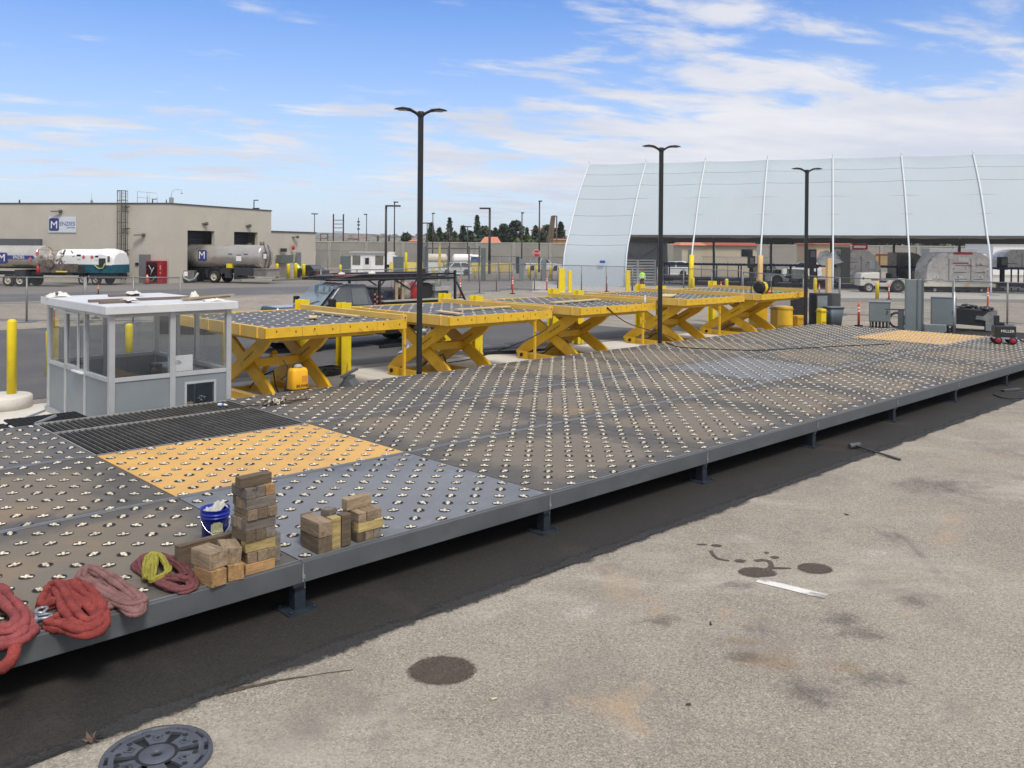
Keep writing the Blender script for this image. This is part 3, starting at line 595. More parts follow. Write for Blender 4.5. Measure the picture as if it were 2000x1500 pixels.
# ------------------------------------------------------------------ scissor lift tables
LW, LL, LZ = 3.85, 5.0, 1.80
TOPM = mat('table_top', (.105, .105, .106), .6, var=.15, vs=2, rand=.1)
SHAD = mat('lift_yellow_shaded', (.66, .40, .014), .45, var=.12, vs=2, stain=[((.42, .24, .015), 1.2, .5, .78), ((.19, .105, .02), 2.8, .6, .76)], coat=.05)  # darker copy of the lift yellow, shade below the table painted in
def make_lift(label):
    t = thing('scissor_lift_table', label, 'lift table', group='yellow scissor lift tables behind the deck')
    MB().box(.10, .10, LZ - .10, LW - .10, LL - .10, LZ - .02).build('table_top', TOPM, t)
    b = MB(); b.box(0, 0, LZ - .22, LW, .10, LZ)
    for i in range(8): x = .25 + i * .48; b.box(x, -.004, LZ - .10 - .03 * (i % 2), x + .03, -.0005, LZ - .055 - .03 * (i % 2), 1)
    for x in (.9, 1.9, 2.95): b.box(x, -.003, LZ - .218, x + .012, -.0006, LZ - .004, 2)
    b.build('front_beam', [YEL, mat('tie_hole', (.10, .06, .03), .7), mat('weld_line', (.36, .22, .03), .6)], t)
    b = MB(); b.box(0, .10, LZ - .24, .10, LL, LZ + .02)
    for i in range(6): b.box(-.035, .35 + i * .82, LZ - .235, -.001, .375 + i * .82, LZ + .012)
    b.build('side_beam', YEL2, t, bevel=.005)
    b = MB(); b.box(LW - .10, .0, LZ - .02, LW, LL, LZ + .12); b.box(LW - .10, .10, LZ - .22, LW - .003, LL, LZ - .02); b.cyl((LW + .002, .12, LZ + .06), (LW + .01, .12, LZ + .06), .03, None, 8, 1); b.cyl((LW - .05, -.004, LZ + .05), (LW - .05, .002, LZ + .05), .025, None, 8, 1)
    b.build('guide_rail', [YEL2, DARK], t, bevel=.005)
    MB().box(.10, LL - .10, LZ - .22, LW - .10, LL, LZ).build('rear_beam', YEL, t)
    b = MB(); b.box(.25, .30, LZ - .34, LW - .75, 3.4, LZ - .23); b.box(.15, .14, LZ - .30, LW - .55, .36, LZ - .225); b.build('under_frame', SHAD, t)
    X1, X2 = .30, 1.78; y0, y1 = .55, 2.95; zt, zb = LZ - .30, .16
    for xx in (X1, X2):
        for s in (0, 1):
            b = MB(); xs = xx + (.0 if s == 0 else .11)
            a, c = ((y1 + .05, zb), (y0, zt)) if s == 0 else ((y0 - .05, zb), (y1, zt))
            d = Vector((0, c[0] - a[0], c[1] - a[1])); dn = d.normalized(); nn = Vector((0, -dn.z, dn.y)); hw = .165
            A0 = Vector((0, a[0], a[1])); C0 = Vector((0, c[0], c[1]))
            pl = [A0 - nn * hw * .62 - dn * .10, A0 - nn * hw + dn * .25, C0 - nn * hw - dn * .25, C0 - nn * hw * .62 + dn * .10, C0 + nn * hw * .62 + dn * .10, C0 + nn * hw - dn * .25, A0 + nn * hw + dn * .25, A0 + nn * hw * .62 - dn * .10]
            b.prism([(p.y, p.z) for p in pl], 'x', xs, xs + .09)
            mid = A0.lerp(C0, .5)
            if s == 0:
                b.cyl((xs - .02, mid.y, mid.z), (xs + .22, mid.y, mid.z), .05, None, 12)
                for k in range(11):   # stencilled word on the arm
                    q = A0 + dn * (d.length * .56 + k * .052); wv = .020 + .012 * ((k * 7) % 3) / 2
                    b.add([(xs - .003, *(q - nn * .022)[1:]), (xs - .003, *(q + dn * wv - nn * .022)[1:]), (xs - .003, *(q + dn * wv + nn * .022)[1:]), (xs - .003, *(q + nn * .022)[1:])], [(0, 1, 2, 3)], 1)
            b.build('scissor_arm', [SHAD, DARK], t, bevel=.006)
    b = MB(); zc = (zt + zb) / 2
    b.box(X1 + .22, 1.62, zc - .10, X2, 1.88, zc + .10); b.cyl((X1 + .1, y0 + .02, zt), (X2 + .1, y0 + .02, zt), .05, None, 10); b.cyl((X1 + .1, y0 + .02, zb), (X2 + .1, y0 + .02, zb), .05, None, 10)
    b.cyl((1.1, 2.5, .25), (1.1, 1.6, 1.05), .07, None, 10)
    b.build('cross_tube', SHAD, t)
    b = MB(); b.box(.16, .15, .012, .34, 2.75, .19); b.box(X2 + .0, .15, .012, X2 + .24, 2.75, .19); b.box(.34, 2.55, .012, X2, 2.75, .16); b.box(.34, .15, .012, X2, .35, .16); b.box(.05, 2.40, .012, .16, 2.80, .24); b.cyl((.04, 2.6, .14), (-.0, 2.6, .14), .06, None, 10, 1)
    b.build('base_frame', [SHAD, DARK], t, bevel=.006)
    b = MB(); b.box(-.06, 1.9, .012, .01, 1.97, LZ - .24); b.build('safety_prop', YEL, t)
    pts = []
    for i in range(9):
        for j in range(10): pts.append((.35 + i * .395, .35 + j * .475, LZ - .018))
    put_casters(pts, t, 100)
    b = MB(); b.tube([(.9, 2.5, .1), (.8, 1.9, .42), (1.0, 1.5, .62), (.85, 1.1, .3), (.7, .5, .05)], .018, 6); b.build('hydraulic_hose', BLACK, t)
    return t
LP = [(4.85, 9.85), (10.0, 9.72), (15.3, 9.9), (21.6, 10.45), (26.9, 10.55)]
LLAB = ['yellow scissor lift table nearest the booth, with a yellow tank in front', 'second yellow scissor lift table from the booth, behind the tallest lamp post', 'middle yellow scissor lift table, with a long plank and a bottle on it',
        'fourth yellow scissor lift table from the booth, behind the middle lamp post', 'farthest yellow scissor lift table, with a generator on top']
L0 = make_lift(LLAB[0])
for i, (u, v) in enumerate(LP):
    o = L0 if i == 0 else dup(L0); o.location = D(u, v, 0); o.rotation_euler = (0, 0, RZ); o['label'] = LLAB[i]
PLY = mat('new_plank', (.62, .47, .24), .7, var=.12, vs=3, stretch=(.5, 5, 5))
def plank(u, v, z, ln, wd, rz, lab, h=.03): tag(MB().box(-ln / 2, -wd / 2, 0, ln / 2, wd / 2, h).build('wood_plank', PLY, None, D(u, v, z), RZ + rz, bevel=.003), lab, 'plank')
plank(LP[0][0] + 3.2, LP[0][1] + 2.3, LZ + .03, 2.2, .16, 1.57, 'narrow pale plank against the rail of the nearest lift table')
plank(LP[0][0] + 2.2, LP[0][1] + 1.7, LZ + .03, .5, .2, 1.0, 'short pale board loose on the nearest lift table')
plank(LP[1][0] + 2.6, LP[1][1] + 1.6, LZ + .03, 2.1, .16, .0, 'long pale plank on the second lift table')
plank(LP[1][0] + .7, LP[1][1] + .9, LZ + .03, 1.1, .2, 1.45, 'short pale plank near the front corner of the second lift table')
plank(LP[2][0] + 2.0, LP[2][1] + 2.0, LZ + .03, 2.6, .25, .1, 'wide pale plank across the middle lift table')
plank(LP[3][0] + .9, LP[3][1] + 1.5, LZ + .03, 1.5, .5, .5, 'cream board lying on the fourth lift table', .04)
b = MB(); b.lathe([(.03, 0), (.036, .02), (.036, .17), (.014, .22), (.014, .25), (.0001, .25)], 12); tag(b.build('water_bottle', mat('clear_plastic', (.72, .76, .80), .15, var=.05), None, D(LP[2][0] + 3.6, LP[2][1] + .35, LZ)), 'clear water bottle standing on the middle lift table', 'bottle')
gn = thing('portable_generator', 'black and yellow portable generator on the farthest lift table', 'generator', D(LP[4][0] + .75, LP[4][1] + .45, LZ + .0), RZ)
b = MB(); b.lathe([(.2, -.3), (.24, -.26), (.24, .26), (.2, .3)], 12, (0, 0, .26), ax='x'); b.build('engine_body', BLACK, gn)
b = MB(); b.lathe([(.25, -.1), (.255, -.09), (.255, .09), (.25, .1)], 12, (0, 0, .26), ax='x', caps=False); b.build('cover_band', YELB, gn)
b = MB()
for y in (-.25, .25): b.tube([(-.38, y, 0), (-.38, y, .5), (.38, y, .5), (.38, y, 0)], .018, 6)
b.build('carry_frame', BLACK, gn)
b = MB(); b.tube([(.3, .1, .05), (.6, .2, .05), (.75, -.1, .03), (1.1, .1, .03), (.9, .4, .03)], .05, 6); tag(b.build('hose_coil', mat('orange_hose', (.7, .22, .08), .6), None, D(LP[4][0] + .8, LP[4][1] + .5, LZ), RZ), 'orange hose lying beside the generator', 'hose')
rag(D(LP[4][0] + 2.2, LP[4][1] + .7, LZ), .7, .4, .1, 21, mat('green_tarp', (.10, .26, .16), .7), 'green tarp spread beside the generator', 'tarp')
# yellow guard posts of square tube between the tables
gp = None
for i, (px, bv, du_, top) in enumerate(((672, 13.35, 0, 2.02), (591, 15.2, 0, 2.0), (931, 13.7, 0, 2.05), (869, 15.4, 0, 2.0), (1130, 14.2, 0, 2.0), (1081, 15.6, 0, 2.0), (1292, 14.6, 0, 2.0), (1251, 16.2, 0, 2.0), (1392, 16.4, 0, 2.0))):
    # u on the line of sight of px at row bv
    k = (px - 1000) / FPX; u = ((OY + UX * bv) * k - OX + UY * bv) / (UX - UY * k)
    lab = ['yellow guard post right of the nearest lift table, splayed plate at its foot', 'yellow guard post behind the nearest lift table rail', 'yellow guard post right of the second lift table', 'yellow guard post behind the second lift table rail',
           'yellow guard post right of the middle lift table', 'yellow guard post behind the middle lift table rail', 'yellow guard post right of the fourth lift table', 'yellow guard post behind the fourth lift table rail', 'yellow guard post behind the farthest lift table rail'][i]
    if gp is None:
        gp = thing('guard_post', lab, 'guard post', group='square yellow guard posts')
        b = MB(); b.box(-.16, -.15, 0, .16, -.13, top); b.box(-.16, .13, 0, .16, .15, top); b.box(-.012, -.13, 0, .012, .13, top); b.build('column', YELB, gp, bevel=.004)
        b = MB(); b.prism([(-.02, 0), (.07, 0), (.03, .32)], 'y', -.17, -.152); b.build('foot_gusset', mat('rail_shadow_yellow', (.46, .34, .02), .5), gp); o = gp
    else: o = dup(gp, label=lab)
    o.location = D(u, bv, .01); o.rotation_euler = (0, 0, RZ + 1.5708 * 0)
# ------------------------------------------------------------------ round yellow bollards
def make_bollard(lab, r=.115, h=1.1):
    t = thing('yellow_bollard', lab, 'bollard', group='round yellow bollards')
    b = MB(); b.lathe([(r, 0), (r, h), (r * .92, h + r * .35), (r * .62, h + r * .65), (.0001, h + r * .78)], 18); b.build('sleeve', YELB, t); return t
bl0 = make_bollard('yellow bollard on the round concrete island at the left edge', .10, 1.62); bl0.location = G(9, 779) + Vector((0, 0, .0)); 
b = MB(); b.lathe([(.62, 0), (.62, .25), (.59, .28), (.0001, .28)], 32); tag(b.build('bollard_island', PAD, None, G(2, 797)), 'round concrete island under the left bollard', 'concrete base')
bl0.location = (*(G(2, 797)[:2]), .25); bl0.location.x += .09; bl0.location.y += .25
bl1 = make_bollard('yellow bollard seen through the booth windows', .112, 1.12); bl1.location = G(252, 708)
bl2 = make_bollard('yellow bollard seen through the left side of the booth', .10, 1.2); bl2.location = G(97, 735)
# ------------------------------------------------------------------ area lamp posts
def make_lamp(lab, h=6.95):
    t = thing('lamp_post', lab, 'lamp post', group='twin-head black lamp posts along the deck')
    b = MB(); s = .066; ch = .02
    pl = [(-s, -s + ch), (-s + ch, -s), (s - ch, -s), (s, -s + ch), (s, s - ch), (s - ch, s), (-s + ch, s), (-s, s - ch)]
    b.prism(pl, 'z', 0, h - .1); b.build('pole', BLKP, t)
    b = MB(); b.box(-.18, -.18, 0, .18, .18, .025)
    for x in (-.13, .13):
        for y in (-.13, .13): b.cyl((x, y, .025), (x, y, .07), .02, None, 6)
    b.build('base_plate', BLACK, t)
    b = MB(); b.lathe([(.08, h - .12), (.085, h - .1), (.085, h), (.07, h + .02), (.0001, h + .02)], 12); b.build('top_cap', BLKP, t)
    for s in (-1, 1):
        b = MB(); rings = []
        for x, hw, z, th in ((.06, .05, h - .06, .10), (.16, .06, h + .0, .07), (.26, .14, h + .05, .07), (.45, .18, h + .075, .06), (.58, .13, h + .065, .04), (.65, .04, h + .055, .02)):
            rings.append([(s * x, -hw, z), (s * x, -hw * .5, z + th * .5), (s * x, hw * .5, z + th * .5), (s * x, hw, z), (s * x, hw * .5, z - th * .5), (s * x, -hw * .5, z - th * .5)])
        b.loft(rings, sm=False); hd = b.build('lamp_head', BLKP, t)
        b = MB(); b.box(min(s * .28, s * .55), -.10, h + .030, max(s * .28, s * .55), .10, h + .046); b.build('lens', mat('lamp_lens', (.30, .30, .28), .3), hd)
    return t
def at_line(px, v, z=0.):
    k = (px - 1000) / FPX; u = ((OY + UX * v) * k - OX + UY * v) / (UX - UY * k); return D(u, v, z)
lp0 = make_lamp('tallest twin-head black lamp post in front of the second lift table')
for i, (px, v) in enumerate(((820, 9.42), (1290, 9.75), (1574.5, 10.15))):
    o = lp0 if i == 0 else dup(lp0, label=('', 'twin-head black lamp post at the fourth lift table, middle one of three', 'twin-head black lamp post by the battery chargers, rightmost of three')[i])
    o.location = at_line(px, v, .0); o.rotation_euler = (0, 0, (.20, .10, .02)[i])
# ------------------------------------------------------------------ dunnage blocks: every block a thing
def wood(name, col): return mat(name, col, .85, var=.30, vs=7, rand=.45, stretch=(.35, 3.2, 3.2), stain=[(tuple(x * .22 for x in col), 2.4, .54, .74), (tuple(min(1, x * 1.35) for x in col), 3.1, .60, .8)], bump=(16, .25), fine=(tuple(x * .6 for x in col), 26, .52, .7))
W_ = {'tan': wood('timber_tan', (.255, .19, .122)), 'grey': wood('timber_grey', (.165, .142, .118)), 'yel': wood('timber_yellow', (.43, .325, .135)), 'or': wood('timber_orange', (.33, .195, .085)), 'brn': wood('timber_brown', (.13, .095, .062)), 'pale': wood('timber_pale', (.45, .36, .24))}
BM = {}
def block(u, v, z, l, w_, h, rz, col, lab, grp, tilt=0.):
    key = (round(l, 3), round(w_, 3), round(h, 3))
    if key not in BM:
        b = MB(); b.box(-l / 2, -w_ / 2, 0, l / 2, w_ / 2, h); o = b.build('timber_block', W_[col]); me = o.data; bpy.data.objects.remove(o); BM[key] = me
    o = bpy.data.objects.new('timber_block', BM[key]); COL.objects.link(o); o.location = D(u, v, z); o.rotation_euler = (tilt, 0, RZ + rz)
    bv = o.modifiers.new('bevel', 'BEVEL'); bv.width = .004; bv.segments = 1
    o.material_slots[0].link = 'OBJECT'; o.material_slots[0].material = W_[col]
    return tag(o, lab, 'wood block', grp)
T0U, T0V, BH = -.575, .012, .103
ORDN = ['bottom', 'second', 'third', 'fourth', 'fifth', 'sixth', 'seventh', 'eighth']
cols = [['or', 'tan', 'grey'], ['tan', 'tan', 'tan'], ['yel', 'brn', 'tan'], ['brn', 'brn', 'grey'], ['grey', 'tan', 'grey'], ['tan', 'brn', 'tan'], ['grey', 'tan', 'brn'], ['grey', 'grey', 'or']]
for k in range(8):
    ju, jv = rnd.uniform(-.012, .012), rnd.uniform(-.01, .012); tw = rnd.uniform(-.03, .03); jx = .03 if k == 5 else 0
    for j in range(3):
        q = (j - 1) * .104
        if k % 2 == 0: uu, vv, rz = T0U + .155 + ju + rnd.uniform(-.012, .012), T0V + .155 + jv + q, 0
        else: uu, vv, rz = T0U + .155 + ju + q, T0V + .155 + jv + rnd.uniform(-.01, .01), math.pi / 2
        pos = (['front', 'middle', 'rear'] if k % 2 == 0 else ['left', 'middle', 'right'])[j]
        lab = '%s block in the %s layer of the tall block tower' % (pos, ORDN[k])
        block(uu, vv, HD + .001 + k * BH, .31, .100, .101, rz + tw + rnd.uniform(-.01, .01), cols[k][j], lab, 'wood blocks in the tall tower')
block(T0U + .12, T0V + .10, HD + .001 + 8 * BH, .34, .100, .100, .07, 'brn', 'single grey-brown block on the very top of the tall block tower', 'wood blocks in the tall tower')
G2 = 'thick wood blocks left of the tower'
block(-.90, .085, HD + .001, .30, .155, .150, math.pi / 2 + .12, 'or', 'lower orange-brown thick block nearest the purple sling, deck edge', G2)
block(-.89, .13, HD + .153, .30, .19, .150, math.pi / 2 + .16, 'tan', 'upper thick tan block nearest the purple sling, with pale sawn top', G2)
block(-.685, .10, HD + .001, .28, .15, .150, math.pi / 2 - .14, 'or', 'lower orange-brown thick block touching the tall tower', G2)
block(-.70, .14, HD + .153, .28, .18, .150, math.pi / 2 - .26, 'tan', 'upper tilted thick block beside the tall tower, dark stained top', G2, .10)
block(-.70, .60, HD + .001, .62, .09, .24, .05, 'brn', 'long deep beam standing on edge in front of the blue bucket', G2)
block(-.42, .40, HD + .001, .30, .10, .10, 0, 'grey', 'loose grey block on the deck behind the tall tower', G2)
block(-.20, .30, HD + .001, .30, .12, .28, math.pi / 2, 'grey', 'grey upright block half hidden right of the tall tower', G2)
G3 = 'wood blocks in the middle pile'
block(.30, .20, HD + .001, .36, .16, .168, math.pi / 2 - .03, 'brn', 'lower dark thick block in the middle pile', G3)
block(.295, .20, HD + .171, .37, .16, .150, math.pi / 2, 'tan', 'upper thick tan block with pale top in the middle pile', G3)
block(.445, .11, HD + .001, .115, .10, .325, 0, 'yel', 'upright yellow-tan block standing in the middle pile', G3)
block(.575, .12, HD + .001, .115, .10, .33, .03, 'brn', 'upright dark brown block at the right of the middle pile', G3)
block(.52, .33, HD + .001, .12, .12, .35, .4, 'grey', 'upright grey block behind the two upright ones', G3)
block(.36, .47, HD + .001, .12, .12, .29, .1, 'brn', 'short upright block hidden behind the middle pile', G3)
G4 = 'wood blocks in the right pile'
for k in range(3):
    for j in range(3):
        q = (j - 1) * .104; cc = [['brn', 'tan', 'grey'], ['yel', 'brn', 'tan'], ['tan', 'tan', 'tan']][k][j]
        if k % 2: uu, vv, rz = .87, .215 + q, .0
        else: uu, vv, rz = .87 + q, .215, math.pi / 2
        pos = (['left', 'middle', 'right'] if k % 2 == 0 else ['front', 'middle', 'rear'])[j]
        block(uu + rnd.uniform(-.008, .008), vv + rnd.uniform(-.008, .008), HD + .001 + k * .104, .315, .10, .102, rz + rnd.uniform(-.03, .03), cc, '%s block in the %s layer of the low right pile' % (pos, ['bottom', 'yellow middle', 'top'][k]), G4)
block(.83, .27, HD + .001 + 3 * .104, .32, .10, .12, .06, 'tan', 'single tan block lying on top of the low right pile', G4)
# ------------------------------------------------------------------ bucket
bk = thing('plastic_bucket', 'blue plastic bucket with a wire handle beside the wood blocks', 'bucket', D(-.40, 1.06, HD + .001), RZ - .95)
BLU = mat('bucket_blue', (.004, .018, .30), .38, var=.1); BLU2 = mat('bucket_bright_blue', (.004, .09, .50), .38, var=.08)
b = MB(); b.lathe([(.0001, .0), (.128, 0), (.132, .13)], 28, m=1, caps=False); b.lathe([(.132, .13), (.140, .29), (.149, .292), (.149, .30), (.142, .303), (.143, .322), (.152, .324), (.152, .332), (.144, .336), (.146, .37), (.152, .372), (.152, .383), (.143, .383), (.128, .02), (.0001, .02)], 28, caps=False)
b.build('shell', [BLU, BLU2], bk)
b = MB(); b.tube([(.153 * math.cos(a), .153 * math.sin(a) - .05 * math.sin((a + .75) ) * 0, .30 - .17 * math.sin(max(0, min(3.14159, a + 2.356))) ) for a in [(-2.356 + 3.14159 * i / 14) for i in range(15)]], .004, 6); b.build('wire_handle', CHROME, bk)
b = MB(); b.cyl((.157 * math.cos(-1.25), .157 * math.sin(-1.25), .132), (.157 * math.cos(-.75), .157 * math.sin(-.75), .132), .013, None, 8); b.build('grip', WHITE, bk)
b = MB(); n = 8; rr = .1405
for i in range(n):
    a0, a1 = -1.35 + .85 * i / n, -1.35 + .85 * (i + 1) / n; tp = lambda a: .245 if abs(a + .925) > .3 else .262
    b.quad((rr * math.cos(a0), rr * math.sin(a0), .08), (rr * math.cos(a1), rr * math.sin(a1), .08), (.1425 * math.cos(a1), .1425 * math.sin(a1), tp(a1)), (.1425 * math.cos(a0), .1425 * math.sin(a0), tp(a0)))
b.build('paper_label', mat('label_olive', (.34, .34, .20), .7, var=.25, vs=30), bk)
text('label_print', "Lowe's", .045, mat('label_pale', (.68, .68, .55), .6), bk, frame_m((.148 * math.cos(-.925), .148 * math.sin(-.925), .175), (.8, .6, 0), (0, 0, 1)), .001)
b = MB(); vs = []
for i in range(9):
    for j in range(9):
        x, y = (i / 8 - .5) * .21, (j / 8 - .5) * .2; r = min(1, math.hypot(x, y) / .125)
        vs.append((x, y, .34 + .12 * (1 - r) * (.5 + mnoise.noise(Vector((x * 14, y * 14, 3)))) + .05 * mnoise.noise(Vector((x * 30, y * 30, 1))) + (.04 if x > .05 else 0)))
b.add(vs, [(i * 9 + j, (i + 1) * 9 + j, (i + 1) * 9 + j + 1, i * 9 + j + 1) for i in range(8) for j in range(8)], 0, False)
o = b.build('plastic_bag', mat('dirty_poly', (.42, .41, .37), .45, var=.25, vs=14), None, D(-.38, 1.09, HD), RZ); tag(o, 'crumpled clear plastic bag stuffed in the blue bucket', 'bag')
# ------------------------------------------------------------------ lifting slings: folded fabric tubes
def fabric(name, col): return mat(name, col, .95, var=.30, vs=5, spec=.15, stain=[(tuple(x * .42 for x in col), 5.5, .54, .80), (tuple(min(1, x * 1.25 + .03) for x in col), 9, .58, .85)], bump=(38, .7), fine=(tuple(x * .7 for x in col), 60, .5, .7))
def sling(label, pts, r, m, seed, name='lifting_sling', flat=.60, loops=1, parent=None, ns=4):
    "pts: rough path (u, v, z) over the deck; smoothed, creased"
    P = [D(*p) for p in pts]; k = len(P); out = []
    for i in range(k):
        p0, p1, p2, p3 = P[i - 1], P[i], P[(i + 1) % k], P[(i + 2) % k]
        for s_ in range(9):
            t = s_ / 9; out.append(.5 * ((2 * p1) + (p2 - p0) * t + (2 * p0 - 5 * p1 + 4 * p2 - p3) * t * t + (3 * p1 - p0 - 3 * p2 + p3) * t ** 3))
    b = MB(); NS = 10; K = len(out)
    for q in range(ns):
        ph = 6.283 * q / ns; cen = []
        for i in range(K):
            d = (out[(i + 1) % K] - out[i - 1]); d = d.normalized() if d.length > 1e-6 else Vector((1, 0, 0)); sd = d.cross(Vector((0, 0, 1))); sd = sd.normalized() if sd.length > 1e-4 else Vector((1, 0, 0)); up = sd.cross(d)
            tw = ph + 1.1 * math.sin(6.283 * i / K * 2 + seed) ; cen.append(out[i] + sd * r * .62 * math.cos(tw) * (1 + .3 * mnoise.noise(Vector((i * .2, q, seed)))) + up * r * .34 * math.sin(tw) + Vector((0, 0, -.008)))
        rs = [r * ({3: .60, 4: .52}.get(ns, .46) + .22 * mnoise.noise(Vector((i * .28, q * 3.1, seed)))) for i in range(K)]
        o0 = len(b.v); b.tube(cen, rs, NS, closed=True)
        for i in range(o0, len(b.v)):
            p = Vector(b.v[i]); ci = (i - o0) // NS; c = cen[ci]; dl = p - c; th = (i - o0) % NS / NS * 6.283
            kf = 1 + .20 * mnoise.noise(p * 22 + Vector((seed, 0, 0))) + .14 * mnoise.noise(p * 55) + .12 * math.cos(3 * th + 4 * mnoise.noise(Vector((ci * .15, q, seed))))
            z_ = c.z + dl.z * kf * .85; b.v[i] = (c.x + dl.x * kf, c.y + dl.y * kf, max(z_, HD + .004) if math.hypot(*(UV(c))) and UV(c)[1] > .0 else z_)
    o = b.build(name, m, parent)
    if label: tag(o, label, 'sling', 'fabric lifting slings on the deck edge')
    return o
RED_F = fabric('sling_red', (.265, .055, .048)); PINK_F = fabric('sling_pink', (.27, .07, .07)); MAU_F = fabric('sling_mauve', (.235, .125, .118)); PUR_F = fabric('sling_purple', (.165, .062, .066)); OLV_F = fabric('sling_olive', (.29, .265, .05))
z = HD + .045
def px(x, y, zz=0.): u, v = UV(G(x, y, HD)); return (u, v, z - .012 + zz * .62)
sling('bright red crumpled fabric sling with shackles on its left', [px(95, 1165), px(85, 1190, .01), px(120, 1185, .05), px(150, 1200, .03), px(100, 1222), px(125, 1232, .03), px(165, 1240), px(196, 1225), px(178, 1195, .05), px(140, 1165, .08), px(150, 1150, .03), px(172, 1172, .06), px(198, 1205, .02), px(170, 1232, .04), px(140, 1215, .09), px(120, 1170, .10), px(112, 1152, .03)], .066, RED_F, 1, ns=3)
sling('dusty mauve fabric sling folded in a long diagonal bundle', [px(165, 1128), px(200, 1150, .01), px(240, 1172), px(272, 1190), px(262, 1202), px(225, 1182, .05), px(185, 1158, .06), px(160, 1140, .04), px(175, 1126, .08), px(215, 1148, .10), px(255, 1170, .07), px(278, 1182, .02), px(250, 1196, .06), px(205, 1172, .02), px(190, 1184, 0), px(215, 1190, 0), px(180, 1165, .04)], .055, MAU_F, 2)
sling('dark purple-red fabric sling in a ring under the olive sling', [px(268, 1112), px(290, 1100, .02), px(330, 1105, .03), px(360, 1125, .02), px(376, 1148), px(355, 1158), px(325, 1152, .02), px(308, 1140, .01), px(340, 1140, .06), px(368, 1138, .04), px(345, 1112, .06), px(305, 1098, .05), px(278, 1104, .05), px(280, 1122, .02), px(300, 1132, .0)], .050, PUR_F, 3)
sling('olive green fabric sling coiled on top of the purple one', [px(285, 1140, .05), px(283, 1122, .09), px(292, 1104, .12), px(310, 1106, .13), px(322, 1118, .12), px(328, 1132, .09), px(312, 1142, .08), px(295, 1146, .06), px(300, 1134, .10), px(302, 1112, .15), px(294, 1122, .13)], .030, OLV_F, 4)
sling('faded pink fabric sling cut off by the left picture edge', [px(5, 1180), px(25, 1195, .02), px(45, 1215, .02), px(52, 1240), px(30, 1258), px(-10, 1265), px(-50, 1255), px(-60, 1215), px(-30, 1180, .04), px(0, 1170, .08), px(20, 1200, .10), px(38, 1228, .08), px(15, 1245, .06), px(-20, 1240, .05), px(-35, 1205, .06), px(-10, 1185, .07)], .068, PINK_F, 5, ns=3)
def pw(x, y, zz): u, v = UV(G(x, y, HD)); return (u, v, zz)
b = [D(u, v, q) for u, v, q in [pw(30, 1268, HD + .03), pw(26, 1275, HD - .02), pw(20, 1278, HD - .05), pw(5, 1283, HD - .08), pw(-20, 1288, HD - .07), pw(-40, 1295, HD - .02), pw(-50, 1270, HD + .05)]]
hb = MB(); hb.tube(b, [.045, .05, .05, .05, .05, .05, .045], 12, jit=.25); o = hb.build('sling_tail', RED_F); tag(o, 'red fabric loop hanging over the deck edge at far left', 'sling', 'fabric lifting slings on the deck edge')
sh = None
for i, (x, y, a) in enumerate(((70, 1215, .3), (80, 1205, .9), (84, 1222, -.3))):
    b = MB(); b.tube([(-.05, .035, .03), (.03, .04, .03), (.065, .02, .03), (.065, -.02, .03), (.03, -.04, .03), (-.05, -.035, .03)], .014, 8); b.cyl((-.05, -.06, .03), (-.05, .06, .03), .016, None, 8)
    o = b.build('shackle', mat('galv_shackle', (.30, .32, .34), .35, .6, var=.25, vs=20), None, D(*pw(x, y, HD + .004 + .02 * i)), RZ + a)
    tag(o, ['steel shackle lowest between the pink and red slings', 'steel shackle farthest from the deck edge beside the red sling', 'steel shackle touching the red sling, near the edge'][i], 'shackle', 'steel shackles')
# ------------------------------------------------------------------ other loose things on and round the deck
jg = thing('yellow_tank', 'yellow moulded tank with black lettering in front of the nearest lift table', 'tank', at_line(583, 9.20, .012), RZ)
YP = mat('tank_yellow', (.85, .43, .012), .45, var=.06)
b = MB(); z0 = .50
def rr_ring(hx, hy, z, r=.08, n=5):
    q = []
    for cx_, cy_, a0 in ((hx - r, hy - r, 0), (-hx + r, hy - r, 1.5708), (-hx + r, -hy + r, 3.14159), (hx - r, -hy + r, 4.71239)):
        for i in range(n): a = a0 + 1.5708 * i / (n - 1); q.append((cx_ + r * math.cos(a), cy_ + r * math.sin(a), z))
    return q
b.loft([rr_ring(.19, .14, z0), rr_ring(.205, .155, z0 + .03), rr_ring(.195, .145, z0 + .40), rr_ring(.17, .12, z0 + .455), rr_ring(.12, .08, z0 + .47)], cap=True); b.build('shell', YP, jg)
b = MB(); b.lathe([(.10, z0 + .47), (.10, z0 + .50), (.06, z0 + .54), (.0001, z0 + .545)], 14); b.build('cap', mat('cap_grey', (.33, .33, .31), .5), jg)
b = MB(); b.tube([(-.13, 0, z0 + .47), (-.10, 0, z0 + .56), (.10, 0, z0 + .58), (.14, 0, z0 + .47)], .014, 6); b.build('carry_handle', BLACK, jg)
b = MB(); b.box(-.2, -.17, .44, .22, .14, z0); b.box(-.18, -.14, 0, -.12, -.08, .44); b.box(.12, -.14, 0, .18, -.08, .44); b.box(-.18, .06, 0, -.12, .12, .44); b.box(.12, .06, 0, .18, .12, .44); b.build('stand', BLACK, jg)
b = MB(); b.box(.02, -.153, z0 + .16, .14, -.145, z0 + .30); b.build('paper_label', mat('tank_label', (.62, .27, .02), .6, var=.2, vs=30), jg)
text('lettering', 'BILMAR', .085, mat('letter_brown', (.05, .008, .008), .6), jg, frame_m((.02, -.157, z0 + .085), (1, 0, 0), (0, 0, 1)))
b = MB(); b.tube([(-.3, .1, 1.15), (-.22, .05, 1.0), (-.26, .02, .75), (-.34, -.05, .5)], .016, 6); b.build('hose', BLACK, jg)
cr = thing('plastic_crate', 'black plastic crate beside the guard post at the nearest lift table', 'crate', G(643, 733, .013), RZ + .1)
b = MB(); w_, d_, h_ = .24, .18, .27
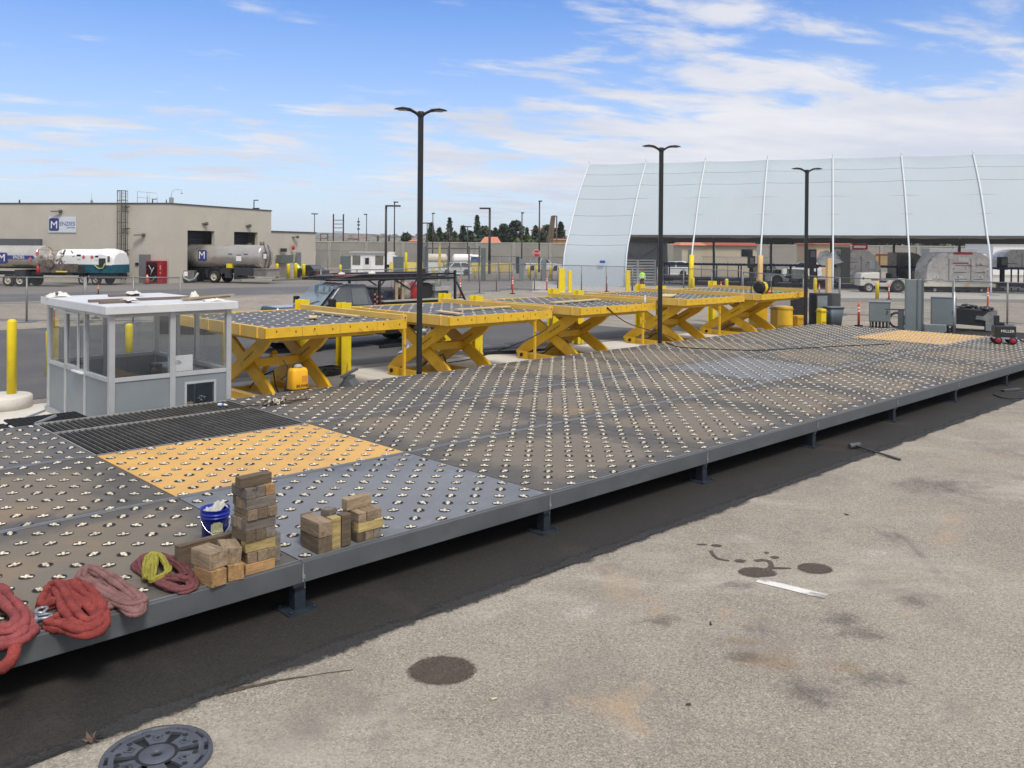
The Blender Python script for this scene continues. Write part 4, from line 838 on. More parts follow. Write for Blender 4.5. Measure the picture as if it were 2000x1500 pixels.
for z0_ in (0, .10, .20): b.box(-w_, -d_, z0_, w_, -d_ + .015, z0_ + .055); b.box(-w_, d_ - .015, z0_, w_, d_, z0_ + .055); b.box(-w_, -d_ + .015, z0_, -w_ + .015, d_ - .015, z0_ + .055); b.box(w_ - .015, -d_ + .015, z0_, w_, d_ - .015, z0_ + .055)
for i in range(9): x = -w_ + .016 + i * .054; b.box(x, -d_ + .002, .055, x + .02, -d_ + .012, .20); b.box(x, d_ - .012, .055, x + .02, d_ - .002, .20)
b.box(-w_ + .016, -d_ + .016, .004, w_ - .016, d_ - .016, .012); b.build('basket', BLACK, cr)
b = MB(); b.box(-.2, -.14, .012, .2, .14, .12); b.build('contents', mat('grey_parts', (.12, .12, .125), .6, var=.4, vs=20), cr)
o = MB(); o.prism([(-.17, 0), (.17, 0), (.06, .13), (.06, .2), (-.06, .2), (-.06, .13)], 'y', -.22, .22); o.beam((-.02, -.42, .235), (.02, .42, .30), .07, .05)
tag(o.build('steel_bracket', GREYP, None, G(682, 751, HD + .002), RZ - .95), 'small grey steel bracket with a bar on top at the back deck edge', 'bracket')
b = MB()
for i in range(9): b.tube([(.05 * i - .2 + .05 * math.cos(a), .06 * math.sin(a) * (1 + .2 * (i % 3)), .05 + .045 * math.cos(a * 1.0 + i)) for a in [j * .785 for j in range(8)]], .013, 6, m=i % 2, closed=True)
for i in range(5): b.cyl((-.15 + .09 * i, -.02, .05), (-.10 + .09 * i, .03, .06), .03, None, 8, 1)
b.tube([(.2, 0, .03), (.5, .1, .01), (.75, -.05, .02), (.9, .2, .01)], .010, 5, 0); b.tube([(-.3, .05, .02), (-.5, .2, .01), (-.7, .05, .02)], .012, 5, 0)
b.beam((.1, -.15, .02), (.75, -.12, .03), .03, .02, 0)
tag(b.build('chain_hoist', [mat('chain_dark', (.05, .048, .045), .5, .3), CREAM], None, D(4.0, 7.9, HD + .008), RZ + .1), 'tangled chain and tools on the deck by the grating corner', 'chain')
b = MB(); b.lathe([(.0001, 0), (.028, .004), (.03, .02), (.028, .09), (.03, .1), (.03, .15), (.013, .185), (.013, .205), (.0001, .206)], 12, ax='x', c=(0, 0, .032)); o = b.build('water_bottle', mat('clear_plastic', (.72, .76, .80), .15), None, D(3.10, 8.45, HD + .004), RZ - 1.0)
tag(o, 'clear plastic water bottle lying on the grating by the booth hatch', 'bottle'); b = MB(); b.lathe([(.031, .095), (.0315, .096), (.0315, .148), (.031, .149)], 12, ax='x', c=(0, 0, .032), caps=False); b.build('label_band', mat('label_blue', (.08, .25, .55), .4), o)
hm = thing('sledge_hammer', 'sledge hammer lying across the edge of the dark asphalt strip', 'hammer', G(1669, 876), math.atan2(G(1711, 887).y - G(1669, 876).y, G(1711, 887).x - G(1669, 876).x))
b = MB(); b.lathe([(.045, -.13), (.05, -.12), (.05, .12), (.045, .13)], 8, (0, 0, .055), ax='y'); b.build('head', mat('dark_iron', (.10, .10, .105), .45, .4, var=.2), hm)
b = MB(); b.cyl((.04, 0, .055), (1.0, -.02, .022), .016, .024, 8); b.build('handle', mat('dark_handle', (.05, .05, .055), .5), hm)
# hydrant pit cover, cast iron
cv = thing('pit_cover', 'round cast iron pit cover in the foreground, half cut off by the picture edge', 'manhole cover', D(-2.03, -1.52, 0), .35)
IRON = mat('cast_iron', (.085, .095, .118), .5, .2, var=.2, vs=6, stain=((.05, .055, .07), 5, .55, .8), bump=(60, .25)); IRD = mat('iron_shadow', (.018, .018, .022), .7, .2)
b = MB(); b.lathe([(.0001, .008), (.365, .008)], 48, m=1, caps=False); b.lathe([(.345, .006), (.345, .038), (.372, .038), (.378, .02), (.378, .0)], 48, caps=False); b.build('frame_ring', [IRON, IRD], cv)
b = MB(); nseg = 96
def arcplate(r0, r1, a0, a1, z0, z1, m=0, n=8):
    p = [(r0 * math.cos(a0 + (a1 - a0) * i / n), r0 * math.sin(a0 + (a1 - a0) * i / n)) for i in range(n + 1)] + [(r1 * math.cos(a1 - (a1 - a0) * i / n), r1 * math.sin(a1 - (a1 - a0) * i / n)) for i in range(n + 1)]
    b.prism(p, 'z', z0, z1, m)
for k in range(6):
    a = k * 1.0472
    arcplate(.145, .30, a + .17, a + .88, .01, .034); arcplate(.30, .318, a, a + 1.0472, .01, .034); arcplate(.28, .30, a - .168, a + .168, .01, .034)
    arcplate(.318, .345, a + .12, a + .32, .01, .036); arcplate(.318, .345, a + .66, a + .86, .01, .036)
b.build('cover_plate', IRON, cv, bevel=.003)
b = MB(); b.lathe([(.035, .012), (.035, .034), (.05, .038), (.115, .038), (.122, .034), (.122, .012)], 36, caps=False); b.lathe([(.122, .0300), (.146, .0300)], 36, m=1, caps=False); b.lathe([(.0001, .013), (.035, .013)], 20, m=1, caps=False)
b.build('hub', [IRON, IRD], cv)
b = MB()
for k in range(6):
    a = k * 1.0472 + .524
    for q, r in ((-.26, .265), (.26, .265), (0, .215)):
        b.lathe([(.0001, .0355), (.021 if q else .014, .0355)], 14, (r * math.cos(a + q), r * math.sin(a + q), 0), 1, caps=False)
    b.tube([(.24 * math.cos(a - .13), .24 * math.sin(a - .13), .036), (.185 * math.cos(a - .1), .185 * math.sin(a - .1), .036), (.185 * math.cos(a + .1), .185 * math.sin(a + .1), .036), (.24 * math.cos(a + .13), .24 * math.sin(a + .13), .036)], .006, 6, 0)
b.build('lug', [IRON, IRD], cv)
# litter on the apron
LIT = mat('litter_pale', (.66, .58, .36), .8); LITD = mat('litter_dark', (.05, .04, .035), .7)
for i, (x, y, m_, l, lab) in enumerate(((965, 1367, LIT, .05, 'small yellowed leaf on the apron near the oval stain'), (1388, 1219, LITD, .07, 'dark bolt lying on the apron below the white line'), (1653, 1006, LITD, .06, 'dark scrap on the apron beyond the round stain'), (1344, 1378, LITD, .04, 'tiny dark chip on the apron'))):
    b = MB(); b.cyl((-l / 2, 0, .01), (l / 2, 0, .012), .010, .006, 6); tag(b.build('litter_scrap', m_, None, G(x, y), .4 + i), lab, 'litter')
b = MB()
for i in range(7): a = i * .9; b.add([(0, 0, .006), (.08 * math.cos(a), .08 * math.sin(a), .03 + .02 * (i % 2)), (.06 * math.cos(a + .4), .06 * math.sin(a + .4), .012)], [(0, 1, 2)])
tag(b.build('dry_leaves', mat('dead_leaf', (.12, .075, .05), .8), None, G(183, 1446)), 'dry brown leaves at the edge of the asphalt strip', 'leaves')
# cables lying over the deck and under the lifts
CAB = mat('cable_black', (.02, .02, .022), .6)
def cable(pts, r, lab, name='power_cable', m=CAB): tag(MB().tube(pts, r, 6).build(name, m), lab, 'cable')
def smooth(P, n=7):
    out = []; k = len(P)
    for i in range(k - 1):
        p0, p1, p2, p3 = P[max(i - 1, 0)], P[i], P[i + 1], P[min(i + 2, k - 1)]
        for s_ in range(n): t = s_ / n; out.append(.5 * ((2 * p1) + (p2 - p0) * t + (2 * p0 - 5 * p1 + 4 * p2 - p3) * t * t + (3 * p1 - p0 - 3 * p2 + p3) * t ** 3))
    return out + [P[-1]]
cable(smooth([G(x, y, HD + .02) for x, y in ((1300, 668), (1330, 678), (1400, 682), (1480, 684), (1560, 680), (1640, 676), (1710, 673), (1740, 671))]), .016, 'black power cable snaking over the deck toward the yellow module')
cable(smooth([D(LP[2][0] - .02, LP[2][1] + 1.2, LZ), D(LP[2][0] - .5, LP[2][1] + 1.0, 1.1), D(LP[2][0] - 2.0, LP[2][1] + 2.2, .3), D(LP[1][0] + 2.2, LP[1][1] + 3.4, .03)]), .016, 'black cable slanting down from the middle lift table to the ground')
cable(smooth([D(LP[2][0] + 1.2, LP[2][1] - .02, LZ - .03), D(LP[2][0] + 2.4, LP[2][1] + .1, 1.2), D(LP[3][0] - .4, LP[3][1] + .6, .5), D(LP[3][0] + .8, LP[3][1] + .8, .1)]), .016, 'black cable hanging from the middle lift table toward the fourth')
# ------------------------------------------------------------------ vehicles
TYRE = RUBBER; RIM = mat('wheel_rim', (.38, .38, .37), .45, .3, var=.1); CARBLK = mat('car_trim', (.012, .012, .013), .5)
def wheel(parent, x, y, r, w_=.24, rim=RIM, outs=1, hub=None):
    b = MB(); b.lathe([(r * .60, -w_ / 2), (r * .94, -w_ / 2), (r, -w_ * .36), (r, w_ * .36), (r * .94, w_ / 2), (r * .60, w_ / 2)], 22, ax='y', caps=False); b.lathe([(r * .6, -w_ * .3), (r * .6, w_ * .3)], 22, ax='y')
    o = b.build('wheel', TYRE, parent, (x, y, r))
    b = MB(); s = outs; b.lathe([(r * .61, s * w_ * .46), (r * .56, s * w_ * .46), (r * .50, s * w_ * .33), (r * .22, s * w_ * .30), (r * .18, s * w_ * .48), (.0001, s * w_ * .48)], 18, ax='y', caps=False)
    for k in range(6): a = k * 1.047; b.cyl((r * .38 * math.cos(a), s * w_ * .31, r * .38 * math.sin(a)), (r * .38 * math.cos(a), s * w_ * .335, r * .38 * math.sin(a)), r * .07, None, 6, 1)
    b.build('rim', [rim, CARBLK], o); return o
def side_glass(t, poly, hwf, off, m):
    for s in (-1, 1): MB().add([(x, s * (hwf(z) + off), z) for x, z in poly], [tuple(range(len(poly)))]).build('side_window', m, t, fix=False)
def lerp(a, b, t): return a + (b - a) * t
def simple_car(name, lab, loc, rz, paint, kind='sedan', L_=4.6, W=1.8, Hh=1.45, group=None):
    t = thing(name, lab, 'truck' if kind == 'pickup' else 'car', loc, rz, group); h = W / 2; f = L_ / 2; bel = Hh * .60; g = .2
    if kind == 'sedan': gh = [(f * .42, bel, h * .93), (f * .05, Hh * .97, h * .74), (-f * .30, Hh, h * .74), (-f * .72, bel + .05, h * .90)]
    elif kind == 'suv': gh = [(f * .48, bel, h * .93), (f * .12, Hh * .96, h * .76), (-f * .70, Hh, h * .78), (-f * .93, bel, h * .93)]
    else: gh = [(f * .40, bel, h * .93), (f * .14, Hh * .97, h * .76), (-f * .16, Hh, h * .78), (-f * .26, bel, h * .93)]
    body = [(-f, g + .18, h * .88), (-f * .97, g, h * .9), (-f * .6, g - .03, h), (f * .6, g - .03, h), (f * .97, g, h * .9), (f, g + .2, h * .86), (f * .985, bel * .74, h * .88), (f * .90, bel * .86, h * .93), (f * .40, bel, h * .99), (-f * .28, bel + .01, h), (-f * .70, bel + (.02 if kind == 'sedan' else 0), h * .98), (-f * .98, bel * (.96 if kind == 'sedan' else 1), h * .92)]
    b = MB(); b.slab(body); b.slab(gh); b.build('body', paint, t, bevel=.05)
    q = MB(); x0, x1, x2, x3 = [p[0] for p in gh]; zb = bel + .04; zt = Hh - .08
    hw = lambda z: lerp(gh[0][2], gh[1][2], max(0, min(1, (z - bel) / (Hh - bel))))
    xl = lambda z: lerp(x0, x1, (z - bel) / (Hh * .97 - bel)); xr = lambda z: lerp(x3, x2, (z - bel) / (Hh - bel))
    xm = (x1 + x2) / 2 if kind != 'pickup' else (x1 + x2) / 2
    side_glass(t, [(xl(zb) - .12, zb), (xm + .05, zb), (xm + .05, zt), (xl(zt) - .05, zt)], hw, .012, DGLS)
    side_glass(t, [(xm - .05, zb), (xr(zb) + .12, zb), (xr(zt) + .06, zt), (xm - .05, zt)], hw, .012, DGLS)
    q = MB(); o = .02
    q.add([(xl(zb) + o, -hw(zb) * .9, zb), (xl(zb) + o, hw(zb) * .9, zb), (xl(zt) + o, hw(zt) * .88, zt), (xl(zt) + o, -hw(zt) * .88, zt)], [(0, 1, 2, 3)]); q.build('windscreen', DGLS, t)
    q = MB(); q.add([(xr(zb) - o, -hw(zb) * .9, zb), (xr(zb) - o, hw(zb) * .9, zb), (xr(zt) - o, hw(zt) * .88, zt), (xr(zt) - o, -hw(zt) * .88, zt)], [(0, 1, 2, 3)]); q.build('rear_window', DGLS, t)
    r = .33 if kind == 'sedan' else .37
    for x in (f * .62, -f * .60):
        for s in (-1, 1): wheel(t, x, s * (h - .10), r, .22, outs=s)
    q = MB(); q.lathe([(r * 1.16, -.01), (r * 1.16, .012)], 18, ax='y'); vv = q.v
    for x in (f * .62, -f * .60):
        for s in (-1, 1): MB().add([(p[0] + x, s * (h + .004) + p[1] * .3, p[2] + r) for p in vv], q.f).build('wheel_arch', CARBLK, t)
    for s in (-1, 1):
        MB().box(f * .93, s * h * .82 - .16, bel * .60, f * 1.0 + .005, s * h * .82 + .10, bel * .74).build('headlight', mat('lamp_clear', (.6, .62, .64), .15), t)
        MB().box(-f * 1.0 - .006, s * h * .80 - .12, bel * .66, -f * .96, s * h * .80 + .10, bel * .84).build('tail_light', mat('lamp_red', (.35, .01, .01), .25), t)
    if kind == 'pickup': MB().box(-f * .96, -h * .82, bel - .02, -f * .30, h * .82, bel + .012).build('bed_floor', CARBLK, t)
    return t
# crew truck with service body and ladder rack
PK = mat('truck_dark', (.085, .093, .11), .25, .35, var=.08, coat=.7)
tk = thing('service_truck', 'dark grey service truck with ladder rack parked behind the nearest lift tables', 'truck', D(10.85, 19.32, 0), RZ + math.pi)
b = MB()
b.slab([(1.02, .52, .92), (.98, .38, .94), (.5, .36, 1.0), (-2.25, .42, 1.0), (-2.25, 1.44, 1.0), (-.42, 1.44, .99), (.35, 1.41, .93), (.88, 1.32, .84), (1.02, 1.10, .82)])
b.slab([(-.42, 1.42, .92), (-1.10, 2.14, .74), (-1.35, 2.21, .74), (-2.05, 2.19, .75), (-2.24, 1.42, .95)])
b.build('cab', PK, tk, bevel=.06)
b = MB(); b.prism([(-.62, 1.30), (.62, 1.30), (.5, 1.49), (-.5, 1.49)], 'x', -.35, .84); b.build('hood_bulge', PK, tk, bevel=.05)
hwf = lambda z: lerp(.94, .74, (z - 1.42) / .76)
side_glass(tk, [(-.66, 1.50), (-1.30, 1.50), (-1.30, 2.06), (-1.12, 2.06)], hwf, .014, mat('side_glass_sheen', (.075, .09, .09), .05, spec=.8))  # front pane: lighter base colour paints in a reflection
side_glass(tk, [(-1.48, 1.50), (-2.02, 1.50), (-1.97, 2.06), (-1.48, 2.06)], hwf, .014, mat('rear_glass', (.11, .125, .12), .06, spec=.8))
WSG = mat('windscreen_sheen', (.15, .20, .23), .05, var=.35, vs=1.2, spec=.9)  # pale base colour stands in for reflected sky
b = MB(); b.add([(-.40, -.84, 1.45), (-.40, .84, 1.45), (-1.02, .70, 2.11), (-1.02, -.70, 2.11)], [(0, 1, 2, 3)])
for i in range(len(b.v)): x, y, z = b.v[i]; b.v[i] = (x + .03, y, z + .02)
b.build('windscreen', WSG, tk)
b = MB(); b.beam((-.36, .0, 1.50), (-.52, .55, 1.65), .02, .015); b.beam((-.36, -.6, 1.50), (-.50, -.1, 1.64), .02, .015); b.build('wiper', CARBLK, tk)
for s in (-1, 1):
    b = MB(); b.box(-.72, s * 1.02 - .02, 1.42, -.56, s * 1.22 + .02, 1.74); b.beam((-.62, s * .95, 1.44), (-.62, s * 1.1, 1.5), .05, .05); b.build('wing_mirror', CARBLK, tk, bevel=.02)
    MB().box(.86, s * .72 - .14, .84, 1.03, s * .72 + .14, 1.08).build('headlight', mat('lamp_clear', (.6, .62, .64), .15), tk, bevel=.02)
    for x, z in ((-1.42, .6), (-2.2, .6)): pass
    b = MB()
    for x in (-.58, -1.39, -2.18): b.box(x - .006, s * 1.0 - .004, .55, x + .006, s * 1.0 + .004, 1.42)
    b.box(-1.35, s * 1.005 - .01, 1.18, -1.18, s * 1.005 + .01, 1.22); b.box(-2.16, s * 1.005 - .01, 1.18, -1.98, s * 1.005 + .01, 1.22); b.build('door_seam', CARBLK, tk)
b = MB()
for y in (-.4, -.2, 0, .2, .4): b.box(-1.36, y - .05, 2.19, -1.26, y + .05, 2.235)
b.build('roof_marker_light', mat('marker_amber', (.12, .05, .02), .4), tk)
b = MB(); b.box(.96, -.95, .40, 1.10, .95, .66); b.build('bumper', GALV, tk, bevel=.03)
b = MB(); b.box(1.0, -.52, .70, 1.035, .52, 1.10); b.build('grille', CARBLK, tk)
for x in (0, -4.1):
    for s in (-1, 1): wheel(tk, x, s * .86, .42, .26 if x == 0 else .5, outs=s)
for s in (-1, 1): MB().lathe([(.50, s * 1.0), (.50, s * 1.006)], 20, (0, 0, .46), ax='y').build('wheel_arch', CARBLK, tk)
b = MB(); b.box(-5.6, -.45, .48, -2.3, .45, .66); b.box(-5.6, -1.03, .70, -2.36, 1.03, .80); b.box(-3.5, -1.02, .42, -2.40, 1.02, .70); b.box(-5.5, -1.02, .72, -4.75, 1.02, .80); b.build('chassis_bed', CARBLK, tk)
b = MB()
for s in (-1, 1): b.box(-5.2, s * .98 - .04, .80, -2.50, s * .98 + .04, 1.54)
b.build('side_toolbox', BLACK, tk, bevel=.015)
b = MB(); b.box(-4.75, .72, 1.55, -2.50, 1.06, 1.60); b.build('side_shelf', mat('shelf_grey', (.36, .37, .35), .5), tk)
b = MB(); b.box(-2.46, -.95, .80, -2.40, .95, 1.20)
for y in (-.95, .89): b.beam((-2.43, y + .03, .8), (-2.43, y + .03, 2.28), .07, .07)
for i in range(9): b.beam((-2.43, -.86 + .215 * i, 1.2), (-2.43, -.86 + .215 * i, 2.0), .012, .012)
b.beam((-2.43, -.95, 2.0), (-2.43, .95, 2.0), .05, .05); b.build('headache_rack', BLACK, tk)
b = MB()
for i in range(4):
    for j in range(5):
        if (i + j) % 2 == 0: b.box(-2.398, .55 + .085 * i, 1.45 + .085 * j, -2.394, .62 + .085 * i, 1.52 + .085 * j)
for v_ in range(len(b.v)): x, y, z = b.v[v_]; b.v[v_] = (-2.43 - (y - .75), .925 + (x + 2.396) * 1, z)
b.build('reflector_panel', mat('reflector_red', (.36, .14, .15), .4, var=.3), tk)
RK = BLACK; b = MB()
for s in (-1, 1):
    b.tube([(-.65, s * .72, 2.36), (-.75, s * .86, 2.36), (-1.5, s * .92, 2.35), (-5.5, s * .92, 2.34)], .045, 8); b.tube([(-.8, s * .80, 2.38), (-1.8, s * .88, 2.50), (-5.5, s * .9, 2.50)], .035, 8)
    b.beam((-5.45, s * .95, .8), (-5.45, s * .92, 2.62), .07, .07); b.tube([(-5.45, s * .95, 2.3), (-6.15, s * .95, .95)], .04, 8)
    b.tube([(-2.43, s * .92, 2.3), (-3.0, s * .92, 2.34), (-3.6, s * .92, 1.95), (-3.9, s * .92, 2.34)], .03, 8)
for x in (-.75, -1.5, -2.43, -3.9, -5.45): b.beam((x, -.9, 2.35), (x, .9, 2.35), .05, .05)
for y in (-.4, .0, .4): b.beam((-.8, y, 2.39), (-5.4, y, 2.39), .04, .03)
b.build('ladder_rack', RK, tk)
for i, (x, y, c, r) in enumerate(((-3.95, .55, mat('tank_red', (.45, .03, .03), .4), .20), (-3.66, .5, mat('tank_cream', (.42, .38, .34), .5), .22))):
    b = MB(); b.lathe([(r * .5, 0), (r, .05), (r, .46), (r * .55, .58), (r * .3, .60), (.0001, .66)], 14, (x, y, 1.58)); b.build('drum', c, tk)
b = MB(); b.lathe([(.30, -.10), (.30, -.08), (.16, -.07), (.16, .07), (.30, .08), (.30, .10)], 18, (-4.35, .7, 1.88), ax='y'); b.build('hose_reel', RUBBER, tk)
b = MB()
for x in (-2.72, -2.86, -3.0): b.lathe([(.15, -.03), (.19, 0), (.15, .03)], 14, (x, .82, 1.78), ax='y')
b.build('cable_coil', mat('cable_blue_black', (.02, .025, .05), .5), tk)
b = MB()
for x in (-3.05, -3.3): b.box(x - .10, .86, 1.38, x, .90, 2.30); b.box(x - .08, .78, 1.55, x - .02, .86, 2.32)
b.build('tie_strap', mat('strap_tan', (.33, .25, .16), .9, var=.2), tk)
b = MB(); b.box(-3.2, -.7, .82, -2.6, .5, 2.05); b.box(-4.2, -.8, .82, -3.4, .2, 1.9); b.box(-5.3, -.8, .82, -4.6, .75, 1.85); b.box(-4.9, .2, 1.6, -4.62, .9, 2.1); b.ball((-3.35, .45, 1.85), (.2, .2, .22), 8); b.ball((-4.75, .4, 2.1), (.3, .25, .15), 8); b.build('cargo_box', mat('cargo_mixed', (.17, .165, .16), .5, var=.5, vs=4), tk)
b = MB(); b.box(-5.3, .3, 1.87, -4.6, .95, 2.02); b.build('cooler_lid', mat('cooler', (.34, .36, .36), .5), tk)
pp = MB(); pp.cyl((-1.6, .2, 2.55), (-5.9, .2, 2.55), .05, None, 8); tag(pp.build('steel_pipe', mat('pipe_maroon', (.20, .05, .05), .5), None, D(10.85, 19.32, 0), RZ + math.pi), 'long maroon pipe carried on the rack of the service truck', 'pipe')
pp = MB(); pp.cyl((-1.1, -.2, 2.55), (-5.8, -.2, 2.55), .045, None, 8); tag(pp.build('steel_pipe', mat('pipe_grey', (.12, .13, .16), .4, .4), None, D(10.85, 19.32, 0), RZ + math.pi), 'long grey pipe carried on the rack of the service truck', 'pipe')
pp = MB(); pp.ball((-1.9, .2, 2.62), (.16, .08, .06), 8); pp.ball((-3.2, .2, 2.62), (.18, .1, .08), 8); tag(pp.build('tie_rag', mat('white_rag', (.68, .66, .62)), None, D(10.85, 19.32, 0), RZ + math.pi), 'white rags knotted round the rack pipes', 'rag')
tk.scale = (1.18, 1.06, 1.035); tk.location = D(11.0, 19.35, 0)
# materials left behind the second lift
b = MB(); b.beam((-1.2, 0, .06), (1.2, 0, .06), .12, .10); b.beam((-.9, .2, .06), (1.3, .25, .06), .1, .08); tag(b.build('steel_tube', BLACK, None, G(795, 676), RZ), 'black steel tubes on the asphalt behind the second lift table', 'steel tube')
b = MB(); b.beam((-1.4, 0, .07), (1.4, 0, .07), .14, .12); tag(b.build('steel_tube', BLACK, None, G(1020, 690), RZ - .35), 'black steel tube at the kerb between second and middle lift tables', 'steel tube')
o = MB().box(-.3, -.22, 0, .3, .22, .62).build('storage_tote', mat('tote_grey', (.42, .41, .43), .5), None, G(805, 683), RZ + .2, bevel=.02); tag(o, 'pale grey plastic tote behind the second lift table', 'tote')
rag(G(800, 690), .5, .35, .3, 31, mat('blue_white_tarp', (.30, .40, .55), .7, var=.6, vs=3), 'blue and white crumpled sheeting behind the second lift table', 'sheeting')
b = MB()
for i in range(7): b.beam((-1.3, .13 * i, .05 + .03 * (i % 3)), (1.1, .10 * i + .3, .05 + .03 * (i % 2)), .04, .03)
tag(b.build('pipe_bundle', mat('pipe_white', (.6, .6, .6), .4, .3), None, G(955, 684), RZ - .2), 'bundle of pale pipes on the ground right of the second lift table', 'pipes')
rag(D(4.3, 11.4, .02), .55, .45, .95, 41, mat('black_bag', (.018, .018, .025), .35, var=.3), 'big black plastic bag behind the booth under the nearest lift table', 'bag')
tg = MB(); tg.box(-.3, -.02, 0, .3, .02, .45); tg.box(-.28, -.2, 0, -.24, .2, .03); tg.box(.24, -.2, 0, .28, .2, .03)
tag(tg.build('sawhorse_panel', mat('panel_dark', (.05, .05, .055), .5), None, G(393, 610) , RZ), 'dark flat panel standing behind the booth roof edge', 'panel') if False else None
hd = thing('parts_rack', 'low black rack with a pale top edge behind the booth roof', 'rack', D(10.6, 27.0, 0), RZ - .9)
MB().box(-1.1, -.4, .0, 1.1, .4, 1.25).build('case', mat('rack_black', (.02, .02, .024), .6), hd, bevel=.02); MB().box(-1.15, -.45, 1.25, 1.15, .45, 1.31).build('top_board', WHITE, hd)
# ------------------------------------------------------------------ cabinets, chargers and machines beyond the far end of the deck
CABG = mat('cabinet_grey', (.20, .235, .245), .45, .1, var=.06, vs=2); CABD = mat('cabinet_shadow_grey', (.155, .18, .19), .45, .1)
def stand_at(px, py): return G(px, py, 0)
def cabinet(px, py, wpx, top_py, lab, rz=-.45, dep=.55, legs=True):
    p = stand_at(px, py); k = p.y / FPX; w_ = wpx * k * .86; zt = A(px, top_py, p.y).z; t = thing('electrical_cabinet', lab, 'cabinet', p, rz, 'grey electrical cabinets beyond the deck'); zb = .28 if legs else .0
    b = MB(); b.box(-w_ / 2, -dep / 2, zb, w_ / 2, dep / 2, zt); b.build('case', CABG, t, bevel=.015)
    b = MB(); b.box(-w_ / 2 + .04, -dep / 2 - .02, zb + .05, w_ / 2 - .04, -dep / 2 - .001, zt - .05); d = b.build('door', CABG, t, bevel=.006)
    b = MB(); b.box(w_ / 2 - .14, -dep / 2 - .045, (zb + zt) / 2 - .08, w_ / 2 - .11, -dep / 2 - .02, (zb + zt) / 2 + .08); b.build('handle', BLACK, d)
    b = MB(); b.box(-w_ / 2 - .03, -dep / 2 - .03, zt, w_ / 2 + .03, dep / 2 + .03, zt + .025); b.build('rain_hood', CABG, t)
    if legs:
        b = MB()
        for x in (-w_ / 2 + .02, w_ / 2 - .07): b.box(x, -.1, 0, x + .05, -.05, zb); b.box(x, .1, 0, x + .05, .15, zb)
        for i in range(5): b.cyl((-w_ / 2 + .15 + i * (w_ - .3) / 4, 0, 0), (-w_ / 2 + .15 + i * (w_ - .3) / 4, 0, zb), .05, None, 8)
        b.build('leg', mat('conduit_dark', (.09, .10, .105), .5, .2), t)
    return t
cabinet(1718, 640, 44, 590, 'grey cabinet on conduit legs behind a yellow bollard, left of the tall column')
cabinet(1842, 648, 52, 581, 'wide grey cabinet on a post to the right of the tall column', legs=True)
b = MB(); p = stand_at(1863, 664); b.cyl((0, 0, 0), (0, 0, 1.95), .045, None, 8); tag(b.build('sign_post', GALV, None, p), 'thin galvanised post in front of the wide grey cabinet', 'post')
tcq = thing('tall_column', 'tall grey ribbed steel column between two grey cabinets', 'column', stand_at(1784, 652), -.35)
b = MB(); b.box(-.34, -.25, 0, .34, .25, 2.36); b.build('shaft', CABG, tcq, bevel=.012)
b = MB()
for x in (-.36, .14, .34): b.box(x - .02, -.29, 0, x + .02, -.25, 2.42)
b.box(.34, -.2, 0, .38, .2, 2.42); b.build('rib', CABD, tcq)
b = MB(); b.box(-.6, -.3, .0, .6, .3, .02); b.box(-1.15, -.06, 1.0, -.36, .0, 1.06); b.box(-.62, -.25, .0, -.40, .1, 1.0); b.build('bracket', mat('conduit_dark', (.09, .10, .105)), tcq)
dv = thing('delineator_post', 'orange and white delineator post left of the grey cabinets, at the deck end', 'delineator', stand_at(1677, 637), 0, 'orange delineator posts')
b = MB(); b.lathe([(.20, 0), (.20, .05), (.06, .06), (.055, .06)], 12, caps=True); b.build('base', RUBBER, dv)
b = MB(); b.lathe([(.055, .06), (.055, .98), (.05, 1.02), (.05, 1.06), (.035, 1.07), (.035, 1.16), (.0001, 1.17)], 12); b.build('tube', ORANGE, dv)
b = MB()
for z_ in (.68, .83): b.lathe([(.057, z_), (.0575, z_ + .005), (.0575, z_ + .085), (.057, z_ + .09)], 12, caps=False)
b.build('reflective_band', REFL, dv)
for x, y, s, lab in ((899, 582, 1.38, 'orange delineator post right of the service truck rack'), (1001, 574, 1.35, 'orange delineator post on the road between the truck and the canopy'), (1068, 567, 1.3, 'orange delineator post nearest the left canopy wall'), (1185, 570, 1.3, 'orange delineator post in front of the canopy end wall'), (1929, 602, 1.3, 'orange delineator post behind the black scrap bin'), (1736, 585, 1.1, 'short orange delineator by the baggage tug wheel'), (1408, 574, 1.0, 'orange delineator under the canopy behind the farthest lift table'), (1254, 562, 1.2, 'orange delineator beside the worker under the canopy'), (105, 640, 1.35, 'orange delineator seen through the left booth window'), (187, 622, 1.1, 'leaning orange delineator seen through the booth'), (192, 575, .7, 'tiny orange marker above the booth roof line'), (1600, 578, .9, 'orange delineator between the lamp post and a wooden post')):
    o = dup(dv, G(x, y), label=lab); o.scale = (1, 1, s / 1.17)
# yellow charging boxes, bins and dark cabinets by the farthest lift
def boxy(name, cat, lab, px, py, wpx, top, m, dep=.5, rz=None, bevel=.03, extra=None, z0=0.):
    p = G(px, py, 0); k = p.y / FPX; w_ = wpx * k * .9; zt = A(px, top, p.y).z
    t = thing(name, lab, cat, p, RZ - .5 if rz is None else rz); MB().box(-w_ / 2, -dep / 2, z0, w_ / 2, dep / 2, zt).build('case', m, t, bevel=bevel)
    if extra: extra(t, w_, dep, zt)
    return t
def lidx(t, w_, d, zt): MB().box(-w_ / 2 - .03, -d / 2 - .03, zt - .14, w_ / 2 + .03, d / 2 + .03, zt - .10).build('lid_rim', mat('box_yellow_dark', (.40, .25, .012), .5), t); MB().box(-w_ / 2 + .04, -d / 2 - .02, .02, w_ / 2 - .04, -d / 2 - .001, .26).build('base_panel', mat('box_yellow_dark', (.40, .25, .012)), t)
boxy('charging_box', 'charging box', 'large yellow box on a white plinth right of the farthest lift table', 1526, 645, 38, 598, YEL, .6, extra=lidx)
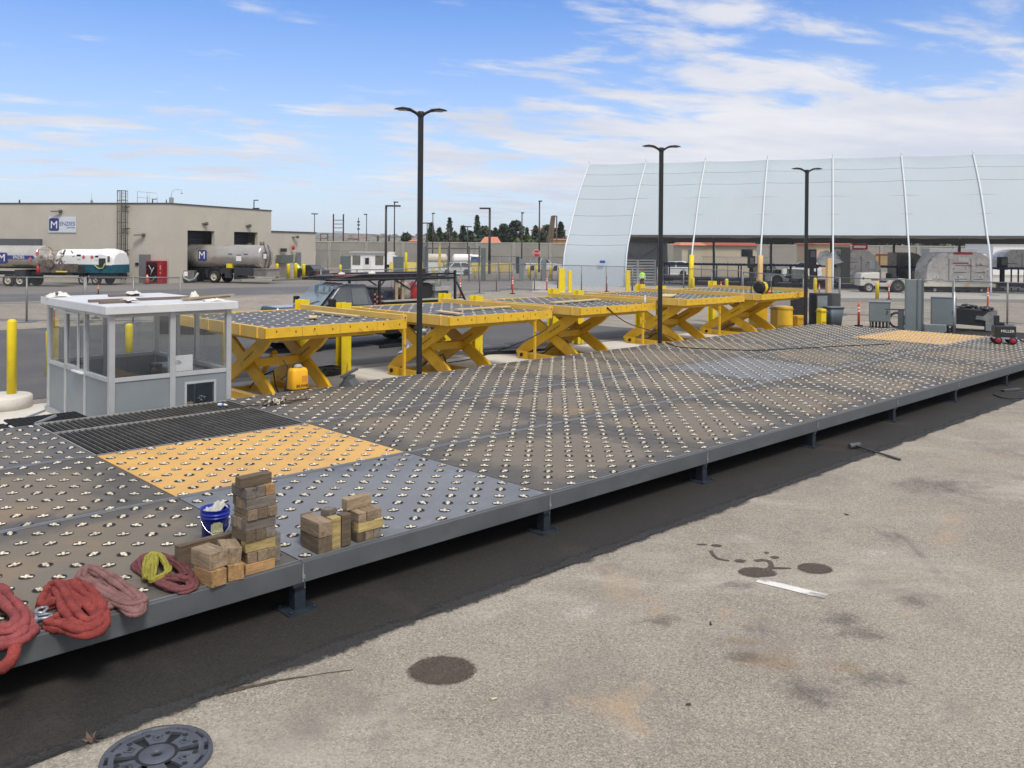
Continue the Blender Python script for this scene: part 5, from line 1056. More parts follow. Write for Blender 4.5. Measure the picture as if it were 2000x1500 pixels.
boxy('charging_box', 'charging box', 'low yellow box at the foot of the rightmost lamp post', 1561, 643, 24, 616, mat('lift_orange_yellow', (.55, .30, .012), .45), .5, extra=lidx)
boxy('charging_box', 'charging box', 'narrow bright yellow box left of the grey waste bin', 1604, 638, 13, 603, YELB, .4, extra=lidx)
boxy('charging_box', 'charging box', 'yellow box behind the arms of the farthest lift table', 1480, 640, 30, 594, YEL, .6, extra=lidx)
b = MB(); b.box(-1.6, -.35, 0, 1.6, .35, .10); tag(b.build('plinth', WHITE, None, G(1508, 648), RZ - .25), 'white kerb plinth under the yellow charging boxes', 'plinth')
def doors(t, w_, d, zt):
    q = MB().box(-w_ / 2 + .06, -d / 2 - .025, .75, w_ / 2 - .06, -d / 2 - .001, zt - .12).build('door', mat('door_grey', (.22, .245, .25), .4, .2), t)
boxy('battery_charger', 'charger cabinet', 'black cabinet with grey door right of the rightmost lamp post', 1598, 634, 30, 572, mat('charger_black', (.022, .024, .027), .45), .6, extra=doors)
boxy('battery_charger', 'charger cabinet', 'black louvred cabinet left of the rightmost lamp post', 1560, 634, 26, 574, mat('charger_black', (.022, .024, .027)), .6)
boxy('battery_charger', 'charger cabinet', 'dark grey cabinet rightmost of the charger row', 1626, 630, 22, 572, mat('charger_grey', (.07, .075, .08), .45), .6)
wb = thing('waste_bin', 'blue-grey plastic waste bin at the right end of the charger row', 'bin', G(1628, 637), .2)
b = MB(); b.loft([rr_ring(.27, .25, 0, .06), rr_ring(.36, .33, .86, .07)]); b.build('body', mat('bin_blue_grey', (.075, .10, .125), .5), wb); b = MB(); b.loft([rr_ring(.39, .36, .86, .07), rr_ring(.39, .36, .93, .07)]); b.build('rim', mat('bin_rim', (.10, .13, .155), .5), wb)
# scrap bin with torn black sheeting
sb = thing('scrap_bin', 'black tilted scrap bin full of torn sheeting behind the welder', 'bin', G(1898, 645), -.5)
b = MB(); b.prism([(-.9, .30), (.8, .22), (1.0, .92), (-.8, 1.02)], 'y', -.5, .5); b.box(-.8, -.42, 0, -.65, .42, .3); b.box(.5, -.42, 0, .65, .42, .26); b.build('hopper', mat('bin_black', (.02, .021, .024), .55, var=.4), sb, bevel=.02)
b = MB()
for i in range(14): x, y = rnd.uniform(-.7, .8), rnd.uniform(-.4, .4); b.ball((x, y, .98 + rnd.uniform(-.02, .12)), (rnd.uniform(.15, .3), rnd.uniform(.1, .2), rnd.uniform(.06, .13)), 7)
b.build('sheeting', mat('black_bag', (.018, .018, .025)), sb)
b = MB(); b.prism([(.15, .55), (.95, .45), (1.02, .95), (.65, .88), (.45, .68), (.2, .72)], 'y', -.56, -.52); b.box(.55, -.57, .05, .95, -.53, .5); b.build('torn_panel', mat('torn_grey', (.24, .245, .245), .6, var=.3), sb)
b = MB(); b.beam((-1.2, -.7, .03), (1.4, -.6, .05), .5, .04); b.beam((-.3, -1.0, .06), (1.5, -.3, .04), .3, .03); b.beam((-1.1, .6, .1), (.1, -.5, .35), .04, .04); tag(b.build('steel_plate', mat('plate_dark', (.06, .058, .056), .6, var=.3), None, G(1885, 660), -.3), 'dark steel plates lying on the ground by the scrap bin', 'plate')
o = MB(); o.box(-.42, -.2, 0, .42, .2, .48); tag(o.build('junction_box', CABG, None, G(1826, 656), -.35, bevel=.01), 'low grey junction box in front of the wide grey cabinet', 'box'); MB().box(-.1, -.212, .25, .1, -.201, .40).build('paper_label', WHITE, o_) if False else None
wr = thing('cable_reel', 'black coil of hose at the foot of the left grey cabinet', 'hose', G(1752, 640), -.4)
b = MB()
for i in range(6): b.tube([((.32 + .02 * (i % 3)) * math.cos(a), .05 * i - .12, .36 + (.32 + .02 * (i % 3)) * math.sin(a)) for a in [j * .449 for j in range(14)]], .028, 6, closed=True)
b.build('coil', BLACK, wr)
# welder on red wheels
wl = thing('welding_machine', 'black welding machine on red-hubbed wheels at the far right of the deck', 'welder', G(1960, 671, HD), -.32)
b = MB(); b.box(-.32, -.30, .24, .32, .30, .62); b.build('case', mat('welder_black', (.025, .027, .028), .4), wl, bevel=.03)
b = MB(); b.box(-.34, -.32, .18, .34, .32, .235); b.build('tray', GALV, wl)
b = MB(); b.box(-.30, -.08, .62, -.14, .08, .95); b.box(-.14, -.06, .62, .02, .06, .72); b.build('control_box', BLACK, wl, bevel=.02)
for x in (-.22, .22):
    for y in (-.30, .30):
        b = MB(); b.lathe([(.06, -.03), (.125, -.03), (.13, 0), (.125, .03), (.06, .03)], 16, ax='y'); w0 = b.build('wheel', RUBBER, wl, (x, y, .13)); b = MB(); b.lathe([(.085, -.036), (.08, -.04), (.03, -.045), (.0001, -.046)], 12, ax='y', caps=False); b.build('hub', mat('hub_red', (.34, .012, .03), .45), w0)
text('lettering', 'MILLER', .13, REFL, wl, frame_m((.06, -.305, .44), (1, 0, 0), (0, 0, 1)))
b = MB(); b.tube(smooth([Vector((.3, .1, .25)), Vector((.6, .3, .1)), Vector((1.2, .3, -.3)), Vector((2.2, .8, -.47))]), .022, 6); b.build('power_lead', BLACK, wl)
# wedge plates on the deck edge at far right
b = MB(); b.beam((-.25, 0, .03), (.3, .05, .05), .12, .05); b.beam((-.5, -.2, .015), (.5, -.1, .015), .02, .02); tag(b.build('clamp_tool', mat('dark_iron', (.10, .10, .105)), None, G(1975, 765), .2), 'metal clamp lying on the asphalt strip under the far deck edge', 'clamp')
cable(smooth([G(x, y, .02) for x, y in ((1940, 770), (1960, 777), (1990, 778), (2030, 776))]), .015, 'thin black lead on the asphalt strip by the clamp')
for i, (px_, v, lab) in enumerate(((1372, 18.5, 'round yellow bollard in front of the canopy, behind the fourth lift table'), (1420, 19.5, 'round yellow bollard behind the farthest lift table'), )): pass
for x, y, h, lab in ((1353, 580, 1.35, 'yellow bollard behind the fourth lift table'), (1419, 577, 1.2, 'yellow bollard behind the farthest lift table rail'), (1480, 566, 1.0, 'yellow bollard beside the wooden canopy post'), (1592, 578, 1.3, 'yellow bollard above the charger cabinets'), (1713, 585, 1.15, 'yellow bollard in front of the baggage tug')):
    o = dup(bl1, G(x, y), label=lab); o.scale = (1.15, 1.15, h / 1.12)
# ------------------------------------------------------------------ hangar building on the left
BW1 = mat('tilt_up_wall', (.47, .44, .385), .88, var=.06, vs=.35, stain=[((.39, .365, .32), .22, .52, .85), ((.52, .49, .43), .5, .6, .85)], bump=(7, .08), fine=(.37 and (.36, .33, .28), 9, .55, .8))
BT = mat('roof_cap', (.075, .07, .072), .6)
C0 = Vector((-31.5, 80.0, 0)); WL = Vector((-17.1, 2.7, 0)).normalized(); WR = Vector((5.1, 15.4, 0)).normalized(); BHT = 7.32
hb = thing('hangar_building', 'beige flat-roofed service building with two dark bay doors on the left', 'building', C0)
def on(o, dvec, s, z, out=0.):
    n = Vector((dvec.y, -dvec.x, 0)); n = n if n.y < 0 or (abs(n.y) < .4 and n.x > 0) else -n
    return o + dvec * s + n * out + Vector((0, 0, z))
NL = Vector((-WL.y, WL.x, 0)); NL = NL if NL.y < 0 else -NL
NR = Vector((WR.y, -WR.x, 0)); NR = NR if NR.x > 0 else -NR
def wall_panel(dvec, n, s0, s1, z0, z1, th, name, m, parent, out=0.):
    b = MB(); pts = [dvec * s0 + n * out, dvec * s1 + n * out, dvec * s1 + n * (out - th), dvec * s0 + n * (out - th)]
    b.add([(p.x, p.y, z) for z in (z0, z1) for p in pts], [(0, 1, 2, 3), (4, 5, 6, 7), (0, 1, 5, 4), (1, 2, 6, 5), (2, 3, 7, 6), (3, 0, 4, 7)]); return b.build(name, m, parent)
wall_panel(WL, NL, 0, 30, 0, BHT, .3, 'wall', BW1, hb)
# wing with two bay openings: positions along the wall from the survey
def s_on(px):   # distance along WR seen at px
    k = (px - 1000) / FPX; return (k * C0.y - C0.x) / (WR.x - k * WR.y)
b1, b2, b3, b4 = s_on(366), s_on(419), s_on(457), s_on(503); sE = s_on(529.5); zd1 = 4.95
wb_ = MB()
def wp(s0, s1, z0, z1, n=NR, th=.35, out=0.):
    pts = [WR * s0 + n * out, WR * s1 + n * out, WR * s1 + n * (out - th), WR * s0 + n * (out - th)]
    wb_.add([(p.x, p.y, z) for z in (z0, z1) for p in pts], [(0, 1, 2, 3), (4, 5, 6, 7), (0, 1, 5, 4), (1, 2, 6, 5), (2, 3, 7, 6), (3, 0, 4, 7)])
for s0, s1 in ((.0, b1), (b2, b3), (b4, sE)): wp(s0, s1, 0, zd1)
wp(0, sE, zd1, BHT)
BW2 = mat('tilt_up_wall_lit_side', (.50, .465, .395), .88, var=.06, vs=.35, stain=((.43, .40, .34), .25, .52, .85), bump=(7, .08))  # lighter, yellower copy of the front wall, its lit side painted in
wb_.build('wall', BW2, hb)
for s0, s1 in ((b1, b2), (b3, b4)):
    o = wall_panel(WR, NR, s0, s1, 0, zd1, .1, 'bay_door', mat('bay_dark', (.022, .024, .03), .7), hb, -1.2)
    b = MB()
    for i in range(4): p0, p1 = WR * s0 + NR * -1.18, WR * s1 + NR * -1.18; b.beam((p0.x, p0.y, 3.2 + .45 * i), (p1.x, p1.y, 3.2 + .45 * i), .02, .05)
    b.build('door_slat', mat('bay_slat', (.05, .055, .065), .6), o)
e = MB()
for dv_, n_, s0, s1 in ((WL, NL, -.05, 30), (WR, NR, -.05, sE + .05)):
    pts = [dv_ * s0 + n_ * .06, dv_ * s1 + n_ * .06, dv_ * s1 - n_ * .4, dv_ * s0 - n_ * .4]
    e.add([(p.x, p.y, z) for z in (BHT, BHT + .12) for p in pts], [(0, 1, 2, 3), (4, 5, 6, 7), (0, 1, 5, 4), (1, 2, 6, 5), (2, 3, 7, 6), (3, 0, 4, 7)])
e.build('roof_cap', BT, hb)
b = MB(); q = [Vector((0, 0, 0)) - NR * .36 - NL * .31, WR * sE - NR * .36, WR * sE + WL * 30, WL * 30 - NL * .31]; b.add([(p.x, p.y, BHT - .05) for p in q], [(0, 1, 2, 3)]); b.build('roof', BT, hb)
b = MB(); q = [WR * (sE - .001) - NR * .35, WR * (sE - .001) + WL * 25]; b.add([(q[0].x, q[0].y, 0), (q[1].x, q[1].y, 0), (q[1].x, q[1].y, BHT), (q[0].x, q[0].y, BHT)], [(0, 1, 2, 3)]); b.build('wall', BW2, hb)
# low annexe
an = thing('low_annexe', 'low beige annexe joined to the right of the service building', 'building', C0 + WR * (sE + .02))
lenA = 9.5; b = MB(); q = [NR * -.2, WR * lenA - NR * .2, WR * lenA + WL * 12, WL * 12]
b.add([(p.x, p.y, z) for z in (0, 5.05) for p in q], [(0, 1, 2, 3), (4, 5, 6, 7), (0, 1, 5, 4), (1, 2, 6, 5), (2, 3, 7, 6), (3, 0, 4, 7)]); b.build('wall', BW2, an)
b = MB(); q = [NR * -.12, WR * (lenA + .1) - NR * .12, WR * (lenA + .1) + WL * 12, WL * 12]; b.add([(p.x, p.y, z) for z in (5.05, 5.2) for p in q], [(0, 1, 2, 3), (4, 5, 6, 7), (0, 1, 5, 4), (1, 2, 6, 5), (2, 3, 7, 6), (3, 0, 4, 7)]); b.build('roof_cap', BT, an)
def on_wing(px, py, out=.05):
    s = s_on(px); p = C0 + WR * s; z = A(px, py, p.y).z; return C0 + WR * s + NR * (out) + Vector((0, 0, z)), s
def on_front(px, py, out=.05):
    k = (px - 1000) / FPX; s = (k * C0.y - C0.x) / (WL.x - k * WL.y); p = C0 + WL * s; return p + NL * out + Vector((0, 0, A(px, py, p.y).z))
def plate(name, lab, cat, fn, x0, y0, x1, y1, m, th=.06, group=None, parent=None):
    a = fn(x0, y1); b_ = fn(x1, y0); a = a[0] if isinstance(a, tuple) else a; b_ = b_[0] if isinstance(b_, tuple) else b_
    d = Vector((b_.x - a.x, b_.y - a.y, 0)); L_ = d.length; ang = math.atan2(d.y, d.x); t = MB().box(0, -th / 2, 0, L_, th / 2, b_.z - a.z)
    o = t.build(name, m, parent, a if parent is None else a - parent.location, ang); o['size'] = (L_, b_.z - a.z)
    if lab: tag(o, lab, cat, group)
    return o
sg = plate('company_sign', 'pale blue company sign board with a navy square logo on the beige wall', 'sign', on_front, 96, 423, 149, 454, mat('sign_pale', (.56, .61, .68), .5, var=.04))
NAVY = mat('logo_navy', (.035, .045, .20), .5, var=.05); L_, h_ = sg['size']
b = MB(); rr = [(x, z) for x, z, _ in rr_ring(L_ * .18, L_ * .21, 0, .15)]; b.prism([(L_ * .20 + x, h_ * .5 + z) for x, z in rr], 'y', -.055, -.031); b.build('logo_square', NAVY, sg)
text('logo_letter', 'M', L_ * .36, WHITE, sg, frame_m((L_ * .205, -.062, h_ * .46), (1, 0, 0), (0, 0, 1)), .006)
text('lettering', 'ENZIES', L_ * .185, NAVY, sg, frame_m((L_ * .685, -.036, h_ * .54), (1, 0, 0), (0, 0, 1)), .005)
text('lettering', 'AVIATION', L_ * .07, NAVY, sg, frame_m((L_ * .82, -.036, h_ * .30), (1, 0, 0), (0, 0, 1)), .005)
DOORG = mat('steel_door', (.16, .165, .175), .5, var=.06)
d_ = plate('door', None, None, on_front, 272.5, 497, 294.5, 553, DOORG, .06, parent=hb); MB().box(1.1, -.08, 1.2, 1.16, -.03, 1.32).build('handle', BLACK, d_)
plate('wall_vent', None, None, on_front, 265, 513, 271, 518, BLACK, .08, parent=hb); plate('door', None, None, lambda x, y: on_wing(x, y)[0] if y < 520 else on_wing(x, y)[0], 578, 493, 587, 520, DOORG, .06, parent=hb)
def wall_light(fn, px, py, lab):
    p = fn(px, py, .25); p = p[0] if isinstance(p, tuple) else p
    b = MB(); b.beam((.0, .3, 0), (0, 0, 0), .25, .3); b.beam((.1, 0, .02), (-.75, -.15, -.02), .32, .10); tag(b.build('wall_light', mat('light_bronze', (.11, .105, .095), .5), None, p), lab, 'wall light', 'bronze wall lights on the beige building')
wall_light(on_front, 120, 413, 'bronze wall light above the company sign'); wall_light(on_front, 282, 459, 'bronze wall light over the grey door of the beige building')
wall_light(on_wing, 398, 437, 'bronze wall light over the left bay door'); wall_light(on_wing, 483, 441, 'bronze wall light over the right bay door'); wall_light(on_wing, 577, 463, 'bronze wall light at the end of the low annexe')
b = plate('door_awning', 'dark grey flat metal awning on the beige wall above the left tanker', 'awning', on_front, -30, 472, 78, 481, mat('awning_grey', (.10, .105, .115), .5), .06); md = b.modifiers.new('thick', 'SOLIDIFY'); md.thickness = .9; md.offset = 0
# roof ladder with cage
ld = thing('roof_ladder', 'tall caged steel ladder fixed to the beige wall right of the company sign', 'ladder', on_front(241, 553, .25)); LDM = mat('ladder_bronze', (.10, .09, .075), .5, .3)
ang = math.atan2(-WL.y, -WL.x); ld.rotation_euler.z = ang; ld.location.z = 0
b = MB()
for x in (-.02, .38): b.box(x - .03, -.05, .3, x + .03, .02, 8.5)
for i in range(27): b.cyl((0, -.02, .5 + .3 * i), (.38, -.02, .5 + .3 * i), .015, None, 5)
b.build('rail_and_rung', LDM, ld)
b = MB()
for i, z in enumerate((2.6, 3.6, 4.6, 5.6, 6.6, 7.6, 8.5)): b.tube([(.18 + (.42 + (.1 if i == 0 else 0)) * math.cos(a), -.05 - .7 * abs(math.sin(a)) ** .8, z) for a in [3.14159 + 3.14159 * j / 10 for j in range(11)]], .035 if z > 8 else .025, 5)
for j in range(0, 11, 2): a = 3.14159 + 3.14159 * j / 10; b.cyl((.18 + .42 * math.cos(a), -.05 - .7 * abs(math.sin(a)) ** .8, 2.6), (.18 + .42 * math.cos(a), -.05 - .7 * abs(math.sin(a)) ** .8, 8.5), .022, None, 5)
for z in (1, 3, 5, 7): b.box(.38, -.02, z, .75, .06, z + .1, 0); b.box(-.02, 0, z, .38, .25, z + .06)
b.build('safety_cage', LDM, ld)
def roof_bits(lab, name, cat, px, fn, build, m=GALV):
    p = fn(px, 398, -.8); p = p[0] if isinstance(p, tuple) else p; p.z = BHT + .1; o = build(MB()).build(name, m, None, p, ang); tag(o, lab, cat)
def b_guard(b):
    b.tube([(0, 0, 0), (0, 0, 1.1), (2.0, 0, .95), (2.0, 0, 0)], .02, 5); b.tube([(0, 0, .55), (2.0, 0, .45)], .015, 5); b.cyl((1.0, 0, 0), (1.0, 0, 1.05), .03, None, 6); b.cyl((1.2, 0, 0), (1.2, 0, 1.0), .015, None, 6); return b
roof_bits('thin roof guard rail right of the caged ladder', 'guard_rail', 'rail', 258, on_front, b_guard)
roof_bits('short vent pipe with cross bar on the roof by the guard rail', 'vent_pipe', 'pipe', 288, on_front, lambda b: b.cyl((0, 0, 0), (0, 0, .35), .06, None, 6).beam((-.05, 0, .38), (.4, 0, .38), .06, .06), BT)
roof_bits('thin white antenna on the roof above the company sign', 'antenna', 'antenna', 168, on_front, lambda b: b.cyl((0, 0, 0), (0, 0, 1.0), .02, None, 5).box(-.08, -.08, 0, .08, .08, .3))
roof_bits('gooseneck camera mast on the corner of the beige roof', 'camera_mast', 'camera', 325, on_front, lambda b: b.box(-.15, -.15, 0, .15, .15, .55).tube([(0, 0, .5), (0, 0, .9), (.15, 0, 1.2), (.5, 0, 1.28), (1.0, 0, 1.24), (1.05, 0, 1.1)], .02, 6).ball((1.05, 0, .95), .09, 8))
roof_bits('small black stub pipe at the left end of the beige roof', 'vent_pipe', 'pipe', 26, on_front, lambda b: b.cyl((0, 0, 0), (0, 0, .35), .07, None, 6), BT)
roof_bits('small black stub pipe left of the camera mast', 'vent_pipe', 'pipe', 315, on_front, lambda b: b.cyl((0, 0, 0), (0, 0, .35), .05, None, 6), BT)
roof_bits('black security camera on the far roof corner above the right bay', 'camera', 'camera', 508, lambda x, y, o: on_wing(x, y, o), lambda b: b.beam((0, 0, 0), (0, 0, 1.0), .08, .08, 0, (0, 1, 0)).beam((0, 0, 1.0), (.5, .0, 1.0), .08, .10).beam((-.1, 0, .12), (.6, 0, .12), .2, .12), BLACK)
vm = thing('vending_machine', 'red and black drinks vending machine beside the grey door', 'vending machine', on_front(296.5, 553, .55)); vm.rotation_euler.z = ang; vm.location.z = 0
b = MB(); b.box(0, -.4, 0, 1.62, .4, 2.1); b.build('case', mat('vending_red', (.30, .010, .014), .4, var=.1), vm); MB().box(.07, -.43, .12, 1.12, -.401, 2.0).build('display_panel', mat('display_dark', (.018, .007, .009), .25, var=.8, vs=7), vm)
b = MB(); b.tube([(.2, -.435, .5), (.6, -.435, .2), (1.0, -.435, .7)], .03, 5); b.tube([(.3, -.435, 1.7), (.6, -.435, 1.2), (.5, -.435, .8), (.8, -.435, 1.5)], .04, 5); b.build('swirl_graphic', mat('graphic_pale', (.40, .33, .33), .5), vm)
b = MB(); b.box(1.36, -.42, 1.3, 1.5, -.401, 1.7); b.box(1.36, -.42, .9, 1.5, -.401, 1.1); b.build('coin_panel', mat('panel_pale', (.5, .25, .25), .4), vm)
def cone(p, s, lab):
    t = thing('traffic_cone', lab, 'traffic cone', p); MB().box(-.2, -.2, 0, .2, .2, .04).build('base', RUBBER, t)
    b = MB(); b.lathe([(.16, .04), (.035, .72), (.0001, .73)], 14); b.build('cone_body', ORANGE, t); b = MB(); b.lathe([(.088, .46), (.056, .62)], 14, caps=False)
    for i in range(len(b.v)): x, y, z = b.v[i]; b.v[i] = (x * 1.06, y * 1.06, z)
    b.build('collar', REFL, t); t.scale = (s, s, s)
cone(G(287.5, 555), 1.25, 'orange traffic cone beside the vending machine')
# ------------------------------------------------------------------ fuel tankers
STEEL = mat('tank_steel', (.50, .47, .43), .32, .75, var=.10, vs=.8, stain=((.32, .28, .24), 1.1, .55, .85)); CHAS = mat('chassis_dark', (.03, .034, .038), .6, var=.3); PLUMB = mat('plumbing', (.16, .13, .115), .5, .4, var=.5, vs=3)
def tank_body(b, x0, x1, hw, hh, zc, m=0, n=24, dome=.5):
    r = []
    for t_, s in ((-dome, .02), (-dome * .86, .45), (-dome * .5, .80), (-.12, .97), (0, 1)): r.append((x0 + t_, s))
    for t_, s in ((0, 1), (.12, .97), (dome * .5, .80), (dome * .86, .45), (dome, .02)): r.append((x1 + t_, s))
    def ring(x, s): return [(x, hw * s * math.copysign(abs(math.cos(a)) ** .85, math.cos(a)), zc + hh * s * math.copysign(abs(math.sin(a)) ** .85, math.sin(a))) for a in [6.28318 * i / n for i in range(n)]]
    return b.loft([ring(x, s) for x, s in r], m)
TD = Vector((-.95, .31, 0)).normalized()
t1 = thing('fuel_tanker', 'steel fuel tanker backed out of the left bay door with a navy square logo', 'tanker truck', Vector((-23.2, 81.7, 0)), math.atan2(TD.y, TD.x))
b = MB(); tank_body(b, 0, 10.5, 1.15, 1.12, 2.50, dome=.38); b.build('tank', STEEL, t1)
b = MB()
for x in (2.0, 3.7, 5.4): b.lathe([(1.155, x), (1.155, x + .03)], 24, (0, 0, 2.50), ax='x', caps=False)
b.build('tank_band', mat('band_steel', (.38, .35, .31), .4, .6), t1)
b = MB(); b.tube([(-.12, -.3, 1.45), (-.42, -.3, 2.2), (-.42, -.3, 2.9), (-.1, -.3, 3.62)], .06, 6); b.tube([(-.12, .3, 1.45), (-.42, .3, 2.2), (-.42, .3, 2.9), (-.1, .3, 3.62)], .06, 6); b.cyl((.3, 0, 3.55), (.3, 0, 3.92), .22, .22, 10); b.cyl((1.9, -.3, 3.5), (1.9, -.3, 3.75), .12, .25, 8); b.build('rear_pipework', PLUMB, t1)
b = MB(); b.box(.2, -.5, 1.0, 9.5, .5, 1.35); b.box(.5, -1.1, .75, 2.6, 1.1, 1.5); b.box(3.6, -1.05, .9, 4.2, 1.05, 1.3); b.build('chassis', CHAS, t1)
for x in (4.8,):
    for s in (-1, 1): wheel(t1, x, s * .95, .58, .4, rim=mat('rim_cream', (.52, .47, .38), .5), outs=s)
for s in (-1, 1):
    for x0_ in (5.6, 3.5): b = MB(); b.box(x0_ - .5 if x0_ < 5 else x0_, s * 1.0 - .12, .5, x0_ + .1, s * 1.0 + .12, 1.35); b.build('mudguard', CHAS, t1)
MB().box(2.9, -1.0, 1.45, 2.9 + .62, 1.0, 2.0).build('pump_panel', YELB, t1)
MB().box(.4, -.8, .0 + .95, 2.4, .8, 1.35).build('hose_deck', GALV, t1)
b = MB()
for i in range(16): b.box(-.9 + i * .12, -1.05, .72, -.86 + i * .12, 1.05, 1.36)
b.box(-1.0, -1.08, 1.36, 1.1, 1.08, 1.42); b.box(-1.0, -1.08, .66, 1.1, 1.08, .72); b.build('rear_platform', mat('platform_grey', (.33, .31, .30), .5, .3), t1)
MB().box(-1.06, -1.1, 1.42, 1.1, -1.04, 1.47).build('warning_strip', mat('warn_orange', (.6, .2, .04), .5), t1)
def logo_plate(t, x, z, s, y):
    b = MB(); b.prism([(x + p[0], z + p[1]) for p in [(q[0], q[1]) for q in rr_ring(s * .5, s * .55, 0, s * .16)]], 'y', y - .03, y + .03); o = b.build('logo_square', NAVY, t)
    text('logo_letter', 'M', s * 1.05, WHITE, o, frame_m((x, y - .05 if y < 0 else y + .05, z), (1 if y < 0 else -1, 0, 0), (0, 0, 1)), .01)
logo_plate(t1, 6.1, 2.58, .95, 1.16)
def placard(t, x, z, w_, h_, y, m, name='placard'): MB().box(x - w_ / 2, y - .02, z - h_ / 2, x + w_ / 2, y + .02, z + h_ / 2).build(name, m, t)
for x, z, w_, h_, m_ in ((2.05, 2.35, .55, .5, WHITE), (3.0, 2.75, .4, .08, BLACK), (1.3, 2.75, .4, .08, BLACK), (2.05, 2.65, .5, .1, BLACK)): placard(t1, x, z, w_, h_, 1.15, m_)
MB().box(-.42, .25, 2.35, -.36, .75, 2.8).build('placard', WHITE, t1); MB().box(-.43, .25, 2.82, -.37, .75, 2.92).build('placard', BLACK, t1)
# left silver tanker
WLd = -WL; A2 = math.atan2(-WL.y, -WL.x)
p = G(92, 561); t2 = thing('fuel_tanker', 'polished fuel tanker at the left edge with a navy stripe and cluttered rear pipework', 'tanker truck', Vector((p.x, p.y + 1.4, 0)), A2 + math.pi)
b = MB(); tank_body(b, 1.1, 10, 1.1, .98, 2.45, dome=.2); b.build('tank', mat('tank_polished', (.66, .62, .55), .22, .85, var=.08, vs=.8), t2)
b = MB(); b.box(1.2, .93, 2.62, 10, 1.075, 2.70); b.box(1.2, .95, 2.34, 2.8, 1.115, 2.54); b.build('navy_stripe', NAVY, t2)
text('lettering', 'ENZIES', .34, WHITE, t2, frame_m((2.62, 1.12, 2.44), (-1, 0, 0), (0, 0, 1)), .006); MB().box(1.3, 1.0, 2.28, 4.1, 1.108, 2.60).build('name_panel', NAVY, t2)
logo_plate(t2, 4.15, 2.36, .85, 1.12)
for x, z in ((1.55, 2.30), (.9, 2.75)):
    b = MB(); b.prism([(x - .2, z), (x, z - .2), (x + .2, z), (x, z + .2)], 'y', 1.10, 1.13); b.build('placard', mat('placard_red', (.55, .12, .12), .5), t2)
b = MB(); b.box(-1.2, -.5, .95, 10, .5, 1.25); b.box(2.0, -1.1, .6, 3.0, 1.1, 1.4); b.build('chassis', CHAS, t2)
for x in (2.5, 3.6):
    for s in (-1, 1): wheel(t2, x, s * .95, .52, .4, rim=mat('rim_cream', (.52, .47, .38)), outs=s)
b = MB()
for i in range(22): a = Vector((rnd.uniform(-1.2, .9), rnd.uniform(-.9, 1.0), rnd.uniform(1.2, 3.0))); c = a + Vector((rnd.uniform(-.3, .3), rnd.uniform(-.2, .2), rnd.uniform(-.7, .7))); b.cyl(a, (c.x, c.y, max(1.1, min(3.1, c.z))), rnd.uniform(.03, .07), None, 6)
b.box(-1.3, -1, 1.2, .8, .9, 1.9); b.lathe([(.35, .9), (.35, 1.05)], 12, (-.2, 0, 1.95), ax='y'); b.build('rear_pipework', PLUMB, t2)
b = MB(); b.tube([(-1.2, 1.0, 2.3), (-1.2, 1.0, 3.1), (.9, 1.0, 3.1), (.9, 1.0, 2.6)], .04, 6); b.tube([(.0, 1.0, 2.2), (0, 1.0, 3.1)], .03, 6); b.tube([(-.6, 1.0, 2.2), (-.6, 1.0, 3.1)], .03, 6); b.build('grab_frame', mat('frame_tan', (.42, .33, .24), .5), t2)
MB().box(-1.7, .9, 1.25, -.8, 1.1, 1.34).build('yellow_step', YELB, t2); MB().ball((8.0, .3, 3.5), (.18, .18, .14), 8).build('beacon', ORANGE, t2)
ext = MB(); ext.lathe([(.13, 0), (.13, .55), (.04, .65), (.0001, .66)], 10, (.75, 1.2, 1.1)); ext.build('fire_extinguisher', RED, t2)
# white and teal tanker
p = G(100, 557); t3 = thing('fuel_tanker', 'white fuel tanker with teal lower body in front of the ladder', 'tanker truck', Vector((p.x, p.y + 2.4, 0)), A2)
b = MB()
def bx_ring(x, hw, z0, z1, c): return [(x, -hw, z0), (x, hw, z0), (x, hw, z1 - c), (x, hw - c * .45, z1 - c * .35), (x, hw - c * 1.2, z1), (x, -hw + c * 1.2, z1), (x, -hw + c * .45, z1 - c * .35), (x, -hw, z1 - c)]
b.loft([bx_ring(.0, 1.2, 1.85, 3.05, .5), bx_ring(.4, 1.22, 1.80, 3.12, .55), bx_ring(4.4, 1.22, 1.80, 3.14, .55), bx_ring(5.2, 1.24, 1.75, 3.20, .5), bx_ring(6.3, 1.22, 1.75, 3.02, .6), bx_ring(6.5, 1.1, 1.8, 2.8, .6)], sm=False); b.build('tank', WHITE, t3)
TEAL = mat('teal_paint', (.012, .10, .14), .4, var=.15); b = MB(); b.box(1.6, -1.2, 1.05, 6.5, 1.2, 1.80); b.build('lower_body', TEAL, t3)
b = MB(); b.box(2.3, -1.23, 1.0, 3.3, -1.15, 1.7); b.box(4.9, -1.28, 1.55, 5.65, -1.2, 2.35); b.box(0, -.5, .8, 6.4, .5, 1.05); b.box(.2, -1.1, .9, 1.5, 1.1, 1.7); b.box(3.7, -1.1, .55, 6.4, 1.0, 1.0); b.build('dark_locker', CHAS, t3)
for x, z, w_, h_, m_ in ((2.6, 2.6, .45, .14, BLACK), (2.6, 2.38, .4, .22, REFL), (4.65, 2.5, .35, .14, BLACK), (4.65, 2.3, .35, .2, REFL), (6.0, 2.3, .25, .5, PLUMB)): placard(t3, x, z, w_, h_, -1.245, m_)
for x in (3.15, 4.1): b = MB(); b.prism([(x - .18, 2.45), (x, 2.27), (x + .18, 2.45), (x, 2.63)], 'y', -1.255, -1.23); b.build('placard', mat('placard_red', (.55, .12, .12)), t3)
for x in (2.9, 4.4):
    for s in (-1, 1): wheel(t3, x, s * .95, .50, .35, outs=s)
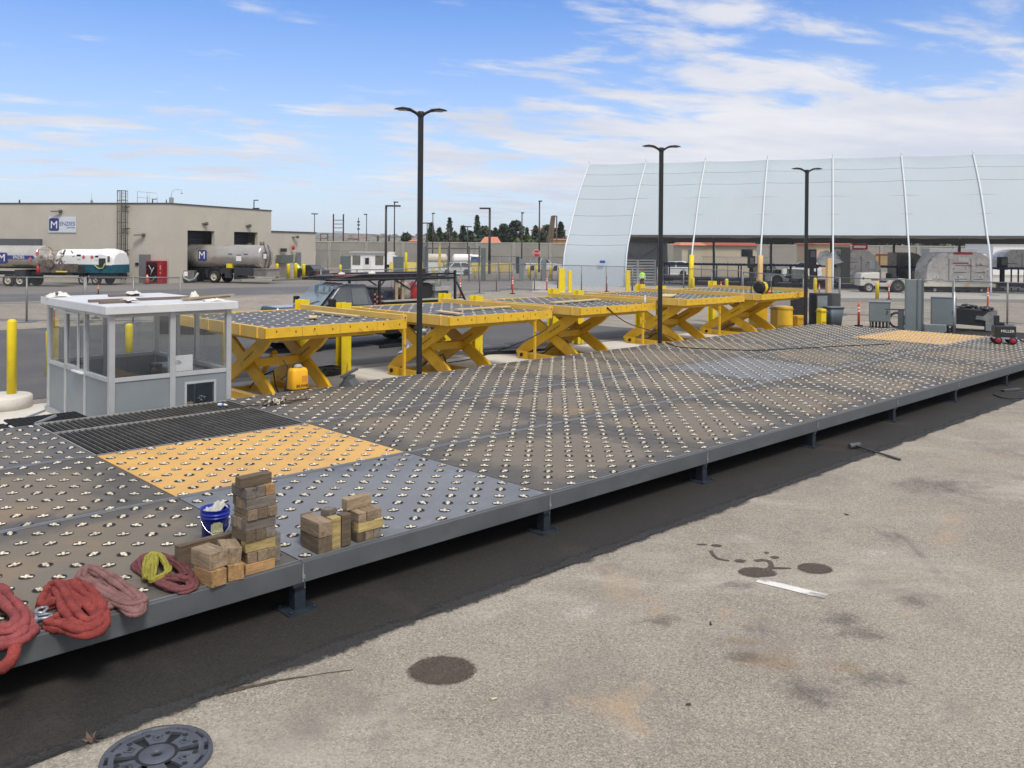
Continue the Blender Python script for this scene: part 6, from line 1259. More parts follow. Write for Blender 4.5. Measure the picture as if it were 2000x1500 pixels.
b = MB(); b.tube([(4.4, -1.25, 1.75), (4.9, -1.28, 1.45), (5.4, -1.28, 1.5), (5.6, -1.28, 1.9)], .05, 6); b.build('hose', mat('hose_lime', (.45, .5, .12), .5), t3)
pm = thing('pump_skid', 'grey pump skid with a looped pale hose below the left bay door', 'pump', G(356, 552), .1)
b = MB(); b.box(-.5, -.5, .15, 1.2, .5, 1.15); b.build('cabinet', mat('skid_grey', (.16, .15, .145), .5, .2, var=.3), pm); b = MB(); b.tube([(.2, -.6, .9), (.3, -.6, .45), (.8, -.6, .2), (1.3, -.6, .4), (1.6, -.6, .95)], .10, 8); b.build('hose', mat('hose_pale_green', (.25, .32, .31), .5), pm)
for x, z in ((-.05, .8), (.45, .85)): MB().box(x - .17, -.53, z - .22, x + .17, -.501, z + .22).build('placard', REFL if x > .2 else mat('placard_red', (.55, .12, .12)), pm)
b = MB()
for x in (-.9, -.5): b.lathe([(.3, -.1), (.3, .1)], 12, (x, -.3, .3), ax='y')
b.build('wheel', RUBBER, pm)
t3.scale = (.84, 1, 1)
ac = plate('air_conditioner', 'green-grey louvred air conditioner units on the annexe wall', 'air conditioner', lambda x, y: on_wing(x, y, .4)[0], 539, 498, 562, 514, mat('louvre_green', (.11, .13, .115), .5, var=.6, vs=9), .7)
plate('wall_sign', 'small dark sign plate on the annexe wall', 'sign', lambda x, y: on_wing(x, y, .06)[0], 547, 485, 559, 492, BLACK)
b = MB(); b.lathe([(.0001, -.12), (.26, -.1), (.26, 0)], 14, ax='y'); tag(b.build('alarm_bell', RED, None, on_wing(570.5, 483.5, .1)[0], 1.2), 'round red alarm bell on the annexe wall', 'bell')
for i, (x, y, h, lab) in enumerate(((541, 544, 1.5, 'yellow bollard left of the worker at the annexe'), (563, 545, 1.5, 'yellow bollard in front of the air conditioner'), (577.5, 545, 1.6, 'yellow bollard just left of the bending worker'), (593, 545, 1.5, 'yellow bollard just right of the bending worker'))):
    o = dup(bl1, G(x, y), label=lab); o.scale = (1.6, 1.6, h / 1.12)
# ------------------------------------------------------------------ people
SKIN = mat('skin', (.42, .25, .17), .6); VEST = mat('vest_lime', (.50, .85, .06), .6, var=.08); NAVYC = mat('clothes_navy', (.02, .022, .035), .85); SHIRT = mat('shirt_mint', (.35, .75, .48), .8); HELM = mat('helmet_red', (.28, .06, .05), .4)
def person(lab, loc, rz, pose, hair=None, helmet=None, shirt=SHIRT):
    t = thing('person', lab, 'person', loc, rz); J = pose; me = bpy.data.meshes.new('body'); names = list(J); vs = [J[k][0] for k in names]
    ed = [(names.index(a), names.index(b)) for a, b in (('pel', 'spi'), ('spi', 'che'), ('che', 'nec'), ('nec', 'chin'), ('chin', 'top'), ('che', 'sl'), ('sl', 'el'), ('el', 'wl'), ('wl', 'hl'), ('che', 'sr'), ('sr', 'er'), ('er', 'wr'), ('wr', 'hr'), ('pel', 'pl'), ('pl', 'kl'), ('kl', 'al'), ('al', 'tl'), ('pel', 'pr'), ('pr', 'kr'), ('kr', 'ar'), ('ar', 'tr'))]
    me.from_pydata(vs, ed, []); o = bpy.data.objects.new('body', me); COL.objects.link(o); o.parent = t
    sk = o.modifiers.new('skin', 'SKIN'); sd = o.modifiers.new('sub', 'SUBSURF'); sd.levels = sd.render_levels = 1
    for i, k in enumerate(names): r = J[k][1]; me.skin_vertices[0].data[i].radius = (r, r) if not isinstance(r, tuple) else r; me.skin_vertices[0].data[i].use_root = (k == 'pel')
    dg = bpy.context.evaluated_depsgraph_get(); m2 = bpy.data.meshes.new_from_object(o.evaluated_get(dg)); o.modifiers.clear(); o.data = m2; m2.materials.clear()
    for x in (SKIN, NAVYC, shirt): m2.materials.append(x)
    V = lambda k: Vector(J[k][0])
    hand = [(V(k)) for k in ('hl', 'hr')]; leg = [V(k) for k in ('kl', 'kr', 'al', 'ar', 'tl', 'tr', 'pl', 'pr', 'pel')]; hd = [V('chin'), V('top')]
    arms = [V(k) for k in ('sl', 'sr', 'el', 'er', 'wl', 'wr', 'che', 'spi')]
    for p in m2.polygons:
        c = p.center; dh = min((c - q).length for q in hand); dl = min((c - q).length for q in leg); dd = min((c - q).length for q in hd) * .9; da = min((c - q).length for q in arms)
        p.material_index = 0 if min(dh, dd) < min(dl, da) else (1 if dl < da else 2); p.use_smooth = True
    vb = MB(); sp, ch, nk = V('pel'), V('che'), V('nec'); ax = (nk - sp).normalized(); sxv = (V('sl') - V('sr')).normalized(); fy = ax.cross(sxv)
    rings = []
    for q, wx, wy in ((.08, .205, .15), (.35, .205, .155), (.7, .225, .16), (.92, .19, .13), (1.0, .10, .09)):
        c = sp.lerp(nk, q); rings.append([c + sxv * wx * math.cos(a) + fy * wy * math.sin(a) for a in [6.28318 * i / 14 for i in range(14)]])
    vb.loft(rings, cap=False); vest = vb.build('safety_vest', VEST, t)
    vb = MB()
    for q in (.28, .34): c = sp.lerp(nk, q); rings = [[c + ax * h + sxv * .212 * math.cos(a) + fy * .162 * math.sin(a) for a in [6.28318 * i / 14 for i in range(14)]] for h in (0, .03)]; vb.loft(rings, cap=False)
    vb.build('reflective_stripe', REFL, vest)
    hp = V('top'); hdir = (V('top') - V('chin')).normalized(); hb_ = MB(); hb_.ball(hp + hdir * .02, (.105, .115, .085), 12)
    if helmet: hb_.lathe([(.105, -.01), (.135, -.01), (.105, .01)], 12, hp, caps=False)
    hb_.build('hard_hat' if helmet else 'hair', helmet or hair, t)
    f = MB()
    for s in (-1, 1): f.ball(V('chin').lerp(V('top'), .45) + sxv * .035 * s + fy * .088, (.012, .01, .01), 6, 1)
    f.ball(V('chin').lerp(V('top'), .25) + fy * .10, (.014, .02, .02), 6); f.box(-.025, -.004, -.004, .025, .004, .004, 2, Matrix.Translation(V('chin') + fy * .085)); f.build('face', [SKIN, CARBLK, HELM], t)
    fg = MB()
    for k, w0 in (('hl', 'wl'), ('hr', 'wr')):
        d = (V(k) - V(w0)).normalized(); sd_ = d.orthogonal().normalized()
        for i, l in enumerate((.06, .075, .08, .07)): a = V(k) + sd_ * (.016 * (i - 1.5)); fg.tube([a, a + d * l * .6, a + d * l + fy * .015], [.010, .009, .007], 6)
        fg.tube([V(k) - d * .03 + sd_ * .03, V(k) + sd_ * .05 + d * .01, V(k) + sd_ * .055 + d * .04], [.012, .010, .008], 6)
    fg.build('finger', SKIN, t)
    return t
P1 = dict(pel=((0, 0, .95), .14), spi=((0, .01, 1.12), .13), che=((0, .02, 1.34), .15), nec=((0, .01, 1.50), .06), chin=((0, .04, 1.59), .075), top=((0, .03, 1.70), .095), sl=((.19, 0, 1.42), .065), el=((.25, .02, 1.16), .045), wl=((.20, .16, .98), .035), hl=((.15, .22, .96), .035), sr=((-.19, 0, 1.42), .065), er=((-.26, .0, 1.15), .045), wr=((-.24, .06, .92), .035), hr=((-.23, .09, .84), .035),
          pl=((.10, 0, .88), .095), kl=((.11, .03, .48), .065), al=((.11, 0, .09), .045), tl=((.12, .14, .045), .04), pr=((-.10, 0, .88), .095), kr=((-.11, .03, .48), .065), ar=((-.12, 0, .09), .045), tr=((-.13, .14, .045), .04))
person('worker in lime safety vest and dark red hard hat under the canopy edge', G(1254, 566), math.pi + .1, P1, helmet=HELM)
P2 = dict(pel=((0, 0, .95), .14), spi=((0, .09, 1.11), .13), che=((0, .24, 1.29), .15), nec=((0, .36, 1.40), .06), chin=((0, .44, 1.42), .075), top=((0, .50, 1.50), .095), sl=((.19, .27, 1.34), .065), el=((.22, .42, 1.12), .045), wl=((.15, .60, 1.05), .035), hl=((.12, .67, 1.03), .035), sr=((-.19, .27, 1.34), .065), er=((-.22, .42, 1.12), .045), wr=((-.15, .60, 1.05), .035), hr=((-.12, .67, 1.03), .035),
          pl=((.10, 0, .88), .095), kl=((.12, .03, .48), .065), al=((.13, -.02, .09), .045), tl=((.14, .12, .045), .04), pr=((-.10, 0, .88), .095), kr=((-.13, .03, .48), .065), ar=((-.14, -.02, .09), .045), tr=((-.15, .12, .045), .04))
pz = person('worker in lime safety vest and dark trousers leaning forward between yellow bollards', G(585, 545), 1.25, P2, hair=mat('hair_black', (.012, .01, .01), .7), shirt=VEST); pz.scale = (1.12, 1.12, 1.12)
# ------------------------------------------------------------------ fabric cargo canopy on the right
F0 = Vector((4.82, 82, 0)); FD = Vector((5.62, -2.0, 0)); FN = Vector((2.0, 5.62, 0)).normalized()
PROF = [(0, 0), (.12, 1.2), (.5, 2.9), (1.1, 3.9), (2.0, 4.85), (3.5, 6.75), (5.0, 8.45), (6.5, 9.85), (8.0, 11.1), (9.5, 12.3)]
PROF2 = PROF + [(19 - d, z) for d, z in PROF[-2::-1]]
FAB = mat('canopy_fabric', (.50, .57, .62), .75, var=.03, vs=.3, stain=[((.46, .53, .58), .25, .5, .8), ((.42, .46, .49), 1.1, .62, .85)], bump=(.8, .15))
_t = FAB.node_tree; _b = _t.nodes['Principled BSDF']; _tr = N(_t, 'ShaderNodeBsdfTranslucent'); _tr.inputs[0].default_value = (.74, .80, .84, 1); _mx = N(_t, 'ShaderNodeMixShader'); _mx.inputs[0].default_value = .22; _mx.name = 'canopy_glow'
L(_t, _b.outputs[0], _mx.inputs[1]); L(_t, _tr.outputs[0], _mx.inputs[2]); L(_t, _mx.outputs[0], _t.nodes['Material Output'].inputs[0])
cn = thing('cargo_canopy', 'large pale blue-white fabric canopy with white arched ribs and an open lower side', 'canopy building', F0)
def CP(i, d, z): p = FD * i + FN * d; return Vector((p.x, p.y, z))
def cloth(i0, prof, sag=.12, n=8, inner=0.):
    b = MB(); vs = []; k = len(prof)
    for a in range(n + 1):
        t = a / n; sg = sag * math.sin(3.14159 * t)
        for j, (d, z) in enumerate(prof):
            jj = min(j, k - 1 - j) if len(prof) > 12 else j
            s_ = sg * min(1, j / 3) if len(prof) <= 12 else sg * min(1, jj / 3)
            dd = d + (9.5 - d) / 9.5 * s_ * .8; vs.append(CP(i0 + t, dd, z - s_ * .7 - inner))
    b.add(vs, [(a * k + j, a * k + j + 1, (a + 1) * k + j + 1, (a + 1) * k + j) for a in range(n) for j in range(k - 1)], 0, True); return b
lowcut = [p for p in PROF if p[1] >= 4.8]; NB = 9
for i in range(NB):
    pr = (PROF if i == 0 else lowcut) + [(19 - d, z) for d, z in lowcut[-2::-1]]
    o = cloth(i, pr).build('fabric_panel', FAB, cn, fix=False); 
b = MB()
for i in range(NB):
    for (d, z) in PROF[3:-1]:
        if i == 0 or z > 4.8:
            pts = []
            for a in range(9): t = a / 8; sg = .12 * math.sin(3.14159 * t); dd = d + (9.5 - d) / 9.5 * sg * .8; pts.append(CP(i + t, dd - .010, z - sg * .7 + .006))
            b.tube(pts, .016, 4)
b.build('fabric_seam', mat('seam_shadow', (.43, .49, .54), .8), cn)
RIBM = mat('rib_white', (.62, .66, .69), .5, var=.03)
for i in range(NB + 1):
    b = MB(); b.tube([CP(i, d - .10, z + .02) for d, z in PROF2], .075, 8); b.cyl(CP(i, 9.5, 12.2), CP(i, 9.4, 12.75), .05, None, 6); b.build('rib', RIBM, cn)
    if i > 0:
        b = MB(); b.box(-.5, -.5, 0, .5, .5, .06); p = CP(i, 0, 0); o = b.build('foot_plate', GALV, cn, p)
b = MB(); b.beam(CP(1, 1.9, 4.72), CP(NB, 1.9, 4.72), .14, .22); b.beam(CP(0, 17.1, 4.55), CP(NB, 17.1, 4.55), .3, .6)
for i in range(1, NB):
    b.beam(CP(i, 17.6, 0), CP(i, 17.1, 4.7), .22, .22)
b.build('eave_beam', mat('eave_dark', (.10, .095, .085), .7), cn)
b = MB(); q = [CP(.0, 18.6, 0), CP(1.15, 18.6, 0), CP(1.15, 17.4, 4.5), CP(0, 17.4, 4.5)]; b.quad(*q); o = b.build('back_panel', mat('corrugated_grey', (.30, .31, .31), .6, .2, var=.1, vs=3), cn); md = o.modifiers.new('thick', 'SOLIDIFY'); md.thickness = .06
b = MB(); b.beam(CP(.1, 18.3, .2), CP(1.1, 17.2, 4.3), .06, .06); b.beam(CP(.1, 17.2, 4.3), CP(1.1, 18.3, .2), .06, .06); b.beam(CP(0, 18.0, 2.0), CP(1.15, 18.0, 2.0), .12, .12); b.build('back_brace', mat('brace_grey', (.17, .17, .165), .6), cn)
b = MB(); p = CP(.62, .28, 2.3); b.box(-.25, -.06, -.12, .25, .06, .12); b.build('blue_sign', mat('sign_blue', (.03, .10, .40), .5), cn, p - Vector((0, .25, 0)), math.atan2(FD.y, FD.x))
# yellow guard plates at the left canopy corner and wooden post wraps
for x, w_, h_, lab in ((1097, .5, 1.9, 'wide yellow steel guard at the left canopy corner'), (1113, .3, 1.75, 'narrow yellow guard post right of the wide guard at the canopy corner'), (1226, .35, 1.8, 'yellow guard post at the first open canopy rib')):
    b = MB(); b.box(-w_ / 2, -.1, 0, w_ / 2, .1, h_); b.box(-w_ / 2 - .05, -.15, 0, w_ / 2 + .05, .15, .04); tag(b.build('steel_guard', YELB, None, G(x, 571), .2, bevel=.02), lab, 'guard')
OCH = mat('ochre_wrap', (.62, .42, .18), .7, var=.1); 
for i, m_, h, lab in ((2, YELB, 3.0, 'yellow sleeve round the second open canopy rib'), (3, OCH, 3.0, 'ochre wooden sleeve round the third open canopy rib')):
    b = MB(); p = F0 + CP(i, -.05, 0)
    pts = [CP(i, lerp(0, .42, (z / 2.9) ** 2) - .1, z) for z in (0, 1, 2, h)]; q = MB(); q.tube([v_ - CP(i, 0, 0) for v_ in pts], .26, 4); tag(q.build('post_sleeve', m_, None, F0 + CP(i, 0, 0)), lab, 'post guard')
b = MB(); b.beam((0, 0, 0), (0, 0, 2.9), .36, .36, 0, (0, 1, 0)); tag(b.build('timber_post', OCH, None, G(1618, 572), .2), 'ochre timber post between lamp post and white rib', 'post')
# ------------------------------------------------------------------ things under the canopy
NAV2 = mat('rack_navy', (.018, .028, .07), .5, var=.2)
rk = thing('roller_rack', 'long dark navy roller conveyor rack under the canopy', 'conveyor', CP(1.35, 8.5, 0) + F0, math.atan2(FD.y, FD.x))
b = MB(); b.box(0, -.06, 1.95, 44, .06, 2.12); b.box(0, 2.94, 1.95, 44, 3.06, 2.12)
for i in range(19): b.box(i * 2.4, -.06, 0, i * 2.4 + .12, .06, 1.95); b.box(i * 2.4, 2.94, 0, i * 2.4 + .12, 3.06, 1.95)
for z in (.55, .70): b.box(0, -.03, z, 44, .03, z + .08)
b.build('frame', NAV2, rk)
b = MB()
for i in range(110): b.cyl((.2 + i * .4, .1, 2.04), (.2 + i * .4, 2.9, 2.04), .07, None, 6)
b.build('rollers', mat('roller_steel', (.20, .19, .18), .4, .5), rk)
b = MB(); b.box(0, .2, .30, 44, 2.9, .62); b.box(2, -.5, .15, 30, -.1, .5); b.build('lower_deck', mat('deck_maroon', (.07, .05, .045), .7, var=.3), rk)
b = MB()
for i in range(14): b.box(1.0 + i * 2.4, -.52, .36, 2.6 + i * 2.4, -.5, .46)
b.build('pale_slot', mat('slot_grey', (.34, .33, .31), .6), rk)
rag(F0 + CP(4.0, 8.0, 2.15), 4.6, 1.4, 1.6, 51, mat('white_sheet', (.74, .74, .73), .6), 'heap of white plastic sheeting on the conveyor rack', 'sheeting')
for x, y0, w_, lab in ((1467, 500, 12, 'dark control stand on the conveyor rack left of the third rib'), (1585, 487, 14, 'tall dark control stand beside the rightmost lamp post head line'), (1957, 502, 14, 'dark control stand at the right edge under the canopy')):
    p = A(x, 560, 78); z1 = A(x, y0, 78).z; k = 78 / FPX; t = thing('control_stand', lab, 'control stand', Vector((p.x, 78, 0))); b = MB(); b.box(-w_ * k / 2, -.3, 1.9, w_ * k / 2, .3, z1); b.box(-.15, -.15, 0, .15, .15, 1.9); b.build('cabinet', BLACK, t); MB().box(-w_ * k / 2 + .1, -.32, z1 - .7, w_ * k / 2 - .1, -.301, z1 - .15).build('screen', mat('screen_grey', (.10, .105, .11), .3), t)
# wrapped cargo on pallets
WRAP = mat('shrink_wrap', (.54, .51, .48), .35, var=.16, vs=1.3, coat=.3, bump=(4, .6), stain=[((.64, .62, .60), 1.4, .55, .68), ((.20, .18, .165), 1.5, .54, .70), ((.74, .73, .72), 3.6, .60, .68), ((.13, .115, .105), 4.2, .63, .72)]); WRAPD = mat('shrink_wrap_dark', (.13, .115, .10), .35, var=.2, vs=1.3, coat=.3, bump=(4, .6), stain=((.24, .22, .20), 1.4, .56, .74))  # pale blotches paint highlights of the plastic into its colour
CART = mat('wrapped_carton', (.345, .32, .29), .5, var=.10, vs=1.2, bump=(4, .4), stain=[((.45, .43, .40), 1.5, .56, .8), ((.25, .23, .21), 1.8, .6, .85)])
def load(lab, x0, x1, ytop, ybase, d, dep, m, shape, label_bits=True):
    k = d / FPX; w_ = (x1 - x0) * k; p = A((x0 + x1) / 2, 500, d); zb = A(x0, ybase, d).z; zt = A(x0, ytop, d).z; hh = zt - zb; h = w_ / 2
    t = thing('wrapped_pallet_load', lab, 'cargo load', Vector((p.x, d, zb)), -.05, 'shrink-wrapped cargo loads')
    if shape == 'dome': out = [(-h, 0), (h, 0), (h, hh * .52)] + [(h - h * .52 * (1 - math.cos(a)), hh * .52 + hh * .48 * math.sin(a)) for a in (.4, .8, 1.2, 1.57)] + [(-h + h * .60 * (1 - math.cos(a)), hh * .40 + hh * .60 * math.sin(a)) for a in (1.57, 1.2, .8, .4)] + [(-h, hh * .40)]
    elif shape == 'right': out = [(-h, 0), (h, 0), (h, hh * .45), (h * .80, hh * .62), (h * .62, hh * .82), (h * .40, hh * .94), (0, hh), (-h, hh)]
    else: out = [(-h, 0), (h, 0), (h, hh), (-h, hh)]
    n = len(out); b = MB(); rings = []
    for y, s in ((0, .985), (.06, 1), (dep * .5, 1.005), (dep - .06, 1), (dep, .985)): rings.append([(q[0] * s, y, q[1] * s) for q in out])
    b.loft(rings, sm=False); b.build('wrap', m, t, bevel=.07)
    b = MB(); nx = max(2, round(w_ / 1.6))
    for i in range(1, nx): x = -h + i * w_ / nx; b.box(x - .02, -.02, .02, x + .02, -.005, hh * .80)
    for r in range(1, 4):
        for i in range(nx):
            if rnd.random() < .7: x = -h + (i + rnd.uniform(.1, .3)) * w_ / nx; b.box(x, -.02, hh * r * .2, x + w_ / nx * rnd.uniform(.4, .7), -.005, hh * r * .2 + .045)
    b.build('carton_joint', mat('joint_shadow', (.10, .09, .08), .8), t)
    if label_bits:
        b = MB()
        for i in range(nx): x = -h + (i + .35) * w_ / nx + rnd.uniform(-.1, .2); b.box(x, -.03, hh * .24, x + .36, -.015, hh * .24 + .22)
        b.build('paper_label', mat('label_white', (.62, .66, .62), .5), t); b = MB()
        for i in range(nx): x = -h + (i + .35) * w_ / nx + .06; b.box(x + .02, -.036, hh * .24 + .05, x + .14, -.031, hh * .24 + .16)
        b.build('green_mark', mat('mark_green', (.04, .22, .08), .5), t)
    return t, h, hh
DLY = WHITE; d_ = 74.5
t, h, hh = load('largest domed shrink-wrapped cargo load on the white dolly at right', 1812, 1938, 492, 559, d_, 2.6, WRAP, 'dome')
b = MB(); b.box(-h * .2, -.04, hh * .93, h * .38, -.01, hh * 1.0); b.box(-h * .22, -.05, hh * .66, h * .25, -.02, hh * .69); b.build('red_strip', mat('strip_red', (.36, .03, .05), .5), t)
b = MB(); b.box(-h * .05, -.05, hh * .72, h * .25, -.02, hh * .86); b.box(-.1, -.05, hh * .08, h * .2, -.02, hh * .2); b.build('document_pouch', mat('label_white', (.62, .66, .62)), t)
dl = thing('cargo_dolly', 'white cargo dolly under the largest wrapped load', 'dolly', Vector((A(1874, 560, d_ - .2).x, d_ - .2, 0)), -.05)
b = MB(); b.box(-3.0, -.1, .50, 2.95, 2.9, .80); b.box(-3.3, .3, .55, -3.0, 2.4, .74); b.box(-2.6, .1, .80, 2.6, .3, .92); b.build('bed', mat('dolly_cream', (.60, .58, .50), .55, var=.08, stain=((.30, .27, .22), 2, .6, .8)), dl, bevel=.03)
for x in (-2.0, 1.9):
    for y in (.2, 2.6): wheel(dl, x, y, .22, .2, outs=-1)
b = MB(); b.box(-2.3, .4, .2, 2.2, 2.4, .5); b.build('under_frame', CHAS, dl); b = MB(); b.beam((-3.2, 1.2, .6), (-4.0, 1.2, .5), .14, .10); b.beam((2.9, 1.2, .6), (3.6, 1.2, .55), .2, .3); b.build('tow_bar', mat('tow_yellow', (.6, .42, .04), .5), dl)
b = MB(); b.box(.4, -.13, .56, .75, -.101, .76); b.build('reflector', OCH, dl)
t, h, hh = load('grey shrink-wrapped load with a red header board behind the baggage tug', 1643, 1721, 486, 552, 80.5, 2.4, WRAP, 'right')
b = MB(); b.box(-h * .45, -.06, hh * .98, h * .30, -.02, hh * 1.16); b.build('header_board', mat('board_red', (.40, .03, .05), .5), t); b = MB(); b.box(-h * .38, -.075, hh * 1.03, h * .20, -.065, hh * 1.10); b.build('header_print', REFL, t)
b = MB(); b.box(h * .40, -.06, hh * .42, h * .68, -.02, hh * .66); b.build('document_pouch', mat('label_white', (.62, .66, .62)), t)
b = MB(); b.box(-h - .1, -.2, -.5, h + .2, 2.5, -.05); b.build('pallet_base', NAV2, t); MB().box(-h, -.22, -.12, h * .2, -.201, -.02).build('yellow_edge', YELB, t)
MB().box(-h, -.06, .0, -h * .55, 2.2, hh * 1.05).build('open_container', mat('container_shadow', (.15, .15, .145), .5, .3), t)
t, h, hh = load('dark wrapped load left of the big domed one', 1752, 1812, 493, 545, 84, 2.4, WRAPD, 'right', False)
t, h, hh = load('low dark wrapped load between the tug and the domed load', 1790, 1822, 520, 548, 80, 2.0, WRAPD, 'dome', False)
t, h, hh = load('grey domed load at the right picture edge on the conveyor rack', 1962, 2030, 487, 522, 84, 2.4, WRAP, 'dome', False)
cr_ = MB(); cr_.box(-1.6, -.8, 0, 1.6, .8, 1.1); o = cr_.build('timber_crate', mat('crate_tan', (.45, .33, .17), .7, var=.15), None, A(1734, 519, 92), .0); o.location.y = 92; tag(o, 'tan timber crate with rust-red frame behind the tug', 'crate'); b = MB()
for x in (-1.3, 0): b.box(x, -.84, 0, x + .16, -.81, 1.1)
b.box(-1.62, -.84, 1.1, .6, -.78, 1.25); b.build('strap', mat('strap_rust', (.28, .075, .05), .6), o)
# baggage tug
tgp = Vector((A(1722, 560, 74.2).x, 74.2, 0)); tu = thing('baggage_tug', 'white baggage tug with big black rear wheel beside the domed load', 'tug', tgp, math.pi - .05)
CRM = mat('tug_cream', (.55, .54, .50), .45, var=.06, stain=((.3, .28, .25), 2, .62, .8))
b = MB(); b.slab([(2.05, .55, .72), (2.05, 1.0, .72), (1.95, 1.62, .70), (.45, 1.70, .74), (.45, .55, .74)]); b.build('hood', CRM, tu, bevel=.05)
b = MB(); b.slab([(.45, .5, .72), (.45, .82, .74), (-.1, .82, .76), (-.5, 1.18, .78), (-1.75, 1.18, .78), (-1.95, .8, .74), (-1.95, .5, .7)]); b.build('rear_body', CRM, tu, bevel=.04)
b = MB(); b.box(-.4, -.6, .82, .40, .6, 1.0); b.box(-.75, -.6, 1.18, -.55, .6, 1.62); b.beam((.42, .1, 1.6), (.1, .1, 1.85), .05, .05); b.box(-1.2, -.5, 1.18, -.76, .5, 1.35); b.build('seat', BLACK, tu, bevel=.02)
for x, r in ((1.35, .40), (-1.05, .56)):
    for s in (-1, 1): wheel(tu, x, s * .72, r, .28, rim=mat('tug_rim', (.08, .08, .08), .5) if r > .5 else mat('tug_rim_pale', (.35, .35, .34), .5), outs=s)
MB().box(.5, .735, 1.02, 1.15, .75, 1.14).build('red_lettering', mat('strip_red', (.36, .03, .05)), tu); MB().box(1.72, .72, 1.1, 1.85, .74, 1.28).build('side_port', BLACK, tu)
# second tug, farther
t2_ = dup(tu, Vector((A(1533, 545, 84).x, 84, 0)), .05, label='pale baggage tug half hidden behind the rightmost lamp post')
bt = MB(); bt.box(-1.6, -.8, .35, 1.6, .8, .5); bt.build
# metal cage by the worker
cg = thing('stillage_cage', 'pale grey slatted metal cages behind the worker under the canopy', 'cage', Vector((A(1263, 545, 83).x, 83, 0)), 0)
b = MB()
for x in (-2.2, -.95, -.85, .75): b.box(x, -.05, .1, x + .1, .05, 2.5)
for x0_, x1_ in ((-2.1, -.95), (-.75, .75)):
    for i in range(9): b.box(x0_, -.03, .3 + .26 * i, x1_, .0, .42 + .26 * i)
b.build('slatted_side', mat('cage_grey', (.42, .42, .41), .5, .2), cg)
b = MB()
for x in (-1.0, .9):
    b2 = MB(); p = Vector((A(1325 + 15 * x, 545, 79).x, 79, 0))
rl = MB(); rl.tube([(-1.3, 0, 0), (-1.3, 0, 1.2), (1.3, 0, 1.2), (1.3, 0, 0)], .05, 6); rl.tube([(-1.3, 0, .6), (1.3, 0, .6)], .04, 6); tag(rl.build('pipe_barrier', mat('barrier_dark', (.12, .12, .12), .5), None, Vector((A(1320, 545, 79).x, 79, 0))), 'dark pipe barrier in front of the conveyor rack', 'barrier')
for x, lab in ((1471, 'grey concrete block by the farthest lift table'), (1517, 'grey concrete wheel block left of the rightmost lamp post')): tag(MB().box(-.7, -.25, 0, .7, .25, .5).build('concrete_block', CONC, None, G(x, 577), 0, bevel=.05), lab, 'block')
# ------------------------------------------------------------------ buildings, wall, cars beyond
def far_house(lab, x0, x1, yr, ye, yb, d, wall, roof, dep=8, hip=.12, win=(), door=None):
    k = d / FPX; X0, X1 = A(x0, ye, d).x, A(x1, ye, d).x; zr, ze = A(x0, yr, d).z, A(x0, ye, d).z; w_ = X1 - X0
    t = thing('house', lab, 'building', Vector((X0, d, 0))); MB().box(0, 0, 0, w_, dep, ze).build('wall', wall, t)
    b = MB(); o = .4; h = w_ * hip; b.add([(-o, -o, ze), (w_ + o, -o, ze), (w_ + o, dep + o, ze), (-o, dep + o, ze), (h, dep / 2, zr), (w_ - h, dep / 2, zr)], [(0, 1, 5, 4), (1, 2, 5), (2, 3, 4, 5), (3, 0, 4), (0, 3, 2, 1)]); b.build('roof', roof, t)
    for wx0, wx1, wy0, wy1 in win: MB().box(A(wx0, wy0, d).x - X0, -.06, A(wx0, wy1, d).z, A(wx1, wy0, d).x - X0, -.01, A(wx0, wy0, d).z).build('window', DGLS, t)
    if door: MB().box(A(door[0], 490, d).x - X0, -.06, 0, A(door[1], 490, d).x - X0, -.01, A(door[0], door[2], d).z).build('door', DOORG, t)
    return t
RT1 = mat('roof_tile_red', (.33, .075, .045), .8, var=.15, vs=2); RT2 = mat('roof_tile_salmon', (.55, .20, .12), .8, var=.1); BEI = mat('stucco_beige', (.46, .41, .31), .9, var=.05); ORW = mat('stucco_orange', (.62, .36, .16), .9, var=.08)
far_house('beige building with red tile roof seen under the canopy', 1372, 1478, 466, 479, 515, 116, BEI, RT1, win=((1448, 1470, 487, 501),)); far_house('small beige entry block with salmon roof under the canopy', 1332, 1374, 467, 479, 515, 113, BEI, RT2, dep=6, hip=.2, door=(1344, 1350, 488))
far_house('beige building with red roof right of the rightmost lamp post', 1594, 1660, 466, 477, 515, 118, mat('stucco_tan', (.52, .40, .28), .9), RT1)
wl_ = thing('boundary_wall', 'long grey concrete boundary wall across the background', 'wall', Vector((-60, 142, 0)))
b = MB(); b.box(0, 0, 0, 150, .4, 4.15); b.build('wall_panel', mat('far_wall_grey', (.275, .265, .24), .9, var=.12, vs=.25, stain=((.20, .195, .18), .3, .5, .8)), wl_); b = MB()
for i in range(26): b.box(i * 6, -.12, 0, i * 6 + .5, 0, 4.2)
b.build('pilaster', mat('pilaster_grey', (.31, .30, .275), .9), wl_)
MB().box(0, -.06, 4.15, 150, .46, 4.3).build('coping', mat('coping_grey', (.42, .40, .36), .9), wl_)
CW = mat('car_white', (.72, .73, .74), .25, var=.03, coat=.6); CB = mat('car_charcoal', (.05, .052, .058), .25, .3, var=.05, coat=.6); CS = mat('car_silver', (.45, .47, .52), .3, .4, coat=.5)
simple_car('parked_car', 'dark grey sedan parked right of the bending worker', Vector((A(608, 535, 98).x, 98, 0)), 2.4, CB, 'sedan')
simple_car('parked_car', 'white sport utility car by the entry gates', Vector((A(884, 530, 108).x, 108, 0)), 3.8, CW, 'suv', 4.7, 1.9, 1.65)
simple_car('pickup_truck', 'white crew pickup parked along the wall behind the stop sign', Vector((A(1062, 500, 134).x, 134, 0)), .05, CW, 'pickup', 5.8, 2.0, 1.9)
